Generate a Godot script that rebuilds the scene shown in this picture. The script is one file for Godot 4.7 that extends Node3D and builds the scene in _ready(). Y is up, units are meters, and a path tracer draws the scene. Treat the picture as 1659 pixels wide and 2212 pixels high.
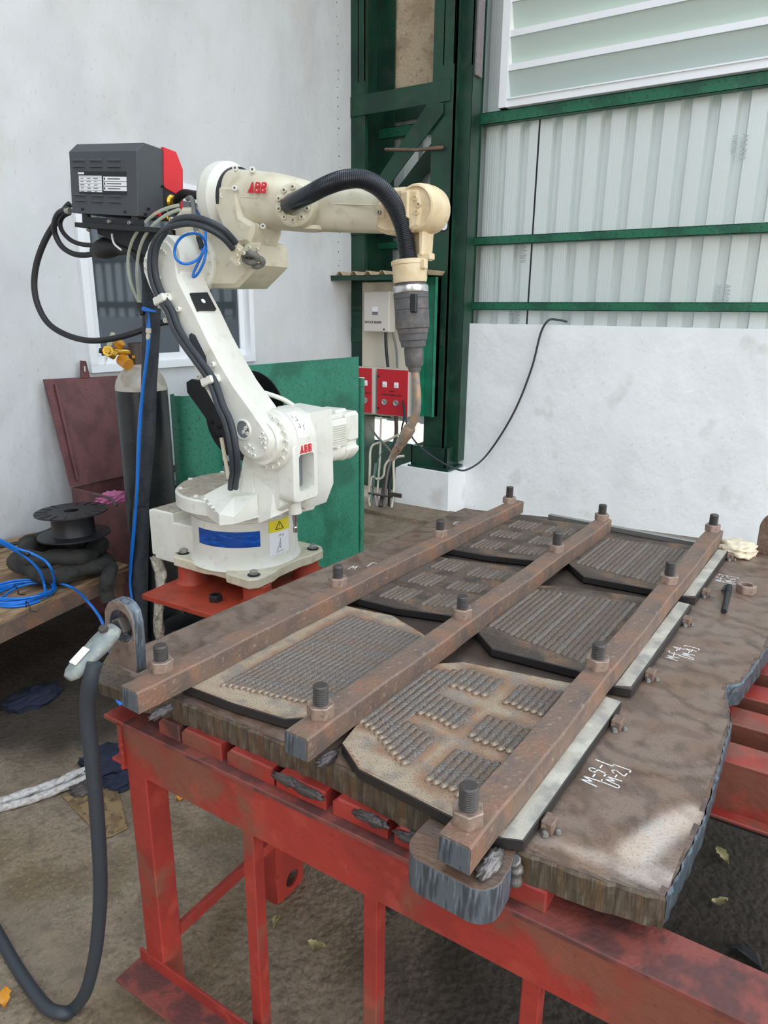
extends Node3D


func _ready():
	# camera, sky and exposure
	var cam := Camera3D.new()
	cam.name = "camera"
	cam.fov = 72.827
	cam.near = 0.05
	cam.far = 100.0
	cam.transform = Transform3D(Basis(Vector3(0.84426, 0.01049, -0.53583), Vector3(-0.1561, 0.96127, -0.22715), Vector3(0.51269, 0.27542, 0.8132)), Vector3(0, 1.6, 0))
	add_child(cam)
	cam.current = true
	var env := Environment.new()
	env.background_mode = Environment.BG_SKY
	var sm := ProceduralSkyMaterial.new()
	sm.sky_top_color = Color(0.80, 0.86, 0.93)
	sm.sky_horizon_color = Color(0.97, 0.96, 0.94)
	sm.sky_curve = 0.25
	sm.ground_horizon_color = Color(0.66, 0.64, 0.60)
	sm.ground_bottom_color = Color(0.60, 0.57, 0.52)
	env.sky = Sky.new()
	env.sky.sky_material = sm
	env.background_energy_multiplier = 1.0
	env.tonemap_mode = Environment.TONE_MAPPER_LINEAR
	env.tonemap_exposure = 5.9
	env.sdfgi_enabled = true
	env.ssao_enabled = true
	env.ssil_enabled = true
	var we := WorldEnvironment.new()
	we.name = "world_environment"
	we.environment = env
	add_child(we)
	rng.seed = 11
	make_materials()
	# the building
	build_setting()
	build_column()
	# the large things, then the small ones
	build_table()
	build_robot()
	build_feeder()
	build_left_side()
	build_floor_litter()


# ---------------------------------------------------------------- materials of the scene
var M := {}
func make_materials():
	var plaster := grunge(1, 512, rgb8(212, 214, 214), [[rgb8(198, 198, 200), 3.0, 6, 0.35, 0.8, 0.6], [rgb8(200, 195, 188), 5.0, 6, 0.62, 0.9, 0.35], [rgb8(165, 160, 155), 90.0, 3, 0.78, 0.9, 0.35]])
	M.wall = mat(Color.WHITE, 0.85, 0.0, plaster, 2.6, Vector3(1, 0.6, 1), bump(14.0, 5), 0.35)
	M.dwarf = mat(Color.WHITE, 0.8, 0.0, grunge(61, 512, rgb8(244, 246, 245), [[rgb8(232, 234, 234), 3.0, 6, 0.4, 0.8, 0.6], [rgb8(190, 184, 174), 5.0, 6, 0.72, 0.92, 0.35], [rgb8(165, 160, 155), 90.0, 3, 0.82, 0.92, 0.3]]), 2.9, Vector3(1, 0.8, 1), bump(14.0, 5), 0.25)
	M.tan_plaster = mat(Color.WHITE, 0.9, 0.0, grunge(2, 256, rgb8(206, 186, 156), [[rgb8(172, 150, 122), 3.0, 6, 0.45, 0.8, 0.6], [rgb8(140, 120, 98), 8.0, 5, 0.6, 0.9, 0.5]]), 0.8, Vector3.ONE, bump(24.0, 5), 1.0)
	M.concrete = mat(Color.WHITE, 0.92, 0.0, grunge(3, 1024, rgb8(142, 125, 105), [[rgb8(120, 105, 88), 6.0, 6, 0.35, 0.7, 0.6], [rgb8(100, 84, 58), 5.0, 5, 0.55, 0.85, 0.45], [rgb8(168, 152, 132), 120.0, 4, 0.58, 0.8, 0.4], [rgb8(92, 82, 70), 110.0, 5, 0.64, 0.82, 0.5], [rgb8(104, 92, 76), 26.0, 5, 0.52, 0.8, 0.5]]), 1.7, Vector3.ONE, bump(60.0, 6), 0.4)
	M.fleck = mat(rgb8(214, 208, 200), 0.6)
	M.soot_shade = mat(Color.WHITE, 0.9, 0.0, grunge(33, 1024, rgb8(76, 70, 63), [[rgb8(104, 92, 78), 6.0, 6, 0.45, 0.75, 0.6], [rgb8(52, 48, 45), 10.0, 6, 0.48, 0.75, 0.7], [rgb8(140, 130, 115), 120.0, 4, 0.66, 0.8, 0.5], [rgb8(40, 37, 35), 100.0, 4, 0.64, 0.8, 0.6]]), 1.7, Vector3.ONE, bump(40.0, 6), 1.2)
	var galv := grunge(4, 512, rgb8(226, 229, 226), [[rgb8(218, 221, 221), 4.0, 5, 0.4, 0.8, 0.6]])
	M.sheet = mat(rgb8(220, 227, 224), 0.34, 0.42)
	M.louvre = mat(rgb8(188, 201, 195), 0.5, 0.1)
	M.stencil = mat(rgb8(168, 174, 174), 0.6)
	M.pier = mat(rgb8(136, 128, 130), 0.9, 0.0, null, 1.0, Vector3.ONE, bump(24.0, 5), 0.8)
	M.seam = mat(rgb8(24, 26, 27), 0.8)
	M.white_frame = mat(rgb8(238, 240, 242), 0.35)
	var gtex := grunge(6, 512, rgb8(26, 102, 74), [[rgb8(15, 74, 54), 3.0, 4, 0.4, 0.8, 0.7], [rgb8(86, 110, 92), 16.0, 5, 0.66, 0.85, 0.5], [rgb8(10, 46, 36), 30.0, 4, 0.66, 0.8, 0.5]])
	M.green = mat(Color.WHITE, 0.42, 0.0, gtex, 0.9)
	M.column = mat(rgb8(200, 214, 205), 0.4, 0.0, grunge(7, 512, rgb8(30, 80, 62), [[rgb8(24, 58, 49), 2.5, 4, 0.4, 0.75, 0.8], [rgb8(70, 84, 72), 5.0, 5, 0.58, 0.85, 0.6]]), 1.1)
	M.guard = mat(Color.WHITE, 0.3, 0.0, grunge(64, 256, rgb8(14, 120, 88), [[rgb8(8, 92, 68), 3.0, 4, 0.4, 0.8, 0.7]]), 0.7)
	M.panel_green = mat(Color.WHITE, 0.5, 0.0, grunge(8, 512, rgb8(42, 124, 98), [[rgb8(26, 94, 72), 2.5, 5, 0.42, 0.75, 0.8], [rgb8(20, 70, 56), 50.0, 4, 0.68, 0.82, 0.7], [rgb8(110, 140, 125), 20.0, 4, 0.72, 0.9, 0.4]]), 1.2)
	M.glass = mat(rgb8(92, 98, 106), 0.03, 0.62)
	M.dark_room = mat(rgb8(66, 68, 74), 0.9)
	# robot
	M.robot = mat(Color.WHITE, 0.4, 0.0, grunge(9, 256, rgb8(229, 228, 217), [[rgb8(218, 215, 202), 3.0, 4, 0.4, 0.8, 0.6], [rgb8(198, 191, 172), 9.0, 5, 0.66, 0.9, 0.35]]), 0.6)
	M.robot_top = mat(Color.WHITE, 0.4, 0.0, grunge(10, 256, rgb8(214, 207, 184), [[rgb8(200, 192, 168), 3.0, 4, 0.4, 0.8, 0.7], [rgb8(182, 170, 140), 7.0, 5, 0.6, 0.9, 0.45]]), 0.5)
	M.robot_wrist = mat(Color.WHITE, 0.42, 0.0, grunge(11, 256, rgb8(222, 203, 166), [[rgb8(206, 184, 145), 3.0, 4, 0.4, 0.75, 0.7], [rgb8(196, 168, 126), 7.0, 5, 0.6, 0.9, 0.45]]), 0.4)
	M.robot_dusty = mat(Color.WHITE, 0.8, 0.0, grunge(12, 256, rgb8(176, 166, 148), [[rgb8(206, 200, 186), 4.0, 5, 0.5, 0.8, 0.7], [rgb8(142, 130, 112), 12.0, 5, 0.55, 0.8, 0.6]]), 0.4)
	M.red_ink = mat(rgb8(206, 30, 44), 0.4)
	M.blue_paint = mat(Color.WHITE, 0.35, 0.0, grunge(13, 256, rgb8(8, 72, 158), [[rgb8(20, 104, 200), 6.0, 4, 0.45, 0.8, 0.8], [rgb8(4, 44, 110), 5.0, 4, 0.55, 0.85, 0.7]]), 0.25, Vector3(0.6, 2.0, 0.6))
	M.cable = mat(rgb8(52, 57, 63), 0.5)
	M.rubber = mat(rgb8(34, 35, 38), 0.5)
	M.conduit = mat(rgb8(24, 29, 38), 0.28)
	M.sleeve = mat(Color.WHITE, 0.85, 0.0, grunge(14, 256, rgb8(60, 64, 70), [[rgb8(46, 50, 55), 5.0, 5, 0.4, 0.75, 0.8], [rgb8(96, 100, 104), 40.0, 4, 0.72, 0.9, 0.5]]), 0.4, Vector3.ONE, bump(30.0, 4), 0.8)
	M.black = mat(rgb8(28, 29, 32), 0.45)
	M.black_matt = mat(rgb8(36, 37, 40), 0.75)
	M.chrome = mat(rgb8(205, 206, 206), 0.25, 0.9)
	M.zinc = mat(rgb8(168, 166, 160), 0.4, 0.7)
	M.blue_hose = mat(rgb8(18, 112, 205), 0.28)
	M.clear_hose = mat(Color(0.86, 0.88, 0.80, 0.45), 0.3)
	M.clear_hose.transparency = BaseMaterial3D.TRANSPARENCY_ALPHA
	M.brass = mat(rgb8(214, 172, 70), 0.3, 0.85)
	M.amber = mat(rgb8(206, 138, 34), 0.35)
	M.sticker_white = mat(rgb8(240, 241, 242), 0.4)
	M.sticker_yellow = mat(rgb8(240, 222, 60), 0.4)
	M.print_black = mat(rgb8(30, 30, 32), 0.6)
	M.print_grey = mat(rgb8(120, 124, 130), 0.6)
	M.feeder = mat(rgb8(70, 73, 77), 0.55, 0.0, null, 1.0, Vector3.ONE, bump(160.0, 2), 0.4)
	M.feeder.uv1_scale = Vector3(6, 6, 6)
	M.feeder_red = mat(rgb8(214, 38, 48), 0.5)
	M.torch_grey = mat(Color.WHITE, 0.6, 0.0, grunge(15, 256, rgb8(88, 87, 88), [[rgb8(118, 107, 98), 3.0, 4, 0.45, 0.8, 0.7], [rgb8(72, 71, 72), 6.0, 4, 0.5, 0.8, 0.6]]), 0.2)
	M.torch_neck = mat(Color.WHITE, 0.5, 0.35, grunge(16, 256, rgb8(140, 130, 120), [[rgb8(176, 138, 106), 3.0, 3, 0.45, 0.75, 0.8], [rgb8(106, 96, 92), 5.0, 4, 0.5, 0.8, 0.6]]), 0.2)
	# steel of the table
	M.rust_bar = mat(Color.WHITE, 0.62, 0.15, grunge(17, 512, rgb8(122, 101, 87), [[rgb8(144, 106, 84), 3.0, 5, 0.5, 0.75, 0.7], [rgb8(104, 90, 84), 4.0, 5, 0.48, 0.75, 0.7], [rgb8(180, 164, 146), 30.0, 4, 0.66, 0.84, 0.5]]), 0.5, Vector3.ONE, bump(40.0, 4), 0.35)
	M.sawn = mat(Color.WHITE, 0.45, 0.45, grunge(18, 256, rgb8(106, 114, 122), [[rgb8(72, 76, 82), 5.0, 5, 0.45, 0.7, 0.8], [rgb8(150, 160, 168), 8.0, 4, 0.6, 0.8, 0.6]]), 0.2, Vector3(3.2, 0.35, 3.2))
	M.flame_cut = mat(Color.WHITE, 0.5, 0.35, grunge(19, 512, rgb8(96, 84, 70), [[rgb8(70, 60, 50), 5.0, 5, 0.42, 0.7, 0.7], [rgb8(124, 90, 58), 3.0, 4, 0.58, 0.8, 0.45], [rgb8(130, 122, 108), 14.0, 4, 0.62, 0.8, 0.4]]), 0.35, Vector3(3.4, 0.3, 3.4), bump(20.0, 4), 0.6)
	M.blue_cut = mat(Color.WHITE, 0.42, 0.5, grunge(20, 256, rgb8(84, 96, 104), [[rgb8(58, 66, 72), 5.0, 5, 0.42, 0.7, 0.8], [rgb8(124, 136, 142), 9.0, 4, 0.6, 0.8, 0.6]]), 0.3, Vector3(3.4, 0.4, 3.4), bump(24.0, 4), 0.5)
	M.bed = mat(Color.WHITE, 0.5, 0.2, grunge(21, 1024, rgb8(106, 87, 76), [[rgb8(132, 96, 72), 3.0, 5, 0.5, 0.8, 0.55], [rgb8(76, 66, 62), 4.0, 6, 0.46, 0.78, 0.7], [rgb8(140, 124, 110), 6.0, 4, 0.62, 0.8, 0.4], [rgb8(52, 46, 44), 60.0, 4, 0.68, 0.8, 0.5]]), 0.9, Vector3(0.8, 1, 3.0), bump(50.0, 4), 0.3)
	M.bed_light = mat(Color.WHITE, 0.42, 0.25, grunge(62, 512, rgb8(216, 206, 198), [[rgb8(204, 178, 156), 3.0, 5, 0.45, 0.8, 0.6], [rgb8(176, 160, 150), 8.0, 5, 0.5, 0.8, 0.6], [rgb8(120, 108, 100), 120.0, 3, 0.68, 0.8, 0.5]]), 0.6, Vector3.ONE, bump(60.0, 4), 0.12)
	M.plate_bare = mat(Color.WHITE, 0.55, 0.1, grunge(63, 512, rgb8(236, 234, 230), [[rgb8(214, 210, 204), 6.0, 5, 0.45, 0.8, 0.6], [rgb8(70, 62, 58), 130.0, 3, 0.70, 0.80, 0.8]]), 0.4)
	M.lug_face = mat(Color.WHITE, 0.5, 0.2, grunge(65, 256, rgb8(134, 116, 106), [[rgb8(104, 88, 80), 4.0, 5, 0.45, 0.75, 0.7], [rgb8(160, 142, 120), 5.0, 4, 0.6, 0.85, 0.5]]), 0.2)
	M.dust_bed = mat(Color.WHITE, 0.85, 0.0, grunge(22, 512, rgb8(70, 61, 54), [[rgb8(48, 43, 40), 6.0, 5, 0.45, 0.7, 0.8], [rgb8(116, 100, 84), 60.0, 4, 0.62, 0.78, 0.6]]), 0.5, Vector3.ONE, bump(60.0, 5), 0.9)
	M.plate_tan = mat(Color.WHITE, 0.6, 0.12, grunge(23, 512, rgb8(166, 143, 118), [[rgb8(150, 106, 76), 3.5, 5, 0.46, 0.74, 0.75], [rgb8(118, 100, 84), 5.0, 5, 0.54, 0.8, 0.6], [rgb8(188, 174, 152), 4.0, 4, 0.6, 0.8, 0.6], [rgb8(44, 38, 36), 130.0, 3, 0.70, 0.80, 0.8]]), 0.45)
	M.plate_dark = mat(Color.WHITE, 0.7, 0.1, grunge(24, 512, rgb8(98, 84, 72), [[rgb8(70, 60, 53), 4.0, 5, 0.42, 0.72, 0.8], [rgb8(140, 102, 74), 4.0, 5, 0.60, 0.82, 0.6], [rgb8(40, 35, 33), 70.0, 3, 0.66, 0.78, 0.8]]), 0.45, Vector3.ONE, bump(60.0, 4), 0.5)
	M.plate_edge = mat(rgb8(52, 48, 47), 0.5, 0.3)
	M.plate_bright = mat(Color.WHITE, 0.42, 0.3, grunge(25, 512, rgb8(198, 192, 176), [[rgb8(158, 154, 148), 4.0, 5, 0.45, 0.75, 0.7], [rgb8(226, 222, 206), 4.0, 4, 0.55, 0.8, 0.6], [rgb8(80, 78, 76), 140.0, 3, 0.74, 0.84, 0.5]]), 0.4)
	M.bead = mat(Color.WHITE, 0.42, 0.35, grunge(26, 512, rgb8(130, 121, 114), [[rgb8(80, 72, 67), 40.0, 4, 0.42, 0.66, 0.75], [rgb8(196, 182, 164), 90.0, 2, 0.66, 0.78, 0.9], [rgb8(140, 108, 84), 6.0, 4, 0.5, 0.8, 0.5]]), 0.2, Vector3.ONE, bump(70.0, 3), 0.8)
	M.bead_dark = mat(Color.WHITE, 0.5, 0.25, grunge(27, 512, rgb8(124, 108, 94), [[rgb8(76, 66, 58), 40.0, 4, 0.42, 0.66, 0.75], [rgb8(150, 136, 120), 90.0, 2, 0.68, 0.8, 0.8]]), 0.2, Vector3.ONE, bump(70.0, 3), 0.8)
	M.bead_end = mat(rgb8(158, 138, 118), 0.36, 0.45)
	M.nut = mat(Color.WHITE, 0.5, 0.4, grunge(28, 256, rgb8(160, 138, 124), [[rgb8(124, 102, 90), 4.0, 4, 0.45, 0.75, 0.8], [rgb8(178, 160, 146), 8.0, 4, 0.6, 0.8, 0.6]]), 0.1)
	M.stud = mat(rgb8(84, 78, 74), 0.45, 0.55)
	M.red_frame = mat(Color.WHITE, 0.5, 0.0, grunge(29, 1024, rgb8(158, 52, 42), [[rgb8(138, 46, 40), 3.0, 5, 0.42, 0.75, 0.7], [rgb8(122, 84, 66), 2.6, 5, 0.60, 0.82, 0.75], [rgb8(172, 70, 56), 9.0, 4, 0.62, 0.82, 0.5], [rgb8(80, 44, 38), 60.0, 4, 0.74, 0.88, 0.4]]), 0.9, Vector3.ONE, bump(20.0, 4), 0.2)
	M.red_dirty = mat(Color.WHITE, 0.65, 0.0, grunge(30, 512, rgb8(132, 66, 56), [[rgb8(86, 52, 48), 4.0, 6, 0.42, 0.7, 0.85], [rgb8(66, 50, 47), 7.0, 5, 0.58, 0.85, 0.5]]), 0.5, Vector3.ONE, bump(40.0, 5), 0.2)
	M.orange_red = mat(Color.WHITE, 0.5, 0.0, grunge(31, 256, rgb8(170, 64, 42), [[rgb8(142, 52, 36), 4.0, 5, 0.42, 0.75, 0.7]]), 0.5)
	M.weld = mat(rgb8(128, 124, 120), 0.42, 0.6, null, 1.0, Vector3.ONE, bump(40.0, 4), 0.8)
	M.weld.uv1_scale = Vector3(12, 12, 12)
	M.chalk = mat(rgb8(228, 226, 220), 0.9)
	M.maroon = mat(Color.WHITE, 0.55, 0.0, grunge(32, 512, rgb8(112, 70, 70), [[rgb8(88, 54, 56), 4.0, 5, 0.42, 0.75, 0.7], [rgb8(70, 44, 44), 40.0, 4, 0.68, 0.82, 0.6]]), 0.7)
	M.wood = mat(Color.WHITE, 0.75, 0.0, grunge(34, 512, rgb8(168, 138, 104), [[rgb8(120, 94, 68), 4.0, 5, 0.42, 0.75, 0.8], [rgb8(90, 72, 56), 9.0, 5, 0.58, 0.8, 0.6]]), 0.7, Vector3(3.0, 3.0, 0.5))
	M.cylinder_black = mat(Color.WHITE, 0.3, 0.0, grunge(35, 256, rgb8(30, 34, 36), [[rgb8(20, 24, 26), 4.0, 4, 0.4, 0.7, 0.7], [rgb8(190, 190, 185), 120.0, 1, 0.93, 0.96, 0.7]]), 0.6)
	M.cylinder_top = mat(Color.WHITE, 0.45, 0.2, grunge(36, 256, rgb8(186, 180, 168), [[rgb8(150, 142, 130), 4.0, 5, 0.45, 0.75, 0.7]]), 0.4)
	M.iron = mat(rgb8(86, 78, 76), 0.5, 0.4)
	M.red_box = mat(rgb8(196, 28, 40), 0.45)
	M.panel_box = mat(rgb8(214, 208, 198), 0.5)
	M.cream_sheet = mat(rgb8(206, 198, 180), 0.6)
	M.pvc = mat(rgb8(214, 206, 186), 0.5)
	M.grey_cable = mat(rgb8(112, 112, 108), 0.6)
	M.rag_white = mat(rgb8(226, 212, 184), 0.9)
	M.rag_navy = mat(rgb8(34, 40, 58), 0.95)
	M.leather = mat(Color.WHITE, 0.8, 0.0, grunge(37, 256, rgb8(142, 118, 82), [[rgb8(110, 88, 60), 4.0, 5, 0.42, 0.75, 0.8], [rgb8(72, 60, 48), 7.0, 5, 0.6, 0.8, 0.6]]), 0.3)
	M.rope = mat(Color.WHITE, 0.7, 0.0, grunge(38, 256, rgb8(190, 186, 182), [[rgb8(150, 140, 128), 8.0, 4, 0.45, 0.75, 0.7]]), 0.15)
	M.leaf = mat(rgb8(168, 158, 112), 0.8)
	M.plastic_wrap = mat(Color.WHITE, 0.3, 0.0, grunge(39, 256, rgb8(176, 168, 152), [[rgb8(112, 100, 88), 5.0, 5, 0.45, 0.75, 0.8], [rgb8(222, 218, 208), 9.0, 4, 0.6, 0.8, 0.7]]), 0.3)
	M.clamp_grey = mat(Color.WHITE, 0.55, 0.2, grunge(40, 256, rgb8(128, 134, 131), [[rgb8(164, 164, 152), 5.0, 4, 0.5, 0.8, 0.7], [rgb8(112, 116, 114), 6.0, 4, 0.55, 0.8, 0.6]]), 0.15)
	M.foam = mat(Color.WHITE, 0.95, 0.0, grunge(41, 256, rgb8(54, 53, 49), [[rgb8(38, 37, 35), 5.0, 5, 0.42, 0.75, 0.8]]), 0.3, Vector3.ONE, bump(24.0, 4), 1.0)
	M.pink = mat(rgb8(196, 110, 150), 0.9)
	M.roof = mat(rgb8(170, 172, 172), 0.6)


# ---------------------------------------------------------------- mesh helpers
var O := Vector3.ZERO                       # base point of the thing being built: vertices are given from the frame's origin
var taken := {}
var rng := RandomNumberGenerator.new()


class Geo:
	var st := SurfaceTool.new()
	var g := 1
	var o := Vector3.ZERO
	var uv := false

	func _init(origin: Vector3):
		o = origin
		st.begin(Mesh.PRIMITIVE_TRIANGLES)

	func tri(a: Vector3, b: Vector3, c: Vector3, group := -1):        # counter-clockwise seen from outside
		if (b - a).cross(c - a).length_squared() < 1e-16:
			return
		st.set_smooth_group(group)
		st.add_vertex(a - o)
		st.add_vertex(c - o)
		st.add_vertex(b - o)

	func quad(a: Vector3, b: Vector3, c: Vector3, d: Vector3, group := -1):
		tri(a, b, c, group)
		tri(a, c, d, group)

	func mesh() -> ArrayMesh:
		st.generate_normals()
		st.index()
		return st.commit()

	static func inset(p: PackedVector2Array, by: float) -> PackedVector2Array:
		var q := PackedVector2Array()
		var n := p.size()
		for i in n:
			var e0 := (p[i] - p[(i + n - 1) % n]).normalized()
			var e1 := (p[(i + 1) % n] - p[i]).normalized()
			var n0 := Vector2(-e0.y, e0.x)
			var n1 := Vector2(-e1.y, e1.x)
			q.append(p[i] + (n0 + n1) / maxf(0.35, 1.0 + n0.dot(n1)) * by)
		return q

	func cap(p: PackedVector2Array, z: float, xf: Transform3D, up: bool):
		var t := Geometry2D.triangulate_polygon(p)
		for i in range(0, t.size(), 3):
			var a := xf * Vector3(p[t[i]].x, p[t[i]].y, z)
			var b := xf * Vector3(p[t[i + 1]].x, p[t[i + 1]].y, z)
			var c := xf * Vector3(p[t[i + 2]].x, p[t[i + 2]].y, z)
			var ccw := (p[t[i + 1]] - p[t[i]]).cross(p[t[i + 2]] - p[t[i]]) > 0.0
			if ccw == up:
				tri(a, b, c)
			else:
				tri(a, c, b)

	func prism(poly: PackedVector2Array, z0: float, z1: float, ch := 0.0, xf := Transform3D()):   # outline in the xy plane, drawn out along z
		var p := poly.duplicate()
		if Geometry2D.is_polygon_clockwise(p):
			p.reverse()
		var n := p.size()
		var start := 0
		for i in n:
			if (p[i] - p[(i + n - 1) % n]).normalized().dot((p[(i + 1) % n] - p[i]).normalized()) < 0.8:
				start = i
				break
		var levels := [[p, z0], [p, z1]]
		if ch > 0.0:
			var q := inset(p, ch)
			levels = [[q, z0], [p, z0 + ch], [p, z1 - ch], [q, z1]]
		g += 8
		for k in n:
			var i := (start + k) % n
			var j := (i + 1) % n
			if k and (p[i] - p[(i + n - 1) % n]).normalized().dot((p[j] - p[i]).normalized()) < 0.8:
				g += 8
			for l in levels.size() - 1:
				var lo: PackedVector2Array = levels[l][0]
				var hi: PackedVector2Array = levels[l + 1][0]
				quad(xf * Vector3(lo[i].x, lo[i].y, levels[l][1]), xf * Vector3(lo[j].x, lo[j].y, levels[l][1]), xf * Vector3(hi[j].x, hi[j].y, levels[l + 1][1]), xf * Vector3(hi[i].x, hi[i].y, levels[l + 1][1]), g + l)
		g += 8
		cap(levels[0][0], z0, xf, false)
		cap(levels[-1][0], z1, xf, true)

	func box(c: Vector3, s: Vector3, ch := 0.002, xf := Transform3D()):
		var k := minf(ch, minf(s.x, minf(s.y, s.z)) * 0.45)
		var x := s.x / 2
		var y := s.y / 2
		var p := PackedVector2Array([Vector2(-x + k, -y), Vector2(x - k, -y), Vector2(x, -y + k), Vector2(x, y - k), Vector2(x - k, y), Vector2(-x + k, y), Vector2(-x, y - k), Vector2(-x, -y + k)])
		if k <= 0.0:
			p = PackedVector2Array([Vector2(-x, -y), Vector2(x, -y), Vector2(x, y), Vector2(-x, y)])
		prism(p, -s.z / 2, s.z / 2, k, xf * Transform3D(Basis(), c))

	func slab(a: Vector3, b: Vector3, ch := 0.002):                    # box between two corners
		box((a + b) / 2, (b - a).abs(), ch)

	func beam(a: Vector3, b: Vector3, w: float, h: float, up := Vector3.UP, ch := 0.002):   # box from a to b
		var z := (b - a).normalized()
		var x := up.cross(z).normalized()
		box(Vector3(0, 0, (b - a).length() / 2), Vector3(w, h, (b - a).length()), ch, Transform3D(Basis(x, z.cross(x), z), a))

	func lathe(prof: Array, xf := Transform3D(), seg := 24, from := 0.0, to := TAU):            # (radius, height) pairs from the bottom up, round the y axis
		g += 1
		for i in prof.size() - 1:
			if i and (prof[i] - prof[i - 1]).normalized().dot((prof[i + 1] - prof[i]).normalized()) < 0.85:
				g += 1
			for s in seg:
				var t0: float = from + (to - from) * s / seg
				var t1: float = from + (to - from) * ((s + 1) % seg if to - from > TAU - 0.01 else s + 1) / seg
				quad(_l(prof[i], t0, xf), _l(prof[i + 1], t0, xf), _l(prof[i + 1], t1, xf), _l(prof[i], t1, xf), -1 if seg <= 8 else g)
		g += 1

	func _l(p: Vector2, t: float, xf: Transform3D) -> Vector3:
		return xf * Vector3(p.x * cos(t), p.y, p.x * sin(t))

	func cyl(a: Vector3, b: Vector3, r: float, seg := 16, ch := 0.0015, r2 := -1.0):
		var l := (b - a).length()
		var q := r2 if r2 >= 0.0 else r
		var k := minf(ch, minf(r, q) * 0.4)
		lathe([Vector2(0, 0), Vector2(r - k, 0), Vector2(r, k), Vector2(q, l - k), Vector2(q - k, l), Vector2(0, l)], Geo.along(a, b), seg)

	static func along(a: Vector3, b: Vector3) -> Transform3D:          # y axis from a towards b
		var y := (b - a).normalized()
		var x := (Vector3.RIGHT if absf(y.x) < 0.9 else Vector3.BACK)
		x = (x - y * x.dot(y)).normalized()
		return Transform3D(Basis(x, y, x.cross(y)), a)

	static func spline(pts: Array, per := 8) -> PackedVector3Array:
		var c := PackedVector3Array()
		var n := pts.size()
		for i in n - 1:
			var p0: Vector3 = pts[maxi(i - 1, 0)]
			var p1: Vector3 = pts[i]
			var p2: Vector3 = pts[i + 1]
			var p3: Vector3 = pts[mini(i + 2, n - 1)]
			for k in per:
				c.append(p1.cubic_interpolate(p2, p0, p3, float(k) / per))
		c.append(pts[n - 1])
		return c

	func tube(pts: Array, r, seg := 10, per := 8, closed := false):    # r: a radius, or a Callable of (share of the length)
		var c := spline(pts, per) if per > 1 else PackedVector3Array(pts)
		var n := c.size()
		var rings := []
		var x := Vector3.ZERO
		for i in n:
			var t: Vector3 = (c[mini(i + 1, n - 1)] - c[maxi(i - 1, 0)]).normalized()
			if closed:
				t = (c[(i + 1) % (n - 1)] - c[(i + n - 2) % (n - 1)]).normalized()
			if i == 0:
				x = t.cross(Vector3.UP if absf(t.y) < 0.9 else Vector3.RIGHT).normalized()
			x = (x - t * x.dot(t)).normalized()
			var y := t.cross(x)
			var rr: float = r.call(float(i) / (n - 1)) if r is Callable else r
			var ring := PackedVector3Array()
			for s in seg:
				var a := TAU * s / seg
				ring.append(c[i] + (x * cos(a) + y * sin(a)) * rr)
			rings.append(ring)
		loft(rings, true, not closed)

	func loft(rings: Array, smooth := true, caps := true, closed := true):
		g += 1
		var m: int = rings[0].size()
		for i in rings.size() - 1:
			for s in (m if closed else m - 1):
				var t := (s + 1) % m
				quad(rings[i][s], rings[i][t], rings[i + 1][t], rings[i + 1][s], g if smooth else -1)
		g += 1
		if caps:
			for e in [0, rings.size() - 1]:
				var mid := Vector3.ZERO
				for v in rings[e]:
					mid += v / m
				for s in m:
					if e:
						tri(mid, rings[e][s], rings[e][(s + 1) % m])
					else:
						tri(mid, rings[e][(s + 1) % m], rings[e][s])

	func hull(lo: Array, hi: Array):                                   # flat-sided solid between two loops of as many points (counter-clockwise seen from the hi side)
		loft([PackedVector3Array(lo), PackedVector3Array(hi)], false)

	func strip(line: Array, side: Vector3, up: Vector3):               # solid of thickness up over a polyline and width side
		for i in line.size() - 1:
			var a: Vector3 = line[i]
			var b: Vector3 = line[i + 1]
			quad(a, b, b + side, a + side)
			quad(a + side + up, b + side + up, b + up, a + up)
			quad(a + up, b + up, b, a)
			quad(a + side, b + side, b + side + up, a + side + up)

	func ring_plate(outer: PackedVector2Array, inner: PackedVector2Array, z0: float, z1: float, xf: Transform3D, ch := 0.0015):
		var n := outer.size()
		var q := inset(outer, ch)
		g += 4
		for i in n:
			var j := (i + 1) % n
			quad(xf * Vector3(outer[i].x, outer[i].y, z0), xf * Vector3(outer[j].x, outer[j].y, z0), xf * Vector3(outer[j].x, outer[j].y, z1 - ch), xf * Vector3(outer[i].x, outer[i].y, z1 - ch), g)
			quad(xf * Vector3(outer[i].x, outer[i].y, z1 - ch), xf * Vector3(outer[j].x, outer[j].y, z1 - ch), xf * Vector3(q[j].x, q[j].y, z1), xf * Vector3(q[i].x, q[i].y, z1), g + 1)
			quad(xf * Vector3(inner[j].x, inner[j].y, z0), xf * Vector3(inner[i].x, inner[i].y, z0), xf * Vector3(inner[i].x, inner[i].y, z1), xf * Vector3(inner[j].x, inner[j].y, z1), g + 2)
			quad(xf * Vector3(q[i].x, q[i].y, z1), xf * Vector3(q[j].x, q[j].y, z1), xf * Vector3(inner[j].x, inner[j].y, z1), xf * Vector3(inner[i].x, inner[i].y, z1))
			quad(xf * Vector3(inner[i].x, inner[i].y, z0), xf * Vector3(inner[j].x, inner[j].y, z0), xf * Vector3(outer[j].x, outer[j].y, z0), xf * Vector3(outer[i].x, outer[i].y, z0))
		g += 4


static func arc(c: Vector2, r: float, a0: float, a1: float, n: int) -> PackedVector2Array:       # degrees
	var p := PackedVector2Array()
	for i in n + 1:
		var a := deg_to_rad(lerpf(a0, a1, float(i) / n))
		p.append(c + Vector2(cos(a), sin(a)) * r)
	return p


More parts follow.
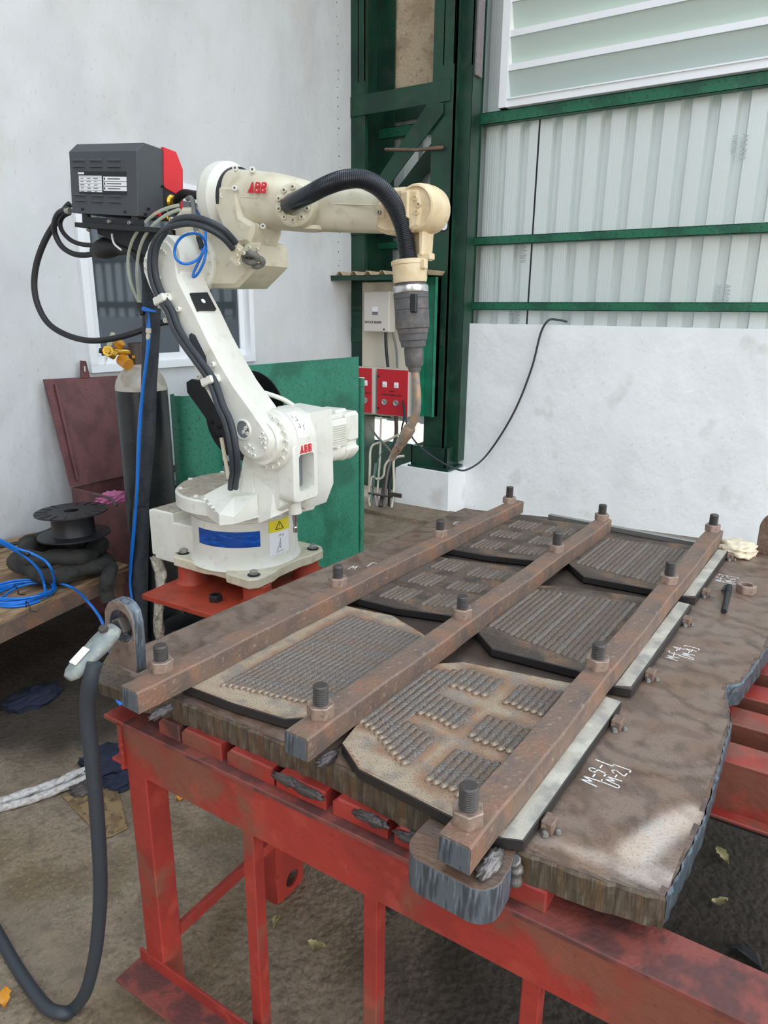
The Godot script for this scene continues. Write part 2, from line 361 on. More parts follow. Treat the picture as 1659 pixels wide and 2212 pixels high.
static func round_rect(x: float, y: float, r: float, n := 4) -> PackedVector2Array:
	var p := PackedVector2Array()
	p.append_array(arc(Vector2(x - r, y - r), r, 0, 90, n))
	p.append_array(arc(Vector2(-x + r, y - r), r, 90, 180, n))
	p.append_array(arc(Vector2(-x + r, -y + r), r, 180, 270, n))
	p.append_array(arc(Vector2(x - r, -y + r), r, 270, 360, n))
	return p


static func star(outer: PackedVector2Array, c: Vector2, n: int) -> PackedVector2Array:            # the outline resampled at n even angles round c
	var p := PackedVector2Array()
	for i in n:
		var d := Vector2.from_angle(TAU * i / n)
		var best := 0.0
		for k in outer.size():
			var hit = Geometry2D.segment_intersects_segment(c, c + d * 10.0, outer[k], outer[(k + 1) % outer.size()])
			if hit != null:
				best = maxf(best, (hit - c).length())
		p.append(c + d * best)
	return p


func geo() -> Geo:
	return Geo.new(O)


func numbered(called: String) -> String:
	var n: int = taken.get(called, 0)
	taken[called] = n + 1
	return called if n == 0 else "%s_%03d" % [called, n]


func thing(called: String, label: String, category: String, at: Vector3, group := "", frame := Transform3D()) -> Node3D:
	var o := Node3D.new()
	o.name = numbered(called)
	add_child(o)
	o.transform = frame * Transform3D(Basis(), at)
	O = at
	tag(o, label, category, group)
	return o


func tag(o: Node3D, label: String, category: String, group := ""):
	o.set_meta("label", label)
	if category:
		o.set_meta("category", category)
	if group:
		o.set_meta("group", group)


func part(called: String, g, m: Material, parent: Node3D) -> MeshInstance3D:
	var o := MeshInstance3D.new()
	o.name = called
	o.mesh = g.mesh() if g is Geo else g
	o.material_override = m
	parent.add_child(o, true)
	return o


func solo(called: String, g: Geo, m: Material, label: String, category: String, at: Vector3, group := "", frame := Transform3D()) -> MeshInstance3D:
	# a thing that is one mesh; g was made while O was at
	var o := MeshInstance3D.new()
	o.name = numbered(called)
	o.mesh = g.mesh()
	o.material_override = m
	add_child(o)
	o.transform = frame * Transform3D(Basis(), at)
	tag(o, label, category, group)
	return o


func base(at: Vector3) -> Geo:
	O = at
	return Geo.new(O)


func setting(called: String, m: Material, g: Geo, label := "") -> MeshInstance3D:
	var o := MeshInstance3D.new()
	o.name = called
	o.mesh = g.mesh()
	o.material_override = m
	o.position = O
	add_child(o, true)
	o.set_meta("kind", "structure")
	if label:
		o.set_meta("label", label)
	return o


func words(text: String, size: float, depth: float, font := "Droid Sans", weight := 400) -> TextMesh:   # size: letter height in metres
	var t := TextMesh.new()
	var f := SystemFont.new()
	f.font_names = PackedStringArray([font])
	f.font_weight = weight
	t.font = f
	t.text = text
	t.font_size = 64
	t.pixel_size = size / 46.0
	t.depth = depth
	t.curve_step = 2.0
	return t


func lettering(called: String, text: String, xf: Transform3D, size: float, m: Material, parent: Node3D, weight := 400, depth := 0.001) -> MeshInstance3D:
	var o := part(called, words(text, size, depth, "Droid Sans", weight), m, parent)
	o.transform = Transform3D(xf.basis, xf.origin - O)
	return o


# ---------------------------------------------------------------- materials
func noise_image(sd: int, n: int, freq: float, oct := 4, kind := FastNoiseLite.TYPE_SIMPLEX_SMOOTH) -> PackedByteArray:
	var f := FastNoiseLite.new()
	f.seed = sd
	f.noise_type = kind
	f.frequency = freq / n
	f.fractal_octaves = oct
	var im := f.get_seamless_image(n, n, false, false, 0.12)
	im.convert(Image.FORMAT_L8)
	return im.get_data()


func grunge(sd: int, n: int, ground: Color, layers: Array) -> ImageTexture:
	# each layer: [colour, noise scale, octaves, where it starts, where it is full, strength]
	var r := PackedFloat32Array()
	var gg := PackedFloat32Array()
	var b := PackedFloat32Array()
	r.resize(n * n)
	gg.resize(n * n)
	b.resize(n * n)
	r.fill(ground.r)
	gg.fill(ground.g)
	b.fill(ground.b)
	for l in layers.size():
		var d := noise_image(sd + l * 17, n, layers[l][1], layers[l][2])
		var c: Color = layers[l][0]
		var table := PackedFloat32Array()
		for v in 256:
			table.append(smoothstep(layers[l][3], layers[l][4], v / 255.0) * layers[l][5])
		for i in n * n:
			var w := table[d[i]]
			if w > 0.003:
				r[i] += (c.r - r[i]) * w
				gg[i] += (c.g - gg[i]) * w
				b[i] += (c.b - b[i]) * w
	var out := PackedByteArray()
	out.resize(n * n * 3)
	for i in n * n:
		out[i * 3] = int(clampf(r[i], 0, 1) * 255)
		out[i * 3 + 1] = int(clampf(gg[i], 0, 1) * 255)
		out[i * 3 + 2] = int(clampf(b[i], 0, 1) * 255)
	return ImageTexture.create_from_image(Image.create_from_data(n, n, false, Image.FORMAT_RGB8, out))


var bumps := {}
func bump(freq: float, oct: int, strength := 4.0) -> ImageTexture:
	var key := "%s %s %s" % [freq, oct, strength]
	if not bumps.has(key):
		var f := FastNoiseLite.new()
		f.seed = 5
		f.noise_type = FastNoiseLite.TYPE_SIMPLEX_SMOOTH
		f.frequency = freq / 512.0
		f.fractal_octaves = oct
		var im := f.get_seamless_image(512, 512, false, false, 0.12)
		im.convert(Image.FORMAT_RGBA8)
		im.bump_map_to_normal_map(strength)
		bumps[key] = ImageTexture.create_from_image(im)
	return bumps[key]


func mat(c: Color, rough := 0.6, metal := 0.0, tex: Texture2D = null, tile := 1.0, stretch := Vector3.ONE, nrm: Texture2D = null, nscale := 1.0) -> StandardMaterial3D:
	var m := StandardMaterial3D.new()
	m.albedo_color = c
	m.roughness = rough
	m.metallic = metal
	if tex:
		m.albedo_texture = tex
	if tex or nrm:
		m.uv1_triplanar = true
		m.uv1_triplanar_sharpness = 4.0
		m.uv1_scale = stretch / tile
	if nrm:
		m.normal_enabled = true
		m.normal_texture = nrm
		m.normal_scale = nscale
	return m


func rgb8(r: int, g: int, b: int) -> Color:
	return Color8(r, g, b)


func tinted_grid(poly: PackedVector2Array, y: float, cell: float, tint: Callable) -> ArrayMesh:
	# level surface made of square cells inside an (x, z) outline; tint gives the paint or dirt colour that multiplies the material's
	var lo := Vector2(1e9, 1e9)
	var hi := Vector2(-1e9, -1e9)
	for v in poly:
		lo = lo.min(v)
		hi = hi.max(v)
	var nx := int(ceil((hi.x - lo.x) / cell))
	var nz := int(ceil((hi.y - lo.y) / cell))
	var inside := PackedByteArray()
	inside.resize((nx + 1) * (nz + 1))
	for j in nz + 1:
		for i in nx + 1:
			inside[j * (nx + 1) + i] = 1 if Geometry2D.is_point_in_polygon(lo + Vector2(i, j) * cell, poly) else 0
	var st := SurfaceTool.new()
	st.begin(Mesh.PRIMITIVE_TRIANGLES)
	var ids := {}
	for j in nz:
		for i in nx:
			var k := j * (nx + 1) + i
			if not (inside[k] and inside[k + 1] and inside[k + nx + 1] and inside[k + nx + 2]):
				continue
			var q := []
			for c in [k, k + 1, k + nx + 2, k + nx + 1]:
				if not ids.has(c):
					var p := lo + Vector2(c % (nx + 1), c / (nx + 1)) * cell
					ids[c] = ids.size()
					st.set_color(tint.call(p))
					st.set_normal(Vector3.UP)
					st.add_vertex(Vector3(p.x, y, p.y) - O)
				q.append(ids[c])
			for c in [q[0], q[1], q[2], q[0], q[2], q[3]]:
				st.add_index(c)
	return st.commit()


func tinted(m: StandardMaterial3D) -> StandardMaterial3D:
	var c: StandardMaterial3D = m.duplicate()
	c.vertex_color_use_as_albedo = true
	return c


static func box_distance(p: Vector2, a: Vector2, b: Vector2) -> float:
	return p.distance_to(p.clamp(a, b))



# ---------------------------------------------------------------- the building: floor, walls, window, cladding, louvre
func build_setting():
	var g := base(Vector3.ZERO)
	g.slab(Vector3(-3.9, -0.12, -5.9), Vector3(7.0, -0.0015, 8.0), 0.0)
	var fl := setting("floor", M.concrete, g, "worn stained concrete workshop floor, sooty with painted shade under table and bench")
	var fn := FastNoiseLite.new()
	fn.seed = 8
	fn.frequency = 1.4
	fn.fractal_octaves = 5
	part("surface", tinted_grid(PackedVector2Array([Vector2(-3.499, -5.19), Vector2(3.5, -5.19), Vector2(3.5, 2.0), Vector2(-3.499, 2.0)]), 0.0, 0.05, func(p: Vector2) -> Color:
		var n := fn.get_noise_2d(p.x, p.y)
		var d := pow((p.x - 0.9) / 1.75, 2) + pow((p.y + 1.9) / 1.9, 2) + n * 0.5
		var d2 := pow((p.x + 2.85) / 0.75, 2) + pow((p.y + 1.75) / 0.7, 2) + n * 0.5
		var soot_shade := maxf(smoothstep(1.3, 0.75, d), 0.95 * smoothstep(1.4, 0.75, d2))  # stain, with shade under the table and bench painted into the tint
		return Color(1, 1, 1).lerp(Color(0.2, 0.2, 0.21), soot_shade).lerp(Color(0.86, 0.80, 0.66), 0.5 * smoothstep(0.05, 0.5, fn.get_noise_2d(p.x + 40.0, p.y)) * (1.0 - soot_shade))), tinted(M.concrete), fl)
	g = base(Vector3(-2.9, 0, -4.8))
	var bank := PackedVector2Array([Vector2(-3.5, -4.95)])
	for i in 12:
		bank.append(Vector2(-3.5 + i * 0.105, -4.6 + rng.randf_range(-0.02, 0.02)))
	bank.append(Vector2(-2.3, -4.95))
	for i in bank.size():
		bank[i].y = -bank[i].y
	g.prism(bank, -0.01, 0.04, 0.008, Transform3D(Basis(Vector3.RIGHT, -PI / 2), Vector3.ZERO))
	setting("floor_ledge", M.concrete, g, "raised strip of screed in front of the column plinth")
	# left wall with the window opening
	g = base(Vector3(-3.6, 0, 0))
	g.slab(Vector3(-3.7, 0, -5.02), Vector3(-3.5, 1.26, 7.6), 0.0)
	g.slab(Vector3(-3.7, 2.34, -5.02), Vector3(-3.5, 6.2, 7.6), 0.0)
	g.slab(Vector3(-3.7, 1.26, -5.02), Vector3(-3.5, 2.34, -3.78), 0.0)
	g.slab(Vector3(-3.7, 1.26, -2.45), Vector3(-3.5, 2.34, 7.6), 0.0)
	var wl := setting("wall_left", M.wall, g, "tall white plastered wall with the office window")
	g = geo()
	for i in 30:
		var y := 1.95 + i * 0.068 + rng.randf_range(-0.02, 0.02)
		var r := rng.randf_range(0.003, 0.007)
		var zz := -4.83 + rng.randf_range(-0.01, 0.01)
		g.cyl(Vector3(-3.503, y, zz), Vector3(-3.499, y, zz), r, 8, 0.001)
	part("nail_mark", g, M.iron, wl).set_meta("kind", "stuff")
	# office behind the window
	g = base(Vector3(-4.5, 0, -3.1))
	g.slab(Vector3(-5.6, 0.0, -4.6), Vector3(-5.5, 3.0, -1.6), 0.0)
	g.slab(Vector3(-5.5, 0.0, -4.6), Vector3(-3.7, 3.0, -4.5), 0.0)
	g.slab(Vector3(-5.5, 0.0, -1.7), Vector3(-3.7, 3.0, -1.6), 0.0)
	g.slab(Vector3(-5.5, 2.9, -4.5), Vector3(-3.7, 3.0, -1.7), 0.0)
	g.slab(Vector3(-5.5, 0.0, -4.5), Vector3(-3.7, 0.1, -1.7), 0.0)
	setting("wall_office", M.dark_room, g)
	var w := Node3D.new()
	w.name = "window_1"
	O = Vector3(-3.5, 1.26, -3.1)
	w.position = O
	w.set_meta("kind", "structure")
	w.set_meta("label", "white framed sliding office window with dark glass in the left wall")
	add_child(w)
	g = geo()
	g.slab(Vector3(-3.62, 1.26, -3.78), Vector3(-3.475, 1.305, -2.45))
	g.slab(Vector3(-3.62, 2.295, -3.78), Vector3(-3.475, 2.34, -2.45))
	g.slab(Vector3(-3.62, 1.3, -3.78), Vector3(-3.475, 2.3, -3.735))
	g.slab(Vector3(-3.62, 1.3, -2.495), Vector3(-3.475, 2.3, -2.45))
	part("window_frame", g, M.white_frame, w)
	for s in [[-2.495, -3.16, -3.53], [-3.105, -3.735, -3.56]]:
		g = geo()
		var a: float = s[0]
		var b: float = s[1]
		var x: float = s[2]
		g.slab(Vector3(x, 1.305, b), Vector3(x + 0.03, 1.35, a))
		g.slab(Vector3(x, 2.25, b), Vector3(x + 0.03, 2.295, a))
		g.slab(Vector3(x, 1.35, b), Vector3(x + 0.03, 2.25, b + 0.045))
		g.slab(Vector3(x, 1.35, a - 0.045), Vector3(x + 0.03, 2.25, a))
		part("sash", g, M.white_frame, w)
		g = geo()
		g.slab(Vector3(x + 0.012, 1.35, b + 0.045), Vector3(x + 0.018, 2.25, a - 0.045), 0.0)
		part("pane", g, M.glass, w)
	# dwarf wall with a ragged left end
	g = base(Vector3(0, 0, -5.3))
	var low := PackedVector2Array([Vector2(-2.48, 0), Vector2(7.0, 0), Vector2(7.0, 1.53)])
	for i in 26:
		low.append(Vector2(6.9 - i * 0.38, 1.527 + rng.randf_range(-0.004, 0.004)))
	low.append_array(PackedVector2Array([Vector2(-2.7408, 1.5229), Vector2(-2.7728, 1.4636), Vector2(-2.7572, 1.3901), Vector2(-2.7754, 1.2965), Vector2(-2.7539, 1.1846), Vector2(-2.7759, 1.0694), Vector2(-2.763, 0.9549), Vector2(-2.7823, 0.8759), Vector2(-2.7648, 0.7599), Vector2(-2.7874, 0.639), Vector2(-2.7694, 0.5126), Vector2(-2.6972, 0.4964), Vector2(-2.6768, 0.4304), Vector2(-2.6824, 0.3448)]))
	low.append(Vector2(-2.62, 0.3))
	low.append(Vector2(-2.62, 0))
	g.prism(low, -5.42, -5.22, 0.0)
	setting("wall_right", M.dwarf, g, "low white plastered wall under the metal cladding")
	# plinth of the column
	g = base(Vector3(-2.74, 0, -5.08))
	var pl := PackedVector2Array([Vector2(-3.0, 0), Vector2(-2.478, 0), Vector2(-2.484, 0.362), Vector2(-2.94, 0.372), Vector2(-2.995, 0.34)])
	g.prism(pl, -5.24, -4.92, 0.006)
	setting("plinth", M.dwarf, g, "white rendered concrete block under the green column")
	# cladding sheets, every panel with its own grooves
	var c := Node3D.new()
	c.name = "wall_cladding"
	O = Vector3(0, 1.5, -5.33)
	c.position = O
	c.set_meta("kind", "structure")
	c.set_meta("label", "ribbed galvanised wall sheets above the low white wall")
	add_child(c)
	var seam := -2.056
	var pitch := 0.172
	var x0 := -3.62
	var ends := [-3.62, seam]
	while ends[-1] < 6.8:
		ends.append(ends[-1] + pitch * 6)
	for k in ends.size():                                              # the last one is the sheet that goes on above the rail beside the louvre
		var p := PackedVector2Array()
		var a: float = ends[k] if k < ends.size() - 1 else -3.62
		var b: float = ends[k + 1] - (0.014 if k == 0 else -0.004) if k < ends.size() - 1 else -2.345
		var z := -5.325 - 0.003 * (k % 2)
		var line := PackedVector2Array([Vector2(a, z)])
		var n := int(round((b - a) / pitch)) + (2 if k == ends.size() - 1 else 0)
		for i in n:
			var x := (seam - 0.142 - (n - 1 - i) * pitch) if a < -3.6 else (a + 0.105 + i * pitch)
			if x < a + 0.02 or x > b - 0.02:
				continue
			for q in [[-0.0845, 0.0], [-0.0841, 0.001], [-0.0819, 0.001], [-0.0815, 0.0], [-0.0655, 0.0], [-0.0651, 0.001], [-0.0629, 0.001], [-0.0625, 0.0], [-0.0465, 0.0], [-0.0461, 0.001], [-0.0439, 0.001], [-0.0435, 0.0], [-0.0285, 0.0], [-0.0281, 0.001], [-0.0259, 0.001], [-0.0255, 0.0], [-0.01, 0.0], [0.005, -0.046], [0.049, -0.046], [0.062, 0.0]]:
				if x + q[0] > line[-1].x + 0.0001 and x + q[0] < b - 0.002:
					line.append(Vector2(x + q[0], z + q[1]))
		line.append(Vector2(b, z))
		for v in line:
			p.append(Vector2(v.x, -v.y))
		for i in line.size():
			var v := line[line.size() - 1 - i]
			p.append(Vector2(v.x, -(v.y - 0.004)))
		g = geo()
		var f := Transform3D(Basis(Vector3.RIGHT, -PI / 2), Vector3.ZERO)
		g.prism(p, 3.04 if k == ends.size() - 1 else 0.665 if k == 0 else 1.45, 6.2 if k == ends.size() - 1 else 3.04, 0.0, f)
		var o := part("sheet", g, M.sheet, c)
		o.set_meta("label", "ribbed galvanised sheet")
	g = geo()
	g.slab(Vector3(seam - 0.03, 1.4, -5.352), Vector3(seam + 0.012, 3.04, -5.345), 0.0)
	part("seam_strip", g, M.seam, c)
	# maker's stencil on the sheets, reading downwards
	var spots := [Vector3(-2.1337, 2.057, -5.32), Vector3(-0.7032, 2.6351, -5.32), Vector3(-0.6824, 1.7321, -5.32), Vector3(-2.1506, 1.5809, -5.32), Vector3(-2.1555, 2.991, -5.32)]
	for s in spots:
		var at: Vector3 = s
		var down := Basis(Vector3(0, -1, 0), Vector3(1, 0, 0), Vector3(0, 0, 1))
		lettering("stencil", "AM/NS", Transform3D(down, at + Vector3(0.012, 0, 0.003)), 0.036, M.stencil, c, 400, 0.0006)
		lettering("stencil", "INDIA", Transform3D(down, at + Vector3(-0.045, 0.02, 0.003)), 0.03, M.stencil, c, 400, 0.0006)
	# green rails across the sheets
	var rails := [[2.955, 3.035], [2.115, 2.175], [1.632, 1.692]]
	for i in 3:
		g = base(Vector3(-2.6, rails[i][0], -5.3))
		g.slab(Vector3(-3.4, rails[i][0], -5.305), Vector3(6.8, rails[i][1], -5.30), 0.001)
		g.slab(Vector3(-3.4, rails[i][1] - 0.005, -5.32), Vector3(6.8, rails[i][1], -5.255), 0.001)
		g.slab(Vector3(-3.4, rails[i][0], -5.26), Vector3(6.8, rails[i][1], -5.255), 0.001)
		g.slab(Vector3(-3.4, rails[i][0], -5.32), Vector3(6.8, rails[i][0] + 0.005, -5.255), 0.001)
		setting("trim_%d" % (i + 1), M.green, g, ["green steel rail under the louvred opening", "middle green steel rail across the wall sheets", "lowest green steel rail just above the low wall"][i])
	# louvred ventilator
	var v := Node3D.new()
	v.name = "window_2"
	O = Vector3(-2.3, 3.04, -5.3)
	v.position = O
	v.set_meta("kind", "structure")
	v.set_meta("label", "white louvred ventilator high in the right wall")
	add_child(v)
	g = geo()
	g.slab(Vector3(-2.345, 3.04, -5.30), Vector3(-2.285, 6.0, -5.215))
	g.slab(Vector3(-2.345, 3.04, -5.30), Vector3(2.4, 3.09, -5.225))
	g.slab(Vector3(-2.285, 3.09, -5.225), Vector3(2.4, 3.10, -5.215), 0.0)
	part("louvre_frame", g, M.white_frame, v)
	for i in 13:
		g = geo()
		var y := 3.30 + i * 0.212
		var prof := PackedVector2Array([Vector2(5.30, y - 0.21), Vector2(5.235, y - 0.03), Vector2(5.228, y - 0.03), Vector2(5.226, y + 0.012), Vector2(5.231, y + 0.012), Vector2(5.235, y - 0.024), Vector2(5.30, y - 0.203)])
		g.prism(prof, -2.29, 2.4, 0.0, Transform3D(Basis(Vector3(0, 0, -1), Vector3(0, 1, 0), Vector3(1, 0, 0)), Vector3.ZERO))
		var lb := part("louvre_blade", g, M.louvre, v)
		g = geo()
		g.slab(Vector3(-2.29, y - 0.028, -5.2275), Vector3(2.4, y + 0.013, -5.2245), 0.0)
		part("lip", g, M.white_frame, lb)
	# hanging end of a rendered pier beside the column
	g = base(Vector3(-2.44, 3.2, -5.16))
	g.slab(Vector3(-2.5767, 3.2519, -5.12) + Vector3(0, 0, -0.1), Vector3(-2.4837, 3.7124, -5.12) + Vector3(0, 2.0, 0), 0.004)
	setting("pier", M.pier, g, "grey rendered stub of a pier hanging beside the column")
	# unseen roof and gables, strips and openings added and sized for the light
	g = base(Vector3(0, 6.2, 0))
	g.slab(Vector3(-3.7, 6.2, -5.5), Vector3(-1.6, 6.35, 8.0), 0.0)
	g.slab(Vector3(0.9, 6.2, -5.5), Vector3(2.4, 6.35, 8.0), 0.0)
	g.slab(Vector3(5.0, 6.2, -5.5), Vector3(7.0, 6.35, 8.0), 0.0)
	for z in [[-5.5, -4.2], [-1.8, -1.0], [2.2, 3.0], [5.2, 8.0]]:
		g.slab(Vector3(-1.6, 6.2, z[0]), Vector3(0.9, 6.35, z[1]), 0.0)
		g.slab(Vector3(2.4, 6.2, z[0]), Vector3(5.0, 6.35, z[1]), 0.0)
	setting("ceiling", M.roof, g)
	g = base(Vector3(7, 0, 0))
	g.slab(Vector3(6.9, 4.6, -5.4), Vector3(7.1, 6.2, 8.0), 0.0)
	g.slab(Vector3(6.9, 0, -5.4), Vector3(7.1, 4.6, -3.6), 0.0)
	g.slab(Vector3(6.9, 0, 5.0), Vector3(7.1, 4.6, 8.0), 0.0)
	setting("wall_east", M.wall, g)
	g = base(Vector3(0, 0, 7.6))
	g.slab(Vector3(-3.7, 3.6, 7.6), Vector3(7.0, 6.2, 7.8), 0.0)
	g.slab(Vector3(-3.7, 0, 7.6), Vector3(0.6, 3.6, 7.8), 0.0)
	g.slab(Vector3(5.4, 0, 7.6), Vector3(7.0, 3.6, 7.8), 0.0)
	setting("wall_south", M.wall, g)



# ---------------------------------------------------------------- the green lattice column and what hangs on it
func build_column():
	var t := thing("lattice_column", "tall dark green lattice steel column in the corner", "column", Vector3(-3.0, 0.36, -5.0))
	t.set_meta("kind", "structure")
	for s in [[-3.50, -3.365, -3.43, -3.26], [-2.775, -2.60, -2.69, -2.49]]:
		var g := geo()
		g.slab(Vector3(s[0], 0.42, -5.01), Vector3(s[1], 6.2, -5.0), 0.001)
		g.slab(Vector3(s[2] - 0.005, 0.42, -5.26), Vector3(s[2] + 0.005, 6.2, -5.0), 0.001)
		g.slab(Vector3(s[0], 0.42 if s[0] > -3 else 0.70, -5.27), Vector3(s[3], 6.2, -5.26), 0.001)
		g.slab(Vector3(s[1] - 0.012, 0.42, -5.04), Vector3(s[1], 6.2, -5.0), 0.001)
		if s[0] > -3:
			g.slab(Vector3(-2.60, 0.42, -5.10), Vector3(-2.50, 6.2, -5.09), 0.001)
			g.slab(Vector3(-2.512, 0.42, -5.26), Vector3(-2.50, 6.2, -5.09), 0.001)
			g.slab(Vector3(-2.612, 0.42, -5.10), Vector3(-2.60, 6.2, -5.0), 0.001)
		part("upright", g, M.column, t)
	for b in [[3.075, 3.215], [2.21, 2.325], [1.36, 1.48]]:
		var g := geo()
		g.slab(Vector3(-3.495, b[0], -5.0), Vector3(-2.625, b[1], -4.988), 0.001)
		part("batten", g, M.column, t)
		g = geo()
		g.slab(Vector3(-3.495, b[0], -5.30), Vector3(-2.6, b[1], -5.275), 0.001)
		part("batten", g, M.column, t)
	for y in [1.575, 1.625]:
		var g := geo()
		g.slab(Vector3(-3.49, y, -5.0), Vector3(-3.26, y + 0.035, -4.99), 0.001)
		part("small_batten", g, M.column, t)
	var g := geo()
	var q := [Vector3(-2.7962, 3.0819, -4.98), Vector3(-2.6736, 3.0659, -4.98), Vector3(-2.671, 2.9968, -4.98), Vector3(-3.2992, 2.3831, -4.98), Vector3(-3.4333, 2.3914, -4.98)]
	var dg := PackedVector2Array()
	for v in q:
		dg.append(Vector2(v.x, v.y))
	g.prism(dg, -4.988, -4.976, 0.001)
	part("diagonal_lacing", g, M.column, t)
	g = geo()
	dg = PackedVector2Array([Vector2(-2.8392, 2.9479), Vector2(-2.8013, 2.7986), Vector2(-3.2712, 2.3598), Vector2(-3.4312, 2.3689)])
	g.prism(dg, -5.26, -5.25, 0.001)
	part("diagonal_lacing", g, M.column, t)
	g = geo()
	g.slab(Vector3(-2.88, 0.365, -5.2), Vector3(-2.50, 0.385, -4.93), 0.002)
	g.slab(Vector3(-2.87, 0.38, -4.985), Vector3(-2.54, 0.545, -4.965), 0.002)
	g.slab(Vector3(-2.87, 0.38, -5.2), Vector3(-2.855, 0.545, -4.965), 0.002)
	g.slab(Vector3(-2.555, 0.38, -5.2), Vector3(-2.54, 0.545, -4.965), 0.002)
	part("base_plate", g, M.column, t)
	# masonry and dark backing behind it
	g = base(Vector3(-3.0, 3.2, -5.3))
	var mp := PackedVector2Array([Vector2(-3.5, 3.285), Vector2(-2.6, 3.285), Vector2(-2.6, 6.2), Vector2(-3.5, 6.2)])
	g.prism(mp, -5.31, -5.285, 0.004)
	setting("wall_masonry", M.tan_plaster, g, "rough sandy masonry seen between the column uprights")
	g = base(Vector3(-3.1, 0, -5.45))
	g.slab(Vector3(-3.7, 0, -5.5), Vector3(-2.5, 0.455, -5.42), 0.0)
	setting("wall_back", M.column, g)
	# rusty strip across the lacing
	g = base(Vector3(-2.9, 2.78, -4.97))
	var rs := [Vector3(-3.1588, 2.8073, -4.97), Vector3(-2.8797, 2.776, -4.97), Vector3(-2.6571, 2.772, -4.97)]
	g.tube(rs, 0.013, 4, 1)
	solo("rusty_strip", g, M.rust_bar, "short rusty steel strip fixed across the column diagonal", "strip", Vector3(-2.9, 2.78, -4.97))
	# small canopy
	t = thing("shelf_canopy", "small ribbed sheet canopy on a green edge above the switch panel", "canopy", Vector3(-3.2, 1.88, -4.85))
	g = geo()
	var left := Vector3(-3.5578, 1.844, -4.72)
	g.slab(Vector3(left.x, 1.845, -4.725), Vector3(-2.62, 1.885, -4.715), 0.001)
	g.slab(Vector3(left.x, 1.845, -5.0), Vector3(left.x + 0.008, 1.885, -4.72), 0.001)
	part("edge_angle", g, M.column, t)
	g = geo()
	var prof := PackedVector2Array()
	var top := []
	for i in 8:
		var x := left.x + 0.01 + i * 0.132
		top.append_array([Vector2(x, 1.912), Vector2(x + 0.022, 1.912), Vector2(x + 0.045, 1.886), Vector2(x + 0.110, 1.886)])
	for v in top:
		if v.x < -2.62:
			prof.append(v)
	for i in range(prof.size() - 1, -1, -1):
		prof.append(prof[i] - Vector2(0, 0.004))
	g.prism(prof, -5.0, -4.70, 0.0)
	part("ribbed_sheet", g, M.tan_plaster, t)
	# cream backing sheet
	g = base(Vector3(-3.1, 0.78, -4.985))
	var cs := PackedVector2Array()
	for i in 14:
		var x := -3.37 + i * 0.042
		cs.append(Vector2(x, 4.985 - (0.012 if i % 4 < 2 else 0.0)))
	for i in range(13, -1, -1):
		cs.append(cs[i] + Vector2(0, 0.004))
	g.prism(cs, 0.76, 1.84, 0.0, Transform3D(Basis(Vector3.RIGHT, -PI / 2), Vector3.ZERO))
	solo("backing_sheet", g, M.cream_sheet, "cream ribbed sheet behind the switch panel and red socket boxes", "sheet", Vector3(-3.1, 0.78, -4.985))
	# switch panel
	t = thing("switch_panel", "pale grey office main switch panel under the small canopy", "switch panel", Vector3(-3.16, 1.45, -4.96))
	g = geo()
	g.slab(Vector3(-3.29, 1.452, -4.97), Vector3(-3.045, 1.768, -4.88), 0.004)
	part("enclosure", g, M.panel_box, t)
	g = geo()
	g.slab(Vector3(-3.285, 1.457, -4.885), Vector3(-3.05, 1.763, -4.872), 0.003)
	part("door", g, M.panel_box, t)
	g = geo()
	g.slab(Vector3(-3.205, 1.61, -4.873), Vector3(-3.15, 1.65, -4.8712), 0.0)
	part("nameplate", g, M.sticker_white, t)
	g = geo()
	g.slab(Vector3(-3.205, 1.585, -4.873), Vector3(-3.15, 1.61, -4.8712), 0.0)
	part("nameplate", g, M.print_grey, t)
	g = geo()
	g.cyl(Vector3(-3.09, 1.474, -4.875), Vector3(-3.09, 1.474, -4.866), 0.008, 10)
	part("lock", g, M.iron, t)
	lettering("lettering", "OFFICE MAIN", Transform3D(Basis(), Vector3(-3.197, 1.528, -4.8705)), 0.018, M.print_black, t, 700)
	# the two red socket boxes
	var boxes := [[-3.43, -3.18, "red socket box half hidden behind the tall green sheet"], [-3.155, -2.862, "red socket box with two switches and a plugged socket beside the torch neck"]]
	for k in 2:
		var bx: Array = boxes[k]
		t = thing("socket_box", bx[2], "socket box", Vector3((bx[0] + bx[1]) / 2, 0.78, -4.95), "red power socket boxes on the column")
		g = geo()
		g.slab(Vector3(bx[0], 0.785, -4.98), Vector3(bx[1], 1.165, -4.885), 0.003)
		part("enclosure", g, M.panel_box, t)
		g = geo()
		var rx: float = bx[1] - (0.03 if k == 0 else 0.0)
		g.slab(Vector3(bx[0], 0.79, -4.885), Vector3(rx, 1.16, -4.876), 0.003)
		part("door", g, M.red_box, t)
		for j in 2:
			var x: float = lerpf(bx[0], bx[1], 0.26 + 0.38 * j)
			if k == 0 and j == 0:
				x += 0.02
			g = geo()
			g.slab(Vector3(x - 0.02, 1.015, -4.878), Vector3(x + 0.02, 1.06, -4.866), 0.003)
			g.slab(Vector3(x - 0.014, 1.035, -4.868), Vector3(x + 0.014, 1.042, -4.858), 0.002)
			part("switch", g, M.sticker_white, t)
			g = geo()
			g.lathe([Vector2(0.0, 0.004), Vector2(0.018, 0.004), Vector2(0.019, 0.012), Vector2(0.024, 0.012), Vector2(0.026, 0.0)], Transform3D(Basis(Vector3.RIGHT, PI / 2), Vector3(x, 0.895, -4.876)).scaled_local(Vector3(1, 1, 1)), 16)
			g.cyl(Vector3(x, 0.895, -4.878), Vector3(x, 0.895, -4.872), 0.019, 14)
			var so := part("socket", g, M.chrome, t)
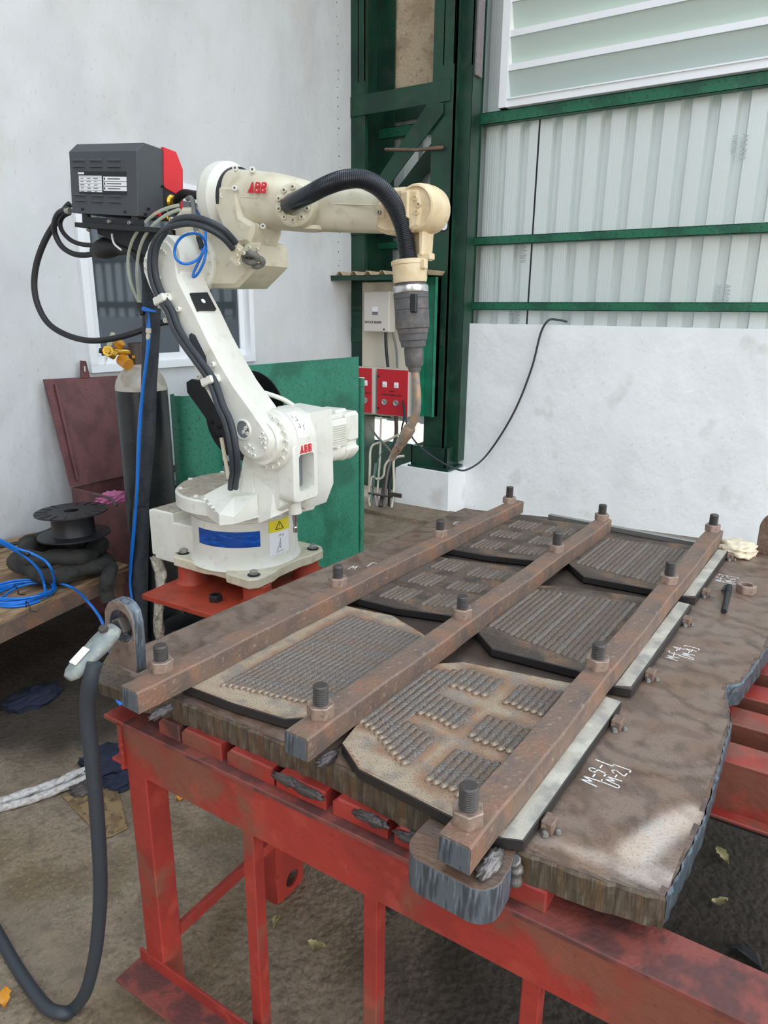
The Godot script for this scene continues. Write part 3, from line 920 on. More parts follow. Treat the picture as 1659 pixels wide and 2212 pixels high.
			for h in [Vector2(-0.006, 0.002), Vector2(0.006, 0.002), Vector2(0, -0.007)]:
				g = geo()
				g.cyl(Vector3(x + h.x, 0.895 + h.y, -4.873), Vector3(x + h.x, 0.895 + h.y, -4.8705), 0.003, 8, 0.0)
				part("pin_hole", g, M.black, so)
		for y in [0.84, 1.10]:
			g = geo()
			g.cyl(Vector3(bx[0] + 0.012, y, -4.88), Vector3(bx[0] + 0.012, y, -4.866), 0.009, 8)
			part("latch", g, M.black, t)
		var f := Transform3D(Basis(), Vector3((bx[0] + rx) / 2, 0.985, -4.8755))
		lettering("lettering", "SINGLE", f, 0.012, M.print_black, t, 700)
		f.origin.y = 0.955
		lettering("lettering", "PHASE POWER SOCKET", f, 0.0135, M.print_black, t, 700)
	# curved green guard sheet
	g = base(Vector3(-2.75, 0.8, -4.93))
	var gs := PackedVector2Array()
	for v in [Vector2(-2.86, 4.97), Vector2(-2.82, 4.93), Vector2(-2.79, 4.93), Vector2(-2.78, 4.90), Vector2(-2.75, 4.90), Vector2(-2.74, 4.93), Vector2(-2.67, 4.93), Vector2(-2.655, 4.91), Vector2(-2.645, 4.93), Vector2(-2.645, 4.98)]:
		gs.append(v)
	for i in range(9, -1, -1):
		gs.append(gs[i] + Vector2(0, 0.006))
	g.prism(gs, 0.80, 1.87, 0.001, Transform3D(Basis(Vector3.RIGHT, -PI / 2), Vector3.ZERO))
	solo("guard_sheet", g, M.guard, "folded glossy green guard sheet on the right upright of the column", "guard sheet", Vector3(-2.75, 0.8, -4.93))
	# cables from panel to boxes and down to the floor
	var runs := [
		[[Vector3(-3.0927, 1.4613, -4.9), Vector3(-3.0865, 1.334, -4.9), Vector3(-3.0665, 1.1762, -4.9)], 0.013, M.black, "thick black cable between the switch panel and the red box"],
		[[Vector3(-3.0389, 1.4514, -4.92), Vector3(-3.0015, 1.318, -4.92), Vector3(-2.99, 1.1714, -4.92)], 0.008, M.grey_cable, "grey cable beside the black one under the switch panel"],
		[[Vector3(-2.8991, 0.9172, -4.865), Vector3(-2.8447, 0.8015, -4.8), Vector3(-2.8764, 0.7024, -4.82), Vector3(-2.9012, 0.6005, -4.85)], 0.007, M.black, "black plug lead hanging from the red socket box"],
		[[Vector3(-3.0026, 0.7922, -4.93), Vector3(-2.9954, 0.6379, -4.93), Vector3(-3.0292, 0.4768, -4.93), Vector3(-3.0367, 0.3102, -4.85), Vector3(-3.0355, 0.1597, -4.8), Vector3(-3.0108, 0.0441, -4.72)], 0.017, M.iron, "dark conduit running down under the red box to the floor"],
		[[Vector3(-3.2501, 0.6962, -4.9), Vector3(-3.153, 0.6122, -4.86), Vector3(-2.9946, 0.5284, -4.8), Vector3(-2.9745, 0.4614, -4.82), Vector3(-2.9878, 0.29, -4.78), Vector3(-2.9741, 0.0459, -4.72)], 0.009, M.grey_cable, "grey flexible cable curving down from the half hidden red box"],
		[[Vector3(-2.9499, 0.6348, -4.9), Vector3(-3.0591, 0.5719, -4.88), Vector3(-3.1644, 0.5336, -4.85), Vector3(-3.1883, 0.4746, -4.83), Vector3(-3.1724, 0.342, -4.8), Vector3(-3.1473, 0.1135, -4.75), Vector3(-3.1043, 0.0299, -4.7)], 0.010, M.pvc, "cream conduit bending from the bright gap down along the green sheet edge"],
		[[Vector3(-2.8733, 0.4666, -4.86), Vector3(-2.937, 0.4508, -4.84), Vector3(-2.951, 0.4055, -4.82), Vector3(-2.9187, 0.2204, -4.78), Vector3(-2.9015, 0.0534, -4.72)], 0.010, M.pvc, "cream conduit looping beside the white plinth"],
		[[Vector3(-2.9584, 0.4504, -4.78), Vector3(-2.9947, 0.391, -4.76), Vector3(-3.0117, 0.2985, -4.76), Vector3(-3.0664, 0.2635, -4.76), Vector3(-3.1222, 0.2759, -4.76), Vector3(-3.1271, 0.1991, -4.74)], 0.009, M.pvc, "cream conduit elbow in the middle of the cable bundle"],
		[[Vector3(-2.9403, 0.6128, -4.87), Vector3(-3.0135, 0.5334, -4.83), Vector3(-3.0757, 0.4529, -4.8), Vector3(-3.0789, 0.3232, -4.75), Vector3(-3.086, 0.1891, -4.72), Vector3(-3.0913, 0.0767, -4.68)], 0.004, M.panel_green, "thin green earth wire among the conduits"],
		[[Vector3(-3.1422, 0.7622, -4.92), Vector3(-3.1319, 0.5693, -4.9), Vector3(-3.1135, 0.3787, -4.86), Vector3(-3.0916, 0.192, -4.8), Vector3(-3.0605, 0.0276, -4.74)], 0.009, M.panel_box, "straight pale pipe dropping behind the conduits"],
		[[Vector3(-2.9632, 0.4006, -4.84), Vector3(-2.9724, 0.2486, -4.8), Vector3(-2.9411, 0.0505, -4.74)], 0.012, M.black, "black cable lying against the white plinth"],
		[[Vector3(-3.1379, 0.3792, -4.84), Vector3(-3.1319, 0.1883, -4.79), Vector3(-3.082, 0.0265, -4.73)], 0.011, M.print_grey, "grey cable at the back of the bundle near the floor"],
	]
	for r in runs:
		var pts: Array = r[0]
		var at: Vector3 = pts[-1]
		g = base(at)
		g.tube(pts, r[1], 8, 6)
		solo("cable", g, r[2], r[3], "cable", at, "cables under the red socket boxes")
	g = base(Vector3(-3.06, 0.2, -4.8))
	g.slab(Vector3(-3.14, 0.1448, -4.76), Vector3(-2.9072, 0.1319, -4.72), 0.002)
	g.slab(Vector3(-2.9277, 0.182, -4.73), Vector3(-2.8078, 0.149, -4.71), 0.002)
	solo("cable_clamp", g, M.iron, "dark strap clamping the cable bundle beside the plinth", "clamp", Vector3(-3.06, 0.2, -4.8))
	# black lead over the low wall
	var lead := [Vector3(-1.7281, 1.5524, -5.28), Vector3(-1.7867, 1.5651, -5.24), Vector3(-1.8402, 1.5611, -5.19), Vector3(-1.8942, 1.4662, -5.19), Vector3(-1.9424, 1.2245, -5.19), Vector3(-2.0356, 0.935, -5.19), Vector3(-2.1526, 0.6869, -5.18), Vector3(-2.2932, 0.4658, -5.16), Vector3(-2.3588, 0.3934, -5), Vector3(-2.3936, 0.4181, -4.86), Vector3(-2.5725, 0.4861, -4.84), Vector3(-2.755, 0.5981, -4.84), Vector3(-2.8362, 0.7225, -4.84), Vector3(-2.8839, 0.8969, -4.855)]
	g = base(lead[9])
	g.tube(lead, 0.008, 8, 8)
	solo("wall_lead", g, M.cable, "thin dark lead hanging over the low white wall down to the column foot", "cable", lead[9])
	# straight white oval tag seen past the wrist
	g = base(Vector3(-2.5, 2.2, -4.98))
	g.prism(round_rect(0.028, 0.095, 0.027, 6), 0.0, 0.004, 0.001, Transform3D(Basis(), Vector3(-2.6353, 2.3011, -4.985)))
	solo("oval_tag", g, M.sticker_white, "pale oval tag on the column edge just past the robot wrist", "tag", Vector3(-2.5, 2.2, -4.98))



# ---------------------------------------------------------------- the welding table and all that lies on it
var TF := Transform3D(Basis(Vector3.UP, deg_to_rad(-2.75)), Vector3.ZERO)       # the bed plate and the bars are turned a little on the frame
const GLYPHS := {
	"M": [[0, 0, 0.12, 1, 0.36, 0.3, 0.6, 1, 0.72, 0]], "9": [[0.6, 0.6, 0.3, 0.5, 0.1, 0.7, 0.25, 1, 0.55, 0.95, 0.6, 0.6, 0.5, 0, 0.15, 0.0]], "1": [[0.3, 0, 0.35, 1]],
	"-": [[0.1, 0.5, 0.45, 0.5]], "[": [[0.45, 1.1, 0.15, 1.1, 0.1, -0.1, 0.4, -0.1]], "]": [[0.1, 1.1, 0.4, 1.1, 0.42, -0.1, 0.1, -0.1]], "2": [[0.05, 0.75, 0.3, 1, 0.55, 0.75, 0.1, 0.05, 0.6, 0.0]],
	"F": [[0.55, 1, 0.1, 1, 0.1, 0], [0.1, 0.55, 0.45, 0.55]], "4": [[0.45, 0, 0.45, 1, 0.05, 0.35, 0.65, 0.35]], "3": [[0.1, 0.95, 0.5, 0.9, 0.3, 0.55, 0.55, 0.3, 0.35, 0, 0.05, 0.1]],
	"6": [[0.5, 1, 0.15, 0.5, 0.2, 0.05, 0.5, 0.1, 0.5, 0.45, 0.15, 0.4]], "r": [[0.1, 0, 0.1, 1, 0.6, 1]], "E": [[0.6, 1, 0.1, 1, 0.1, 0, 0.6, 0], [0.1, 0.5, 0.5, 0.5]],
}


func chalk(text: String, at: Vector3, along: Vector3, up: Vector3, h: float, parent: Node3D):
	var g := geo()
	var x := 0.0
	for ch in text:
		for s in GLYPHS.get(ch, []):
			var pts := []
			for i in range(0, s.size(), 2):
				pts.append(at + along * (x + s[i] * h * 0.8) + up * s[i + 1] * h)
			for i in pts.size() - 1:
				var dir: Vector3 = (pts[i + 1] - pts[i]).normalized()
				g.beam(pts[i] - dir * h * 0.04, pts[i + 1] + dir * h * 0.04, h * 0.085, 0.0006, Vector3.UP, 0.0)
		x += h * (0.42 if ch in "-1[]" else 0.68)
	part("chalk_marking", g, M.chalk, parent)


func hexagon(r: float) -> PackedVector2Array:
	return arc(Vector2.ZERO, r, 0, 300, 5)


func nut_shape(g: Geo, at: Vector3, r: float, h: float, turn: float, bore: float, tilt := Basis()):
	var f := Transform3D(tilt * Basis(Vector3.UP, turn) * Basis(Vector3.RIGHT, -PI / 2), at)
	var n := 24
	var outer := star(hexagon(r), Vector2.ZERO, n)
	var inner := arc(Vector2.ZERO, bore, 0, 345, 23)
	g.ring_plate(outer, inner, 0.0, h, f, r * 0.07)


func bead_mesh(length: float, w: float, h: float, sd: int) -> ArrayMesh:
	var g := Geo.new(Vector3.ZERO)
	var r := RandomNumberGenerator.new()
	r.seed = sd
	var rings := []
	var n := maxi(8, int(length / 0.0045))
	for i in n + 1:
		var t := float(i) / n
		var e := 1.0
		if i == 0:
			e = 0.25
		elif i == 1:
			e = 1.05
		elif i >= n:
			e = 0.4
		var k := e * (1.0 + r.randf_range(-0.12, 0.14))
		var dx := r.randf_range(-0.05, 0.05) * w
		var ring := PackedVector3Array()
		for s in 7:
			var a := PI * s / 6.0
			ring.append(Vector3(dx + cos(a) * w * 0.5 * minf(k, 1.08), sin(a) * h * k - 0.0008, -t * length))
		rings.append(ring)
	g.loft(rings, true, true, false)
	return g.mesh()


func build_table():
	# red frame
	var t := thing("table_frame", "red painted steel table frame under the thick plate", "table frame", Vector3(-0.6, 0, -1.6))
	var g := geo()
	g.slab(Vector3(-1.15, 0.662, -0.793), Vector3(0.75, 0.775, -0.783), 0.001)
	part("front_web", g, M.red_frame, t)
	g = geo()
	g.slab(Vector3(-1.15, 0.765, -0.87), Vector3(0.75, 0.776, -0.781), 0.002)
	g.slab(Vector3(-1.15, 0.662, -0.86), Vector3(0.75, 0.67, -0.79), 0.002)
	part("front_flange", g, M.red_dirty, t)
	g = geo()
	g.slab(Vector3(-1.138, 0.663, -2.45), Vector3(-1.128, 0.776, -0.785), 0.001)
	g.slab(Vector3(-1.19, 0.766, -2.45), Vector3(-1.128, 0.777, -0.78), 0.002)
	g.slab(Vector3(-1.185, 0.662, -2.45), Vector3(-1.128, 0.671, -0.785), 0.002)
	part("side_channel", g, M.red_frame, t)
	g = geo()
	g.tube([Vector3(-1.139, 0.664, -0.781), Vector3(-1.138, 0.70, -0.780), Vector3(-1.140, 0.735, -0.781), Vector3(-1.139, 0.772, -0.781)], func(s): return 0.006 + 0.0016 * sin(s * 40.0), 8, 6)
	part("weld_seam", g, M.red_frame, t)
	g = geo()
	g.slab(Vector3(-1.134, 0.0, -0.84), Vector3(-1.075, 0.664, -0.784), 0.003)
	part("leg", g, M.red_frame, t)
	for x in [-0.806, -0.524, -0.236]:
		g = geo()
		g.slab(Vector3(x - 0.0145, 0.0, -0.829), Vector3(x + 0.0145, 0.663, -0.80), 0.002)
		part("vertical_bar", g, M.red_frame, t)
	# lower angle along the front
	g = geo()
	g.slab(Vector3(-1.155, 0.135, -0.787), Vector3(0.75, 0.168, -0.781), 0.001)
	part("lower_angle", g, M.red_frame, t)
	g = geo()
	g.slab(Vector3(-1.16, 0.130, -0.784), Vector3(0.75, 0.136, -0.715), 0.001)
	part("lower_angle", g, M.red_dirty, t)
	# leg behind, with a round hole through its side
	g = geo()
	g.slab(Vector3(-1.135, 0, -1.178), Vector3(-1.082, 0.66, -1.17), 0.001)
	g.slab(Vector3(-1.135, 0, -1.285), Vector3(-1.127, 0.66, -1.17), 0.001)
	var side := Transform3D(Basis(Vector3(0, 0, -1), Vector3(0, 1, 0), Vector3(1, 0, 0)), Vector3(0, 0, 0))
	g.prism(PackedVector2Array([Vector2(1.17, 0.095), Vector2(1.285, 0.095), Vector2(1.285, 0.66), Vector2(1.17, 0.66)]), -1.082, -1.075, 0.001, side)
	var hole := arc(Vector2(1.235, 0.045), 0.026, 0, 345, 23)
	g.ring_plate(star(PackedVector2Array([Vector2(1.17, 0), Vector2(1.285, 0), Vector2(1.285, 0.095), Vector2(1.17, 0.095)]), Vector2(1.235, 0.045), 24), hole, -1.082, -1.075, side, 0.0005)
	part("leg", g, M.red_frame, t)
	g = geo()
	g.slab(Vector3(-1.09, 0.2, -1.17), Vector3(-1.075, 0.23, -0.84), 0.001)
	part("brace", g, M.red_frame, t)
	# cross beams seen to the right of the bed
	for z in [-1.335, -1.484, -1.615, -1.757, -1.90, -2.04, -2.2, -2.36]:
		g = geo()
		g.slab(Vector3(-1.13, 0.768, z - 0.075), Vector3(0.75, 0.776, z), 0.002)
		g.slab(Vector3(-1.13, 0.66, z - 0.008), Vector3(0.75, 0.772, z - 0.001), 0.001)
		g.slab(Vector3(-1.13, 0.66, z - 0.03), Vector3(0.75, 0.668, z + 0.025), 0.002)
		part("cross_beam", g, M.red_frame, t)
	g = geo()
	g.slab(Vector3(-0.085, 0.57, -1.92), Vector3(0.75, 0.66, -1.42), 0.01)  # added black block standing for the deep shadow under the beams
	part("shadow_block", g, M.black_matt, t)
	# spacer blocks on the front beam
	for r in [[-1.04, -0.979], [-0.973, -0.864], [-0.85, -0.735], [-0.729, -0.617], [-0.603, -0.492], [-0.480, -0.40], [-0.285, -0.225]]:
		g = geo()
		var p := PackedVector2Array([Vector2(r[0], 0.774), Vector2(r[1], 0.774), Vector2(r[1], 0.8125), Vector2(r[0] + 0.012, 0.8125), Vector2(r[0], 0.80)])
		g.prism(p, -0.86, -0.80, 0.003)
		part("spacer_block", g, M.red_frame if r[0] > -1.0 else M.red_dirty, t)
	for w in [[-0.70, 0.803], [-0.655, 0.800], [-0.52, 0.803], [-0.44, 0.800], [-0.42, 0.806]]:
		g = geo()
		_heap(g, Vector3(w[0], w[1] + 0.002, -0.797), Vector3(0.034, 0.009, 0.008), int(w[0] * -1000))
		part("weld_blob", g, M.iron, t)

	# bed plate with flame-cut edges
	t = thing("bed_plate", "thick brown steel bed plate with ragged flame cut edges", "steel plate", Vector3(-0.6, 0.812, -1.6), "", TF)
	var near := [Vector2(-1.285, -0.79), Vector2(-1.12, -0.742), Vector2(-1.05, -0.760), Vector2(-0.9, -0.772), Vector2(-0.671, -0.787), Vector2(-0.473, -0.781), Vector2(-0.316, -0.786), Vector2(-0.2, -0.801), Vector2(-0.114, -0.822)]
	var right := [Vector2(-0.114, -0.822), Vector2(-0.104, -1.0), Vector2(-0.112, -1.19), Vector2(-0.118, -1.33), Vector2(-0.145, -1.43), Vector2(-0.150, -1.47), Vector2(-0.128, -1.50), Vector2(-0.118, -1.60), Vector2(-0.106, -1.72), Vector2(-0.10, -2.53)]
	var far := [Vector2(-0.10, -2.53), Vector2(-0.434, -2.507), Vector2(-0.931, -2.437), Vector2(-1.259, -2.343), Vector2(-1.285, -0.79)]
	var outline := PackedVector2Array()
	var sides := {"near": [], "right": [], "far": []}
	for s in [["near", near, 0.0022], ["right", right, 0.0012], ["far", far, 0.001]]:
		for i in s[1].size() - 1:
			var n := maxi(1, int((s[1][i + 1] - s[1][i]).length() / 0.012))
			for k in n:
				var v: Vector2 = s[1][i].lerp(s[1][i + 1], float(k) / n) + Vector2(rng.randf_range(-1, 1), rng.randf_range(-1, 1)) * s[2]
				outline.append(v)
				sides[s[0]].append(v)
	sides.near.append(sides.right[0])
	sides.right.append(sides.far[0])
	sides.far.append(sides.near[0])
	for s in [["near", M.flame_cut], ["right", M.blue_cut], ["far", M.flame_cut]]:
		g = geo()
		var pts: Array = sides[s[0]]
		var lips := []
		for i in pts.size():
			lips.append([0.812, 0.825, 0.845, 0.857, 0.8615])
		for i in pts.size() - 1:
			for l in 4:
				var q := []
				for c in [[i, l], [i + 1, l], [i + 1, l + 1], [i, l + 1]]:
					var h := fmod(absf(sin(c[0] * 12.9 + c[1] * 78.2) * 437.5), 1.0)
					var v: Vector2 = pts[c[0]]
					var push: Vector2 = (v - Vector2(-0.65, -1.6)).normalized() * (0.003 * (h - 0.5) + (-0.004 if c[1] == 4 else 0.0))
					q.append(Vector3(v.x + push.x, lips[c[0]][c[1]], v.y + push.y))
				g.quad(q[0], q[1], q[2], q[3], -1)
		part("cut_edge", g, s[1], t)
	g = geo()
	var flat := PackedVector2Array()
	for v in outline:
		flat.append(Vector2(v.x, -v.y))
	flat = Geo.inset(flat if not Geometry2D.is_polygon_clockwise(flat) else flat, 0.0035)
	g.prism(flat, 0.813, 0.862, 0.0, Transform3D(Basis(Vector3.RIGHT, -PI / 2), Vector3.ZERO))
	part("plate", g, M.bed, t)
	var bn := FastNoiseLite.new()
	bn.seed = 15
	bn.frequency = 5.0
	bn.fractal_octaves = 5
	var rim := PackedVector2Array()
	for v in flat:
		rim.append(Vector2(v.x, -v.y))
	part("top_face", tinted_grid(rim, 0.8623, 0.0085, func(p: Vector2) -> Color:
		var n := bn.get_noise_2d(p.x, p.y)
		var dusty := smoothstep(-0.025, 0.03, minf(minf(p.x + 1.07, -0.345 - p.x), minf(-1.24 - p.y, p.y + 2.45)) + n * 0.05)
		dusty = maxf(dusty, smoothstep(0.05, 0.0, absf(p.x + 0.665) + n * 0.03) * smoothstep(-0.86, -0.95, p.y))
		var c := Color(0.37, 0.292, 0.245).lerp(Color(0.125, 0.105, 0.092), dusty)
		c = c.lerp(Color(0.215, 0.165, 0.135), 0.75 * smoothstep(0.2, 0.9, sin(p.y * 62.0 + p.x * 6.0 + n * 9.0)) * (1.0 - dusty))
		# metal rubbed bright near the near right corner
		var a := Vector2(-0.175, -0.875)
		var b := Vector2(-0.127, -1.02)
		var s := clampf((p - a).dot(b - a) / (b - a).length_squared(), 0, 1)
		var rub := smoothstep(0.03, 0.004, p.distance_to(a.lerp(b, s)) + n * 0.014)
		rub = maxf(rub, 0.6 * smoothstep(0.022, 0.0, absf(p.y + 0.842 + (p.x + 0.2) * 0.17) + n * 0.02) * smoothstep(-0.31, -0.25, p.x))
		return c.lerp(Color(1.0, 0.97, 0.94), rub * 0.9)), tinted(M.bed_light), t)
	chalk("M-9-1", Vector3(-0.266, 0.8622, -0.992), Vector3(0.06, 0, -1).normalized(), Vector3(-1, 0, 0), 0.028, t)
	chalk("[M-2]", Vector3(-0.238, 0.8622, -1.006), Vector3(0.06, 0, -1).normalized(), Vector3(-1, 0, 0), 0.024, t)
	chalk("M-F-4", Vector3(-0.263, 0.8622, -1.522), Vector3(0, 0, -1), Vector3(-1, 0, 0), 0.026, t)
	chalk("[M-4]", Vector3(-0.238, 0.8622, -1.546), Vector3(0, 0, -1), Vector3(-1, 0, 0), 0.026, t)
	chalk("M-F-3", Vector3(-0.268, 0.8622, -2.10), Vector3(0, 0, -1), Vector3(-1, 0, 0), 0.026, t)
	chalk("[M-6]", Vector3(-0.243, 0.8622, -2.10), Vector3(0, 0, -1), Vector3(-1, 0, 0), 0.026, t)
	chalk("rE", Vector3(-1.175, 0.8622, -1.59), Vector3(0.9, 0, -0.4).normalized(), Vector3(-0.2, 0, -1).normalized(), 0.035, t)
	chalk("M", Vector3(-1.205, 0.8622, -1.54), Vector3(0.9, 0, -0.4).normalized(), Vector3(-0.2, 0, -1).normalized(), 0.03, t)
	chalk("E3", Vector3(-1.185, 0.8622, -2.13), Vector3(0.9, 0, -0.4).normalized(), Vector3(-0.2, 0, -1).normalized(), 0.035, t)
	# rounded lug welded to the near edge
	t = thing("rounded_lug", "thick rounded steel lug with a bluish sawn edge sticking out at the near table edge", "steel lug", Vector3(-0.38, 0.812, -0.73), "", TF)
	var lg := PackedVector2Array([Vector2(-0.445, 0.795), Vector2(-0.448, 0.735)])
	lg.append_array(arc(Vector2(-0.413, 0.722), 0.034, 180, 270, 6))
	lg.append_array(arc(Vector2(-0.338, 0.722), 0.034, 270, 360, 6))
	lg.append_array(PackedVector2Array([Vector2(-0.306, 0.755), Vector2(-0.316, 0.795)]))
	g = geo()
	var lf := Transform3D(Basis(Vector3(1, 0, 0), Vector3(0, 0, 1), Vector3(0, -1, 0)), Vector3.ZERO)
	# in that frame y is +z (towards the viewer edge)
	for v in lg.size():
		lg[v].y = -lg[v].y
	g.prism(lg, -0.862, -0.802, 0.002, lf)
	part("sawn_body", g, M.sawn, t)
	g = geo()
	g.prism(Geo.inset(lg if not Geometry2D.is_polygon_clockwise(lg) else PackedVector2Array(Array(lg).duplicate()), 0.0005), -0.8632, -0.861, 0.001, lf)
	part("top_face", g, M.bed, t)
	g = geo()
	g.tube([Vector3(-0.308, 0.862, -0.768), Vector3(-0.305, 0.85, -0.772), Vector3(-0.305, 0.835, -0.774), Vector3(-0.306, 0.815, -0.776)], func(s): return 0.009 + 0.0015 * sin(s * 16.0), 8, 8)
	part("weld_seam", g, M.weld, t)
	g = geo()
	_heap(g, Vector3(-0.328, 0.868, -0.735), Vector3(0.012, 0.012, 0.03), 44)
	part("weld_blob", g, M.weld, t)

	# six hardfaced wear plates
	var plates := [
		["near left wear plate fully covered with fine weld beads, beside the earth clamp", [Vector2(-1.052, -0.79), Vector2(-1.03, -0.783), Vector2(-0.90, -0.793), Vector2(-0.785, -0.812), Vector2(-0.73, -0.862), Vector2(-0.69, -0.875), Vector2(-0.69, -1.22), Vector2(-0.77, -1.262), Vector2(-0.88, -1.302), Vector2(-1.052, -1.275)], true],
		["middle left wear plate with six dusty bead patches, behind the near left plate", [Vector2(-1.06, -1.33), Vector2(-0.90, -1.345), Vector2(-0.764, -1.387), Vector2(-0.69, -1.40), Vector2(-0.69, -1.80), Vector2(-0.775, -1.80), Vector2(-1.06, -1.73)], false],
		["far left wear plate with six small bead patches at the far end of the table", [Vector2(-1.06, -1.82), Vector2(-0.90, -1.84), Vector2(-0.767, -1.884), Vector2(-0.69, -1.89), Vector2(-0.69, -2.36), Vector2(-1.06, -2.30)], false],
		["near right wear plate of tan steel with an E of beads and three patches", [Vector2(-0.672, -0.89), Vector2(-0.655, -0.815), Vector2(-0.588, -0.775), Vector2(-0.417, -0.767), Vector2(-0.339, -0.768), Vector2(-0.302, -0.785), Vector2(-0.302, -1.238), Vector2(-0.40, -1.25), Vector2(-0.626, -1.197), Vector2(-0.672, -1.155)], true],
		["middle right wear plate covered with dark weld beads between the bars", [Vector2(-0.69, -1.40), Vector2(-0.672, -1.345), Vector2(-0.605, -1.288), Vector2(-0.415, -1.306), Vector2(-0.339, -1.285), Vector2(-0.300, -1.296), Vector2(-0.298, -1.82), Vector2(-0.418, -1.79), Vector2(-0.62, -1.74), Vector2(-0.69, -1.69)], false],
		["far right wear plate covered with weld beads nearest the white wall", [Vector2(-0.69, -2.0), Vector2(-0.677, -1.93), Vector2(-0.595, -1.845), Vector2(-0.414, -1.863), Vector2(-0.335, -1.862), Vector2(-0.300, -1.872), Vector2(-0.300, -2.341), Vector2(-0.40, -2.33), Vector2(-0.69, -2.28)], false],
	]
	# bead fields of each plate: x from, x to, number, near z at both ends, far z at both ends
	var fields := [
		[[-0.962, -0.758, 17, -0.826, -0.882, -1.242, -1.244]],
		[[-0.975, -0.909, 6, -1.376, -1.390, -1.468, -1.480], [-0.974, -0.910, 6, -1.508, -1.516, -1.598, -1.608], [-0.981, -0.914, 6, -1.643, -1.652, -1.738, -1.744], [-0.858, -0.775, 7, -1.398, -1.43, -1.488, -1.525], [-0.862, -0.782, 7, -1.530, -1.55, -1.60, -1.62], [-0.866, -0.782, 7, -1.65, -1.67, -1.73, -1.75]],
		[[-0.976, -0.907, 6, -1.878, -1.90, -1.978, -1.985], [-0.980, -0.908, 6, -2.02, -2.035, -2.10, -2.115], [-0.975, -0.90, 6, -2.15, -2.165, -2.25, -2.26], [-0.856, -0.774, 7, -1.906, -1.934, -1.985, -2.0], [-0.845, -0.774, 6, -2.03, -2.05, -2.12, -2.135], [-0.846, -0.772, 6, -2.165, -2.185, -2.255, -2.268]],
		[[-0.664, -0.606, 5, -0.885, -0.865, -1.126, -1.165], [-0.592, -0.534, 5, -0.855, -0.828, -0.94, -0.925], [-0.592, -0.520, 6, -0.972, -0.968, -1.055, -1.045], [-0.592, -0.526, 5, -1.092, -1.096, -1.178, -1.175], [-0.480, -0.41, 6, -0.818, -0.812, -0.918, -0.925], [-0.482, -0.408, 6, -0.960, -0.958, -1.043, -1.046], [-0.480, -0.410, 6, -1.098, -1.097, -1.184, -1.206]],
		[[-0.660, -0.420, 17, -1.384, -1.342, -1.674, -1.736]],
		[[-0.648, -0.405, 17, -1.938, -1.902, -2.236, -2.268]],
	]
	for k in 6:
		var out := PackedVector2Array()
		var mid := Vector2.ZERO
		for v in plates[k][1]:
			out.append(Vector2(v.x, -v.y))
			mid += v / plates[k][1].size()
		t = thing("wear_plate", plates[k][0], "wear plate", Vector3(mid.x, 0.867, mid.y), "hardfaced wear plates clamped on the table", TF)
		var up := Transform3D(Basis(Vector3.RIGHT, -PI / 2), Vector3.ZERO)
		var tan: bool = plates[k][2]
		g = geo()
		g.prism(out, 0.8655, 0.8846, 0.0015, up)
		part("plate_edge", g, M.plate_edge, t)
		g = geo()
		var ccw := out.duplicate()
		if Geometry2D.is_polygon_clockwise(ccw):
			ccw.reverse()
		ccw = Geo.inset(ccw, 0.0018)
		g.prism(ccw, 0.8840, 0.8850, 0.0, up)
		var face := part("top_face", g, M.plate_tan if tan else M.plate_dark, t)
		if tan:
			var shape := PackedVector2Array()
			for v in ccw:
				shape.append(Vector2(v.x, -v.y))
			var ff: Array = fields[k]
			part("heat_tint", tinted_grid(shape, 0.8853, 0.0065, func(p: Vector2) -> Color:
				var n := bn.get_noise_2d(p.x * 1.6, p.y * 1.6)
				var d := 1.0
				for f in ff:
					d = minf(d, box_distance(p, Vector2(f[0], maxf(f[5], f[6])) - Vector2(0, 0), Vector2(f[1], minf(f[3], f[4]))))
				d += n * 0.018
				var c := Color(0.30, 0.20, 0.14).lerp(Color(0.40, 0.235, 0.145), smoothstep(0.0, 0.012, d)).lerp(Color(0.52, 0.41, 0.30), smoothstep(0.010, 0.032, d))
				return c.lerp(Color(0.30, 0.26, 0.23), 0.7 * smoothstep(0.0, 0.4, bn.get_noise_2d(p.x * 3.0 + 9.0, p.y * 3.0)))), tinted(M.plate_bare), face)
		if k >= 3:
			g = geo()
			var z0: float = [-0.772, -1.292, -1.868][k - 3]
			var z1: float = [-1.236, -1.815, -2.336][k - 3]
			g.prism(PackedVector2Array([Vector2(-0.331, -z0 + 0.0), Vector2(-0.304, -z0 + 0.013), Vector2(-0.303, -z1), Vector2(-0.331, -z1)]), 0.8850, 0.8857, 0.0, up)
			part("bare_margin", g, M.plate_bright, t)
		for f in fields[k]:
			var pitch: float = absf(f[1] - f[0]) / (f[2] - 1)
			for i in f[2]:
				var s: float = float(i) / (f[2] - 1)
				var x: float = lerpf(f[0], f[1], s)
				var zn: float = lerpf(f[3], f[4], s) + rng.randf_range(-0.003, 0.003)
				var zf: float = lerpf(f[5], f[6], s) + rng.randf_range(-0.003, 0.003)
				var b := part("weld_bead", bead_mesh(zn - zf, pitch * 1.02, 0.0058 if tan else 0.005, 100 + k * 50 + i), M.bead if (tan or i % 4 == 0) else M.bead_dark, t)
				b.position = Vector3(x, 0.8848, zn) - O
				if tan:
					var e := Geo.new(O + b.position)
					e.lathe([Vector2(0, 0), Vector2(pitch * 0.48, 0.0), Vector2(pitch * 0.42, 0.0040), Vector2(pitch * 0.2, 0.0060), Vector2(0, 0.0064)], Transform3D(Basis().scaled(Vector3(1, 1, 1.25)), O + b.position + Vector3(0, 0, -0.003)), 10)
					part("bead_end", e, M.bead_end, b)
	# clamp bars with their studs
	var bars := [["left", -1.034, -0.664, -2.352], ["middle", -0.690, -0.738, -2.312], ["right", -0.357, -0.682, -2.406]]
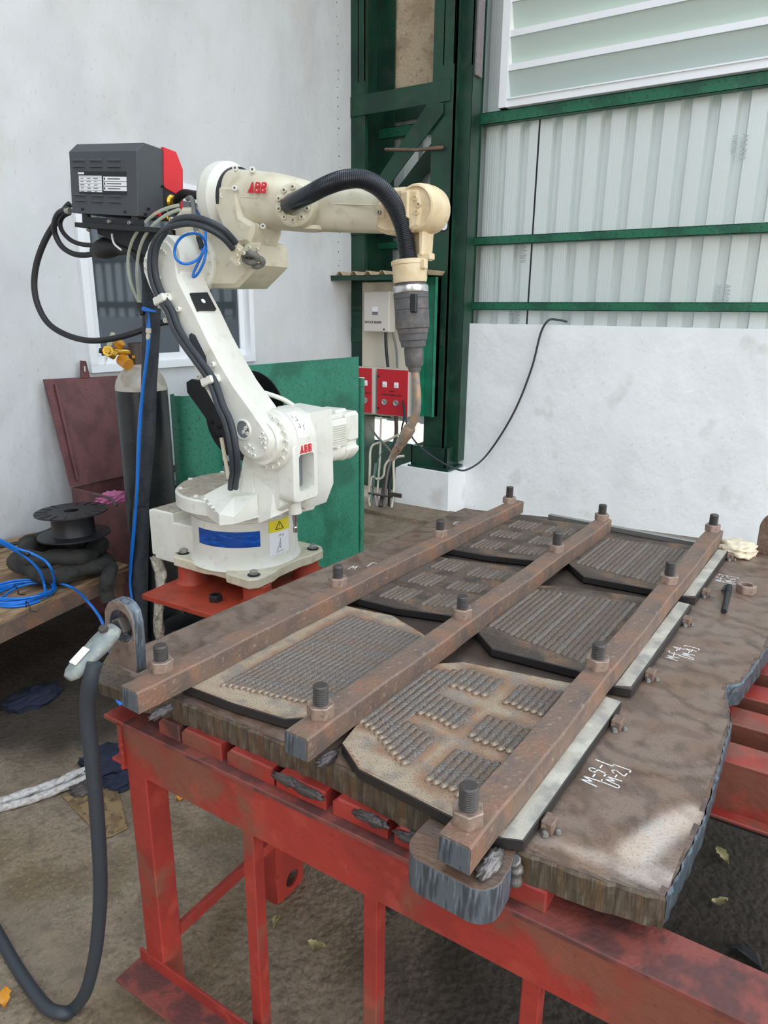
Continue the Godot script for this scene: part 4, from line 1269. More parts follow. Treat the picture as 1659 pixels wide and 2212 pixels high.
	var stud_z := [[-0.748, -1.293, -1.803, -2.304], [-0.809, -1.312, -1.884, -2.290], [-0.726, -1.261, -1.822, -2.385]]
	for k in 3:
		t = thing("clamp_bar", ["rusty square clamp bar nearest the robot, at the left of the table", "rusty clamp bar in the middle between the two rows of wear plates", "rusty clamp bar over the bright plate margins, ending on the rounded lug"][k], "clamp bar", Vector3(bars[k][1], 0.886, -1.5), "rusty clamp bars across the wear plates", TF)
		g = geo()
		var rings := []
		for i in 40:
			var z: float = lerpf(bars[k][2], bars[k][3], i / 39.0)
			var w := 0.0245 + 0.0006 * sin(i * 1.7 + k)
			var dx := 0.0012 * sin(i * 0.55 + k * 2.0)
			var ring := PackedVector3Array()
			for c in [Vector2(-w, 0.8862), Vector2(w, 0.8862), Vector2(w + 0.0005, 0.927), Vector2(w - 0.0028, 0.930), Vector2(-w + 0.0028, 0.9302), Vector2(-w, 0.927)]:
				ring.append(Vector3(bars[k][1] + c.x + dx, c.y + rng.randf_range(-0.0003, 0.0003), z))
			rings.append(ring)
		g.loft(rings, false, true)
		part("bar", g, M.rust_bar, t)
		g = geo()
		g.slab(Vector3(bars[k][1] - 0.0235, 0.8875, bars[k][2]), Vector3(bars[k][1] + 0.0235, 0.9275, bars[k][2] + 0.0012), 0.0005)
		part("sawn_end", g, M.sawn, t)
		if k != 2:
			g = geo()
			_heap(g, Vector3(bars[k][1] + 0.030, 0.870, bars[k][2] - 0.045), Vector3(0.010, 0.009, 0.026), 40 + k)
			part("tack_weld", g, M.iron, t)
	var where := ["near end", "second from the near end", "third from the near end", "far end"]
	var which := ["left clamp bar", "middle clamp bar", "right clamp bar"]
	for k in 3:
		for j in 4:
			t = thing("clamp_stud", "threaded stud with hex nut, %s of the %s" % [where[j], which[k]], "stud", Vector3(bars[k][1] - (0.012 if k == 0 else 0.005), 0.930, stud_z[k][j]), "studs and nuts on the clamp bars", TF)
			var big := 1.0 + rng.randf_range(-0.04, 0.05)
			g = geo()
			nut_shape(g, O, 0.0240 * big, 0.0215, rng.randf_range(0, 1.0), 0.0128)
			part("hex_nut", g, M.nut, t)
			g = geo()
			var th := []
			var top := 0.055 + rng.randf_range(-0.005, 0.005)
			th.append(Vector2(0, 0))
			var y := 0.002
			while y < top - 0.003:
				th.append(Vector2(0.0118, y))
				th.append(Vector2(0.0138, y + 0.0016))
				y += 0.0034
			th.append(Vector2(0.0112, top))
			th.append(Vector2(0, top))
			g.lathe(th, Transform3D(Basis(), O), 16)
			part("threaded_rod", g, M.stud, t)
	# small stop blocks welded along the right row of plates
	var sz := [-0.852, -1.178, -1.402, -1.733, -1.957, -2.324]
	for k in 6:
		t = thing("stop_block", "small rusty stop block beside the bright plate margins, number %s from the near end" % ["one", "two", "three", "four", "five", "six"][k], "stop block", Vector3(-0.291, 0.862, sz[k]), "stop blocks along the right row of plates", TF)
		g = geo()
		g.slab(O + Vector3(-0.009, 0, -0.014), O + Vector3(0.010, 0.021, 0.012), 0.002)
		part("block", g, M.rust_bar, t)
		g = geo()
		g.lathe([Vector2(0, 0), Vector2(0.007, 0.001), Vector2(0.005, 0.008), Vector2(0, 0.010)], Transform3D(Basis(), O + Vector3(0.0, 0, 0.014)), 8)
		g.lathe([Vector2(0, 0), Vector2(0.006, 0.001), Vector2(0.0045, 0.006), Vector2(0, 0.008)], Transform3D(Basis(), O + Vector3(0.014, 0, -0.002)), 8)
		part("tack_weld", g, M.weld, t)
	# loose things on the bed
	g = base(Vector3(-0.205, 0.862, -2.06))
	nut_shape(g, O, 0.026, 0.022, 0.3, 0.0145)
	solo("loose_nut", g, M.nut, "loose hex nut lying on the bed plate near the white rag", "nut", O, "", TF)
	t = thing("marker_pen", "black marker pen lying on the bed plate beside the chalk marks", "pen", Vector3(-0.236, 0.871, -1.80), "", TF)
	g = geo()
	var pa := Vector3(-0.2272, 0.87, -1.8603)
	var pb := Vector3(-0.2414, 0.87, -1.9953)
	g.cyl(pa, pb, 0.0075, 12)
	part("barrel", g, M.black, t)
	g = geo()
	g.cyl(pb, pb + (pb - pa).normalized() * 0.06, 0.0085, 12)
	part("cap", g, M.black_matt, t)
	g = geo()
	g.slab(pb + Vector3(-0.018, 0.0, -0.05), pb + Vector3(-0.012, 0.006, -0.004), 0.001)
	part("clip", g, M.black, t)
	g = base(Vector3(-0.2841, 0.88, -2.3995))
	var rag := []
	var rr := FastNoiseLite.new()
	rr.seed = 3
	rr.frequency = 9.0
	for i in 21:
		var a := -PI / 2 + PI * i / 20.0
		var ring := PackedVector3Array()
		for s in 32:
			var b := TAU * s / 32
			var d := Vector3(cos(a) * cos(b), sin(a), cos(a) * sin(b))
			var k := 1.0 + 0.6 * rr.get_noise_3dv(d * 0.22) + 0.22 * absf(rr.get_noise_3dv(d * 0.6))
			ring.append(O + Vector3(d.x * 0.052 * k, maxf(d.y * 0.024 * k, -0.018), -d.z * 0.062 * k))
		rag.append(ring)
	g.loft(rag, true, false)
	solo("cotton_rag", g, M.rag_white, "crumpled cream cotton rag at the far right corner of the bed plate", "rag", O, "", TF)
	# perforated pale rail along the far edge
	g = base(Vector3(-0.5153, 0.862, -2.4511))
	g.beam(Vector3(-0.8124, 0.872, -2.4534), Vector3(-0.2106, 0.872, -2.4043), 0.02, 0.018, Vector3.UP, 0.001)
	solo("edge_rail", g, M.zinc, "thin galvanised rail behind the far edge of the table", "rail", O)
	# far right lifting lug
	t = thing("lifting_lug", "dark lifting lug standing at the far right corner, cut by the photo edge", "lifting lug", Vector3(-0.19, 0.862, -2.45), "", TF)
	lug(t, Vector3(-0.185, 0.862, -2.46), M.bed, 0.14)
	# near left lifting lug with its foot
	t = thing("lifting_lug", "steel lifting lug with a round hole gripped by the earth clamp", "lifting lug", Vector3(-1.21, 0.862, -0.80))
	var outer := PackedVector2Array([Vector2(-1.1529, 0.9102), Vector2(-1.0704, 0.907), Vector2(-1.0663, 0.9689), Vector2(-1.0658, 1.0135), Vector2(-1.0708, 1.0366), Vector2(-1.084, 1.0499), Vector2(-1.1026, 1.0551), Vector2(-1.1241, 1.0519), Vector2(-1.1415, 1.0408), Vector2(-1.1529, 1.0231), Vector2(-1.1559, 0.995), Vector2(-1.1541, 0.9597)])
	var ctr := Vector3(-1.1048, 1.0013, -0.785)
	g = geo()
	g.ring_plate(star(outer, Vector2(ctr.x, ctr.y), 72), arc(Vector2(ctr.x, ctr.y), 0.034, 0, 355, 71), -0.808, -0.785, Transform3D(), 0.002)
	part("plate", g, M.sawn, t)
	g = geo()
	var inn := star(outer, Vector2(ctr.x, ctr.y), 72)
	g.ring_plate(Geo.inset(inn, 0.0015), arc(Vector2(ctr.x, ctr.y), 0.0342, 0, 355, 71), -0.786, -0.7838, Transform3D(), 0.0003)
	part("face", g, M.lug_face, t)
	g = geo()
	var foot := []
	for v in [Vector2(-1.2162, -0.7926), Vector2(-1.2836, -0.8799), Vector2(-1.1765, -0.8851), Vector2(-1.1202, -0.8608), Vector2(-1.0717, -0.7769), Vector2(-1.1742, -0.7698)]:
		foot.append(Vector2(v.x, -v.y))
	g.prism(PackedVector2Array(foot), 0.832, 0.862, 0.003, Transform3D(Basis(Vector3.RIGHT, -PI / 2), Vector3.ZERO))
	part("foot_plate", g, M.flame_cut, t)
	# earth clamp
	t = thing("earth_clamp", "worn grey earth clamp gripped in the hole of the near left lug", "earth clamp", Vector3(-1.1403, 0.9521, -0.74))
	var jaw := Vector3(-1.1016, 1.0041, -0.77)
	var tail := Vector3(-1.1035, 0.9444, -0.66)
	g = geo()
	var body := []
	var ax := (tail - jaw).normalized()
	var sx := ax.cross(Vector3(0, 0, 1)).normalized()
	var sz2 := sx.cross(ax)
	for i in 12:
		var s: float = i / 11.0
		var c := jaw.lerp(tail, s)
		var r := [0.016, 0.021, 0.023, 0.024, 0.024, 0.023, 0.022, 0.021, 0.021, 0.020, 0.018, 0.010][i] as float
		var ring := PackedVector3Array()
		for k in 14:
			var a := TAU * k / 14
			ring.append(c + (sx * cos(a) + sz2 * sin(a) * 0.75) * r)
		ring.reverse()
		body.append(ring)
	g.loft(body)
	part("body", g, M.clamp_grey, t)
	g = geo()
	g.cyl(jaw.lerp(tail, 0.16) + sz2 * 0.012, jaw.lerp(tail, 0.16) + sz2 * 0.026, 0.009, 6)
	part("bolt", g, M.iron, t)
	g = geo()
	g.beam(jaw.lerp(tail, 0.52) + sz2 * 0.0178, jaw.lerp(tail, 0.82) + sz2 * 0.0168, 0.02, 0.003, sz2)
	part("paper_label", g, M.sticker_white, t)
	g = geo()
	var ga := Vector3(-1.1266, 0.9936, -0.79)
	g.box(Vector3.ZERO, Vector3(0.03, 0.034, 0.05), 0.003, Transform3D(Basis(Vector3(0, 0, 1), 0.5), Vector3(ctr.x, ctr.y, -0.80)))
	part("jaw", g, M.iron, t)
	var lead := [Vector3(-1.0752, 0.9671, -0.7), Vector3(-1.0806, 0.9335, -0.69), Vector3(-1.0983, 0.8786, -0.69), Vector3(-1.1048, 0.8157, -0.69), Vector3(-1.1056, 0.7425, -0.69), Vector3(-1.1103, 0.6435, -0.69), Vector3(-1.1185, 0.5385, -0.69), Vector3(-1.1322, 0.4257, -0.69), Vector3(-1.1565, 0.3136, -0.69), Vector3(-1.1805, 0.2137, -0.685), Vector3(-1.2232, 0.0971, -0.68), Vector3(-1.2761, 0.0134, -0.675)]
	lead.append_array([Vector3(-1.2817, 0.022, -0.6499), Vector3(-1.3302, 0.018, -0.6397), Vector3(-1.4234, 0.017, -0.6505), Vector3(-1.5245, 0.016, -0.6689), Vector3(-1.6089, 0.016, -0.6871), Vector3(-1.831, 0.016, -0.7334), Vector3(-2.107, 0.016, -0.7676)])
	g = base(lead[-1])
	g.tube(lead, 0.0145, 12, 6)
	solo("earth_cable", g, M.cable, "thick dark earth cable hanging from the clamp and looping over the floor", "cable", O)


func lug(t: Node3D, at: Vector3, m: Material, h: float):
	var p := PackedVector2Array([Vector2(-0.05, 0), Vector2(0.05, 0)])
	p.append_array(arc(Vector2(0, h - 0.05), 0.05, 0, 180, 12))
	var g := geo()
	g.ring_plate(star(p, Vector2(0, h - 0.05), 28), arc(Vector2(0, h - 0.05), 0.024, 0, 360.0 * 27 / 28, 27), -0.015, 0.015, Transform3D(Basis(), at), 0.002)
	part("plate", g, m, t)



# ---------------------------------------------------------------- the robot
const SIDE := Basis(Vector3(0, 0, -1), Vector3(0, 1, 0), Vector3(1, 0, 0))      # outline coordinates (-z, y), drawn out towards +x
const TOP := Basis(Vector3(1, 0, 0), Vector3(0, 0, -1), Vector3(0, 1, 0))       # outline coordinates (x, -z), drawn out upwards


func flat(pts: Array) -> PackedVector2Array:                        # points of a level outline for TOP
	var p := PackedVector2Array()
	for v in pts:
		p.append(Vector2(v.x, -v.y))
	return p


func ax_z(at: Vector3) -> Transform3D:                               # lathe axis towards the viewer's side (+z)
	return Transform3D(Basis(Vector3.RIGHT, PI / 2), at)


func screw(g: Geo, at: Vector3, dir: Vector3, r: float, h := 0.008):
	g.lathe([Vector2(0, -0.002), Vector2(r, -0.002), Vector2(r, h * 0.75), Vector2(r * 0.85, h), Vector2(r * 0.5, h), Vector2(r * 0.42, h * 0.35), Vector2(0, h * 0.35)], Geo.along(at, at + dir), 12)


func socket(at: Vector3, dir: Vector3, r: float, h: float, parent: Node3D):      # dark hexagon painting the recess shade at the bottom of a screw head
	var g := geo()
	var n := dir.normalized()
	g.cyl(at + n * h * 0.2, at + n * h * 0.55, r, 6, 0.0)
	part("screw_socket_shade", g, M.print_grey, parent)


func build_robot():
	# pedestal
	var t := thing("robot_pedestal", "orange red steel pedestal with four round spacers under the robot", "pedestal", Vector3(-1.87, 0, -1.93))
	var g := geo()
	var pp := []
	for v in [Vector2(-2.0967, -1.5924), Vector2(-2.1052, -1.6255), Vector2(-2.1199, -1.7619)]:
		pp.append(v)
	g.prism(flat([pp[0] + Vector2(0, 0.0), Vector2(-1.60, -1.61), Vector2(-1.60, -2.22), Vector2(-2.13, -2.2), pp[0] + Vector2(-0.005, -0.03)]), 0.535, 0.556, 0.002, Transform3D(TOP, Vector3.ZERO))
	part("top_plate", g, M.orange_red, t)
	g = geo()
	g.slab(Vector3(-1.98, 0.02, -1.90), Vector3(-1.76, 0.536, -1.885), 0.002)
	g.slab(Vector3(-1.98, 0.02, -2.02), Vector3(-1.76, 0.536, -2.005), 0.002)
	g.slab(Vector3(-1.89, 0.02, -2.01), Vector3(-1.875, 0.536, -1.89), 0.002)
	part("column", g, M.orange_red, t)
	g = geo()
	g.slab(Vector3(-2.1, 0.0, -2.15), Vector3(-1.65, 0.022, -1.72), 0.002)
	part("foot_plate", g, M.orange_red, t)
	g = geo()
	g.slab(Vector3(-1.885, 0.02, -1.885), Vector3(-1.875, 0.53, -1.78), 0.002)
	part("gusset", g, M.orange_red, t)
	for s in [[-2.045, -1.80], [-1.68, -1.785], [-1.70, -2.10], [-2.05, -2.10]]:
		g = geo()
		g.lathe([Vector2(0, 0.556), Vector2(0.066, 0.556), Vector2(0.056, 0.566), Vector2(0.053, 0.572), Vector2(0.053, 0.628), Vector2(0.049, 0.631), Vector2(0, 0.631)], Transform3D(Basis(), Vector3(s[0], 0, s[1])), 28)
		part("spacer", g, M.orange_red, t)
	g = base(Vector3(-1.8186, 0.556, -1.7061))
	nut_shape(g, O, 0.026, 0.024, 0.4, 0.014)
	solo("loose_nut", g, M.black, "black loose hex nut lying on the orange pedestal plate", "nut", O)

	# robot
	t = thing("welding_robot", "cream white six axis welding robot reaching over the table", "robot", Vector3(-1.875, 0.63, -1.94))
	var B := Vector3(-1.875, 0, -1.94)
	g = geo()
	g.prism(flat([Vector2(-2.105, -1.79), Vector2(-2.07, -1.735), Vector2(-1.90, -1.735), Vector2(-1.87, -1.745), Vector2(-1.80, -1.745), Vector2(-1.77, -1.72), Vector2(-1.655, -1.715), Vector2(-1.632, -1.745), Vector2(-1.632, -1.83), Vector2(-1.645, -1.87), Vector2(-1.645, -2.0), Vector2(-1.632, -2.05), Vector2(-1.635, -2.13), Vector2(-1.67, -2.165), Vector2(-2.07, -2.165), Vector2(-2.105, -2.12)]), 0.632, 0.672, 0.005, Transform3D(TOP, Vector3.ZERO))
	var fl := part("base_flange", g, M.robot_top, t)
	for s in [[-2.068, -1.785], [-1.672, -1.762], [-1.675, -2.115], [-2.06, -2.115]]:
		g = geo()
		g.lathe([Vector2(0, 0.6715), Vector2(0.024, 0.6715), Vector2(0.024, 0.674), Vector2(0, 0.674)], Transform3D(Basis(), Vector3(s[0], 0, s[1])), 20)
		part("washer", g, M.black, fl)
		g = geo()
		g.prism(hexagon(0.0165), 0.674, 0.69, 0.002, Transform3D(TOP, Vector3(s[0], 0, s[1])))
		part("bolt", g, M.zinc, fl)
	g = geo()
	g.lathe([Vector2(0, 0.665), Vector2(0.222, 0.665), Vector2(0.212, 0.678), Vector2(0.207, 0.70), Vector2(0.205, 0.73), Vector2(0.205, 0.848), Vector2(0.198, 0.850), Vector2(0.198, 0.854), Vector2(0.207, 0.856), Vector2(0.212, 0.868), Vector2(0.220, 0.880), Vector2(0.222, 0.895), Vector2(0.215, 0.905), Vector2(0, 0.905)], Transform3D(Basis(), B), 64)
	var drum := part("base_drum", g, M.robot, t)
	# blue painted patch and warning sticker on the drum
	g = geo()
	_curved(g, B, 0.2062, rad_to_deg(drum_angle(-0.707)), rad_to_deg(drum_angle(0.448)), 0.757, 0.818)
	part("blue_patch", g, M.blue_paint, drum).set_meta("label", "blue painted rectangle over the plate")
	g = geo()
	_curved(g, B, 0.2060, rad_to_deg(drum_angle(0.595)), rad_to_deg(drum_angle(0.897)), 0.705, 0.848)
	part("sticker", g, M.sticker_white, drum)
	g = geo()
	_curved(g, B, 0.2064, rad_to_deg(drum_angle(0.595)), rad_to_deg(drum_angle(0.905)), 0.802, 0.848)
	part("sticker", g, M.sticker_yellow, drum).set_meta("label", "yellow warning sticker with a black triangle")
	var sa := (drum_angle(0.595) + drum_angle(0.888)) / 2
	var sn := Vector3(cos(sa), 0, sin(sa))
	var sf := Transform3D(Basis(Vector3.UP.cross(sn), Vector3.UP, sn), B + sn * 0.207)
	g = geo()
	for e in [[-0.019, 0.812, 0.019, 0.812], [-0.019, 0.812, 0, 0.842], [0.019, 0.812, 0, 0.842], [0, 0.824, 0, 0.833], [0, 0.8185, 0, 0.8205]]:
		g.beam(sf * Vector3(e[0], e[1], 0), sf * Vector3(e[2], e[3] + 0.00001, 0), 0.0022, 0.001, sn, 0.0)
	part("printed_mark", g, M.print_black, drum)
	g = geo()
	for e in [[-0.006, 0.783, 0.002, 0.79], [0.004, 0.782, 0.004, 0.79], [0.010, 0.782, 0.018, 0.782], [0.010, 0.789, 0.018, 0.789], [0.018, 0.782, 0.018, 0.789], [-0.012, 0.735, -0.004, 0.745], [-0.004, 0.745, 0.004, 0.736], [0.004, 0.736, 0.002, 0.775], [-0.004, 0.745, -0.002, 0.76], [-0.018, 0.722, 0.014, 0.726], [-0.012, 0.735, -0.012, 0.728]]:
		g.beam(sf * Vector3(e[0], e[1], 0), sf * Vector3(e[2] + 0.0001, e[3], 0), 0.0012, 0.001, sn, 0.0)
	part("printed_mark", g, M.print_grey, drum)
	# connector boxes on the left
	g = geo()
	g.slab(Vector3(-2.14, 0.655, -2.09), Vector3(-2.0, 0.785, -1.80), 0.006)
	part("connector_neck", g, M.robot, t)
	g = geo()
	g.slab(Vector3(-2.262, 0.606, -2.12), Vector3(-2.136, 0.822, -1.80), 0.006)
	g.slab(Vector3(-2.292, 0.615, -2.11), Vector3(-2.26, 0.812, -1.81), 0.005)
	var cb := part("connector_box", g, M.robot, t)
	g = geo()
	g.slab(Vector3(-2.255, 0.8215, -2.115), Vector3(-2.14, 0.8228, -1.806), 0.0)
	part("dust", g, M.robot_dusty, cb)
	# turntable
	g = geo()
	var dd := []
	for v in arc(Vector2(B.x, B.z), 0.258, 62, 262, 32):
		dd.append(v)
	dd.append_array([Vector2(-1.80, -2.16), Vector2(-1.62, -2.08), Vector2(-1.56, -1.98), Vector2(-1.60, -1.86), Vector2(-1.70, -1.75)])
	g.prism(flat(dd), 0.885, 0.945, 0.006, Transform3D(TOP, Vector3.ZERO))
	var tt := part("turntable", g, M.robot, t)
	g = geo()
	g.prism(flat(Array(arc(Vector2(B.x, B.z), 0.248, 100, 262, 40)) + [Vector2(-1.85, -2.16), Vector2(-1.80, -1.95)]), 0.944, 0.950, 0.002, Transform3D(TOP, Vector3.ZERO))
	part("turntable_cover", g, M.robot_dusty, tt)
	for a in [92, 128, 165, 205, 240]:
		g = geo()
		screw(g, Vector3(B.x + 0.238 * cos(deg_to_rad(a)), 0.95, B.z + 0.238 * sin(deg_to_rad(a))), Vector3.UP, 0.009, 0.006)
		part("screw", g, M.robot, tt)
	# wedge shaped cable cover
	g = geo()
	var wt := [Vector3(-1.8404, 0.962, -1.6996), Vector3(-1.6991, 0.93, -1.6327), Vector3(-1.6702, 0.915, -1.6733), Vector3(-1.6569, 0.975, -1.7819), Vector3(-1.7387, 0.99, -1.845), Vector3(-1.8122, 1.005, -1.8526)]
	var lo := []
	for v in wt:
		lo.append(Vector3(v.x, 0.89, v.z))
	g.hull(lo, wt)
	var cc := part("cable_cover", g, M.robot, t)
	for s in [Vector3(-1.8107, 0.958, -1.6754), Vector3(-1.7743, 0.948, -1.6616), Vector3(-1.75, 0.942, -1.653), Vector3(-1.7308, 0.93, -1.653), Vector3(-1.8182, 0.982, -1.7945), Vector3(-1.7627, 0.96, -1.7789), Vector3(-1.7295, 0.976, -1.817)]:
		g = geo()
		screw(g, s, Vector3(-0.2, 0.9, 0.3).normalized(), 0.0085, 0.006)
		part("screw", g, M.robot, cc)
		socket(s, Vector3(-0.2, 0.9, 0.3).normalized(), 0.0036, 0.006, cc)
	# shoulder housing round axis two
	var A := Vector3(-1.606, 1.172, 0)
	var prof := arc(Vector2(A.x, A.y), 0.108, -8, 172, 24)
	prof.append_array(PackedVector2Array([Vector2(-1.7525, 1.0741), Vector2(-1.7728, 0.9711), Vector2(-1.7035, 0.9081), Vector2(-1.6176, 0.896), Vector2(-1.556, 0.9283), Vector2(-1.521, 0.9641)]))
	prof.append(Vector2(-1.56, 0.955))
	prof.append(Vector2(-1.56, 1.15))
	g = geo()
	g.prism(prof, -1.933, -1.802, 0.012)
	var sh := part("shoulder_housing", g, M.robot, t)
	g = geo()
	g.prism(PackedVector2Array([Vector2(-1.76, 0.90), Vector2(-1.56, 0.90), Vector2(-1.525, 0.98), Vector2(-1.53, 1.26), Vector2(-1.68, 1.27), Vector2(-1.76, 1.1)]), -2.07, -1.92, 0.012)
	part("motor_mount", g, M.robot, sh)
	g = geo()
	g.ring_plate(star(round_rect(0.067, 0.105, 0.012), Vector2.ZERO, 40), star(round_rect(0.042, 0.066, 0.012), Vector2.ZERO, 40), -1.57, -1.498, Transform3D(SIDE, Vector3(0, 1.062, -1.866)), 0.006)
	part("window_wall", g, M.robot, sh)
	g = geo()
	g.slab(Vector3(-1.562, 0.99, -1.915), Vector3(-1.552, 1.13, -1.818), 0.001)
	part("window_back", g, M.print_grey, sh)
	# flared feet of the casting
	g = geo()
	g.hull([Vector3(-1.80, 0.89, -1.86), Vector3(-1.74, 0.89, -1.77), Vector3(-1.66, 0.89, -1.775), Vector3(-1.60, 0.89, -1.85)], [Vector3(-1.735, 1.08, -1.85), Vector3(-1.73, 1.06, -1.80), Vector3(-1.70, 1.06, -1.80), Vector3(-1.68, 1.04, -1.85)])
	part("casting_rib", g, M.robot, sh)
	g = geo()
	g.hull([Vector3(-1.68, 0.885, -1.86), Vector3(-1.655, 0.868, -1.78), Vector3(-1.60, 0.895, -1.78), Vector3(-1.54, 0.93, -1.86)], [Vector3(-1.70, 1.06, -1.85), Vector3(-1.69, 1.04, -1.80), Vector3(-1.60, 0.985, -1.80), Vector3(-1.56, 1.0, -1.86)])
	part("casting_rib", g, M.robot, sh)
	# embossed casting letters, unreadable in part
	lettering("embossed_lettering", "3HAC02995200", Transform3D(Basis(), Vector3(-1.632, 1.033, -1.8015)), 0.013, M.robot, sh, 700, 0.0025)
	lettering("embossed_lettering", "4 000215", Transform3D(Basis(), Vector3(-1.64, 1.012, -1.8015)), 0.012, M.robot, sh, 700, 0.0025)
	lettering("embossed_lettering", "2205000", Transform3D(Basis(), Vector3(-1.635, 0.987, -1.8015)), 0.015, M.robot, sh, 700, 0.003)
	g = geo()
	var st := arc(Vector2(A.x, A.y), 0.1095, 62, 8, 10)
	var sq := []
	for i in st.size() - 1:
		g.quad(Vector3(st[i].x, st[i].y, -1.88), Vector3(st[i].x, st[i].y, -1.822), Vector3(st[i + 1].x, st[i + 1].y, -1.822), Vector3(st[i + 1].x, st[i + 1].y, -1.88), 3)
	part("sticker", g, M.sticker_white, sh)
	g = geo()
	for e in [[48, -1.875, 40, -1.875], [40, -1.875, 40, -1.862], [34, -1.870, 26, -1.872], [26, -1.872, 28, -1.86], [52, -1.858, 46, -1.86], [20, -1.885, 30, -1.889]]:
		var p0 := Vector2.from_angle(deg_to_rad(e[0])) * 0.110
		var p1 := Vector2.from_angle(deg_to_rad(e[2])) * 0.110
		g.tube([Vector3(A.x + p0.x, A.y + p0.y, e[1] + 0.022), Vector3(A.x + p1.x, A.y + p1.y, e[3] + 0.0222)], 0.0009, 4, 1)
	part("printed_mark", g, M.print_black, sh)
	logo("red_lettering", Transform3D(Basis(Vector3(0, 0, -1), Vector3(0, 1, 0), Vector3(1, 0, 0)), Vector3(-1.4975, 1.146, -1.862)), 0.028, sh)
	# lifting eye plate over the housing
	g = geo()
	g.tube([Vector3(-1.735, 1.20, -1.86), Vector3(-1.74, 1.31, -1.87), Vector3(-1.725, 1.325, -1.88), Vector3(-1.66, 1.30, -1.93), Vector3(-1.62, 1.275, -1.95)], 0.009, 6, 5)
	part("lifting_bracket", g, M.robot, sh)
	g = geo()
	g.slab(Vector3(-1.775, 1.22, -1.90), Vector3(-1.735, 1.305, -1.855), 0.004)
	part("stop_block", g, M.robot, sh)
	# reducer ring with its screws
	g = geo()
	g.lathe([Vector2(0, -1.84), Vector2(0.103, -1.84), Vector2(0.103, -1.785), Vector2(0.099, -1.781), Vector2(0.082, -1.781), Vector2(0.08, -1.778), Vector2(0.077, -1.75), Vector2(0, -1.75)], ax_z(A), 48)
	var rr := part("reducer_ring", g, M.robot, t)
	for i in 18:
		var a := TAU * i / 18.0 + 0.1
		g = geo()
		screw(g, A + Vector3(cos(a) * 0.0915, sin(a) * 0.0915, -1.781), Vector3.BACK, 0.0062, 0.007)
		part("screw", g, M.robot, rr)
		socket(A + Vector3(cos(a) * 0.0915, sin(a) * 0.0915, -1.781), Vector3.BACK, 0.0028, 0.007, rr)
	# motor of axis two
	g = geo()
	g.slab(Vector3(-1.655, 1.105, -2.16), Vector3(-1.53, 1.215, -2.05), 0.008)
	var mo := part("motor", g, M.robot, t)
	for i in 9:
		g = geo()
		var y := 1.128 + i * 0.0082
		g.slab(Vector3(-1.531, y, -2.145), Vector3(-1.522, y + 0.004, -2.065), 0.0005)
		part("cooling_fin", g, M.robot, mo)
	g = geo()
	g.slab(Vector3(-1.65, 1.214, -2.15), Vector3(-1.545, 1.232, -2.06), 0.004)
	g.slab(Vector3(-1.66, 1.195, -2.20), Vector3(-1.56, 1.245, -2.13), 0.006)
	part("terminal_box", g, M.robot, mo)
	g = geo()
	var cap := PackedVector2Array([Vector2(-1.70, 1.235), Vector2(-1.535, 1.235), Vector2(-1.525, 1.222), Vector2(-1.525, 1.13), Vector2(-1.535, 1.12), Vector2(-1.535, 1.105), Vector2(-1.522, 1.095), Vector2(-1.522, 1.085), Vector2(-1.54, 1.06), Vector2(-1.56, 1.045), Vector2(-1.60, 1.04), Vector2(-1.70, 1.05)])
	if Geometry2D.is_polygon_clockwise(cap):
		cap.reverse()
	g.prism(cap, -2.235, -2.155, 0.012)
	part("end_cap", g, M.robot, mo)
	g = geo()
	g.lathe([Vector2(0, -2.17), Vector2(0.036, -2.17), Vector2(0.036, -2.11), Vector2(0.032, -2.105), Vector2(0.032, -2.08), Vector2(0.02, -2.07), Vector2(0.012, -2.04), Vector2(0, -2.04)], ax_z(Vector3(-1.575, 1.085, 0)), 24)
	part("brake_housing", g, M.robot, mo)
	g = geo()
	g.cyl(Vector3(-1.56, 1.11, -2.11), Vector3(-1.53, 1.115, -2.10), 0.012, 12)
	part("plug", g, M.robot, mo)
	# calibration pin under the housing
	g = geo()
	var pin := Vector3(-1.5525, 0.8875, -1.86)
	g.lathe([Vector2(0, 0), Vector2(0.0085, 0), Vector2(0.0085, 0.018), Vector2(0.006, 0.022), Vector2(0.008, 0.04), Vector2(0.011, 0.062), Vector2(0.011, 0.075), Vector2(0, 0.075)], Transform3D(Basis(), pin - Vector3(0, 0.055, 0)), 14)
	part("calibration_pin", g, M.chrome, t)
	g = geo()
	g.cyl(pin + Vector3(0, 0.015, 0), pin + Vector3(-0.005, 0.08, 0), 0.026, 18)
	part("pin_boss", g, M.robot, sh)

	# lower arm
	g = geo()
	var la := PackedVector2Array([Vector2(-2.1214, 1.7662), Vector2(-2.1215, 1.7274), Vector2(-2.0983, 1.6772), Vector2(-2.0528, 1.6096), Vector2(-2.0191, 1.5673), Vector2(-1.9765, 1.5207), Vector2(-1.925, 1.4494), Vector2(-1.8703, 1.3659), Vector2(-1.8113, 1.2831), Vector2(-1.7567, 1.2069), Vector2(-1.7117, 1.1562), Vector2(-1.6918, 1.1259), Vector2(-1.6627, 1.1064), Vector2(-1.6159, 1.1024), Vector2(-1.5732, 1.1188), Vector2(-1.547, 1.1519), Vector2(-1.5372, 1.1875), Vector2(-1.5482, 1.2128), Vector2(-1.5754, 1.2413), Vector2(-1.6223, 1.2915), Vector2(-1.6996, 1.3697), Vector2(-1.7528, 1.4378), Vector2(-1.8078, 1.5172), Vector2(-1.8583, 1.6), Vector2(-1.8979, 1.6573), Vector2(-1.9273, 1.7042), Vector2(-1.9347, 1.7432), Vector2(-1.9373, 1.7833), Vector2(-1.9542, 1.8178), Vector2(-1.9795, 1.838), Vector2(-2.0184, 1.8426), Vector2(-2.07, 1.8269), Vector2(-2.1023, 1.8008)])
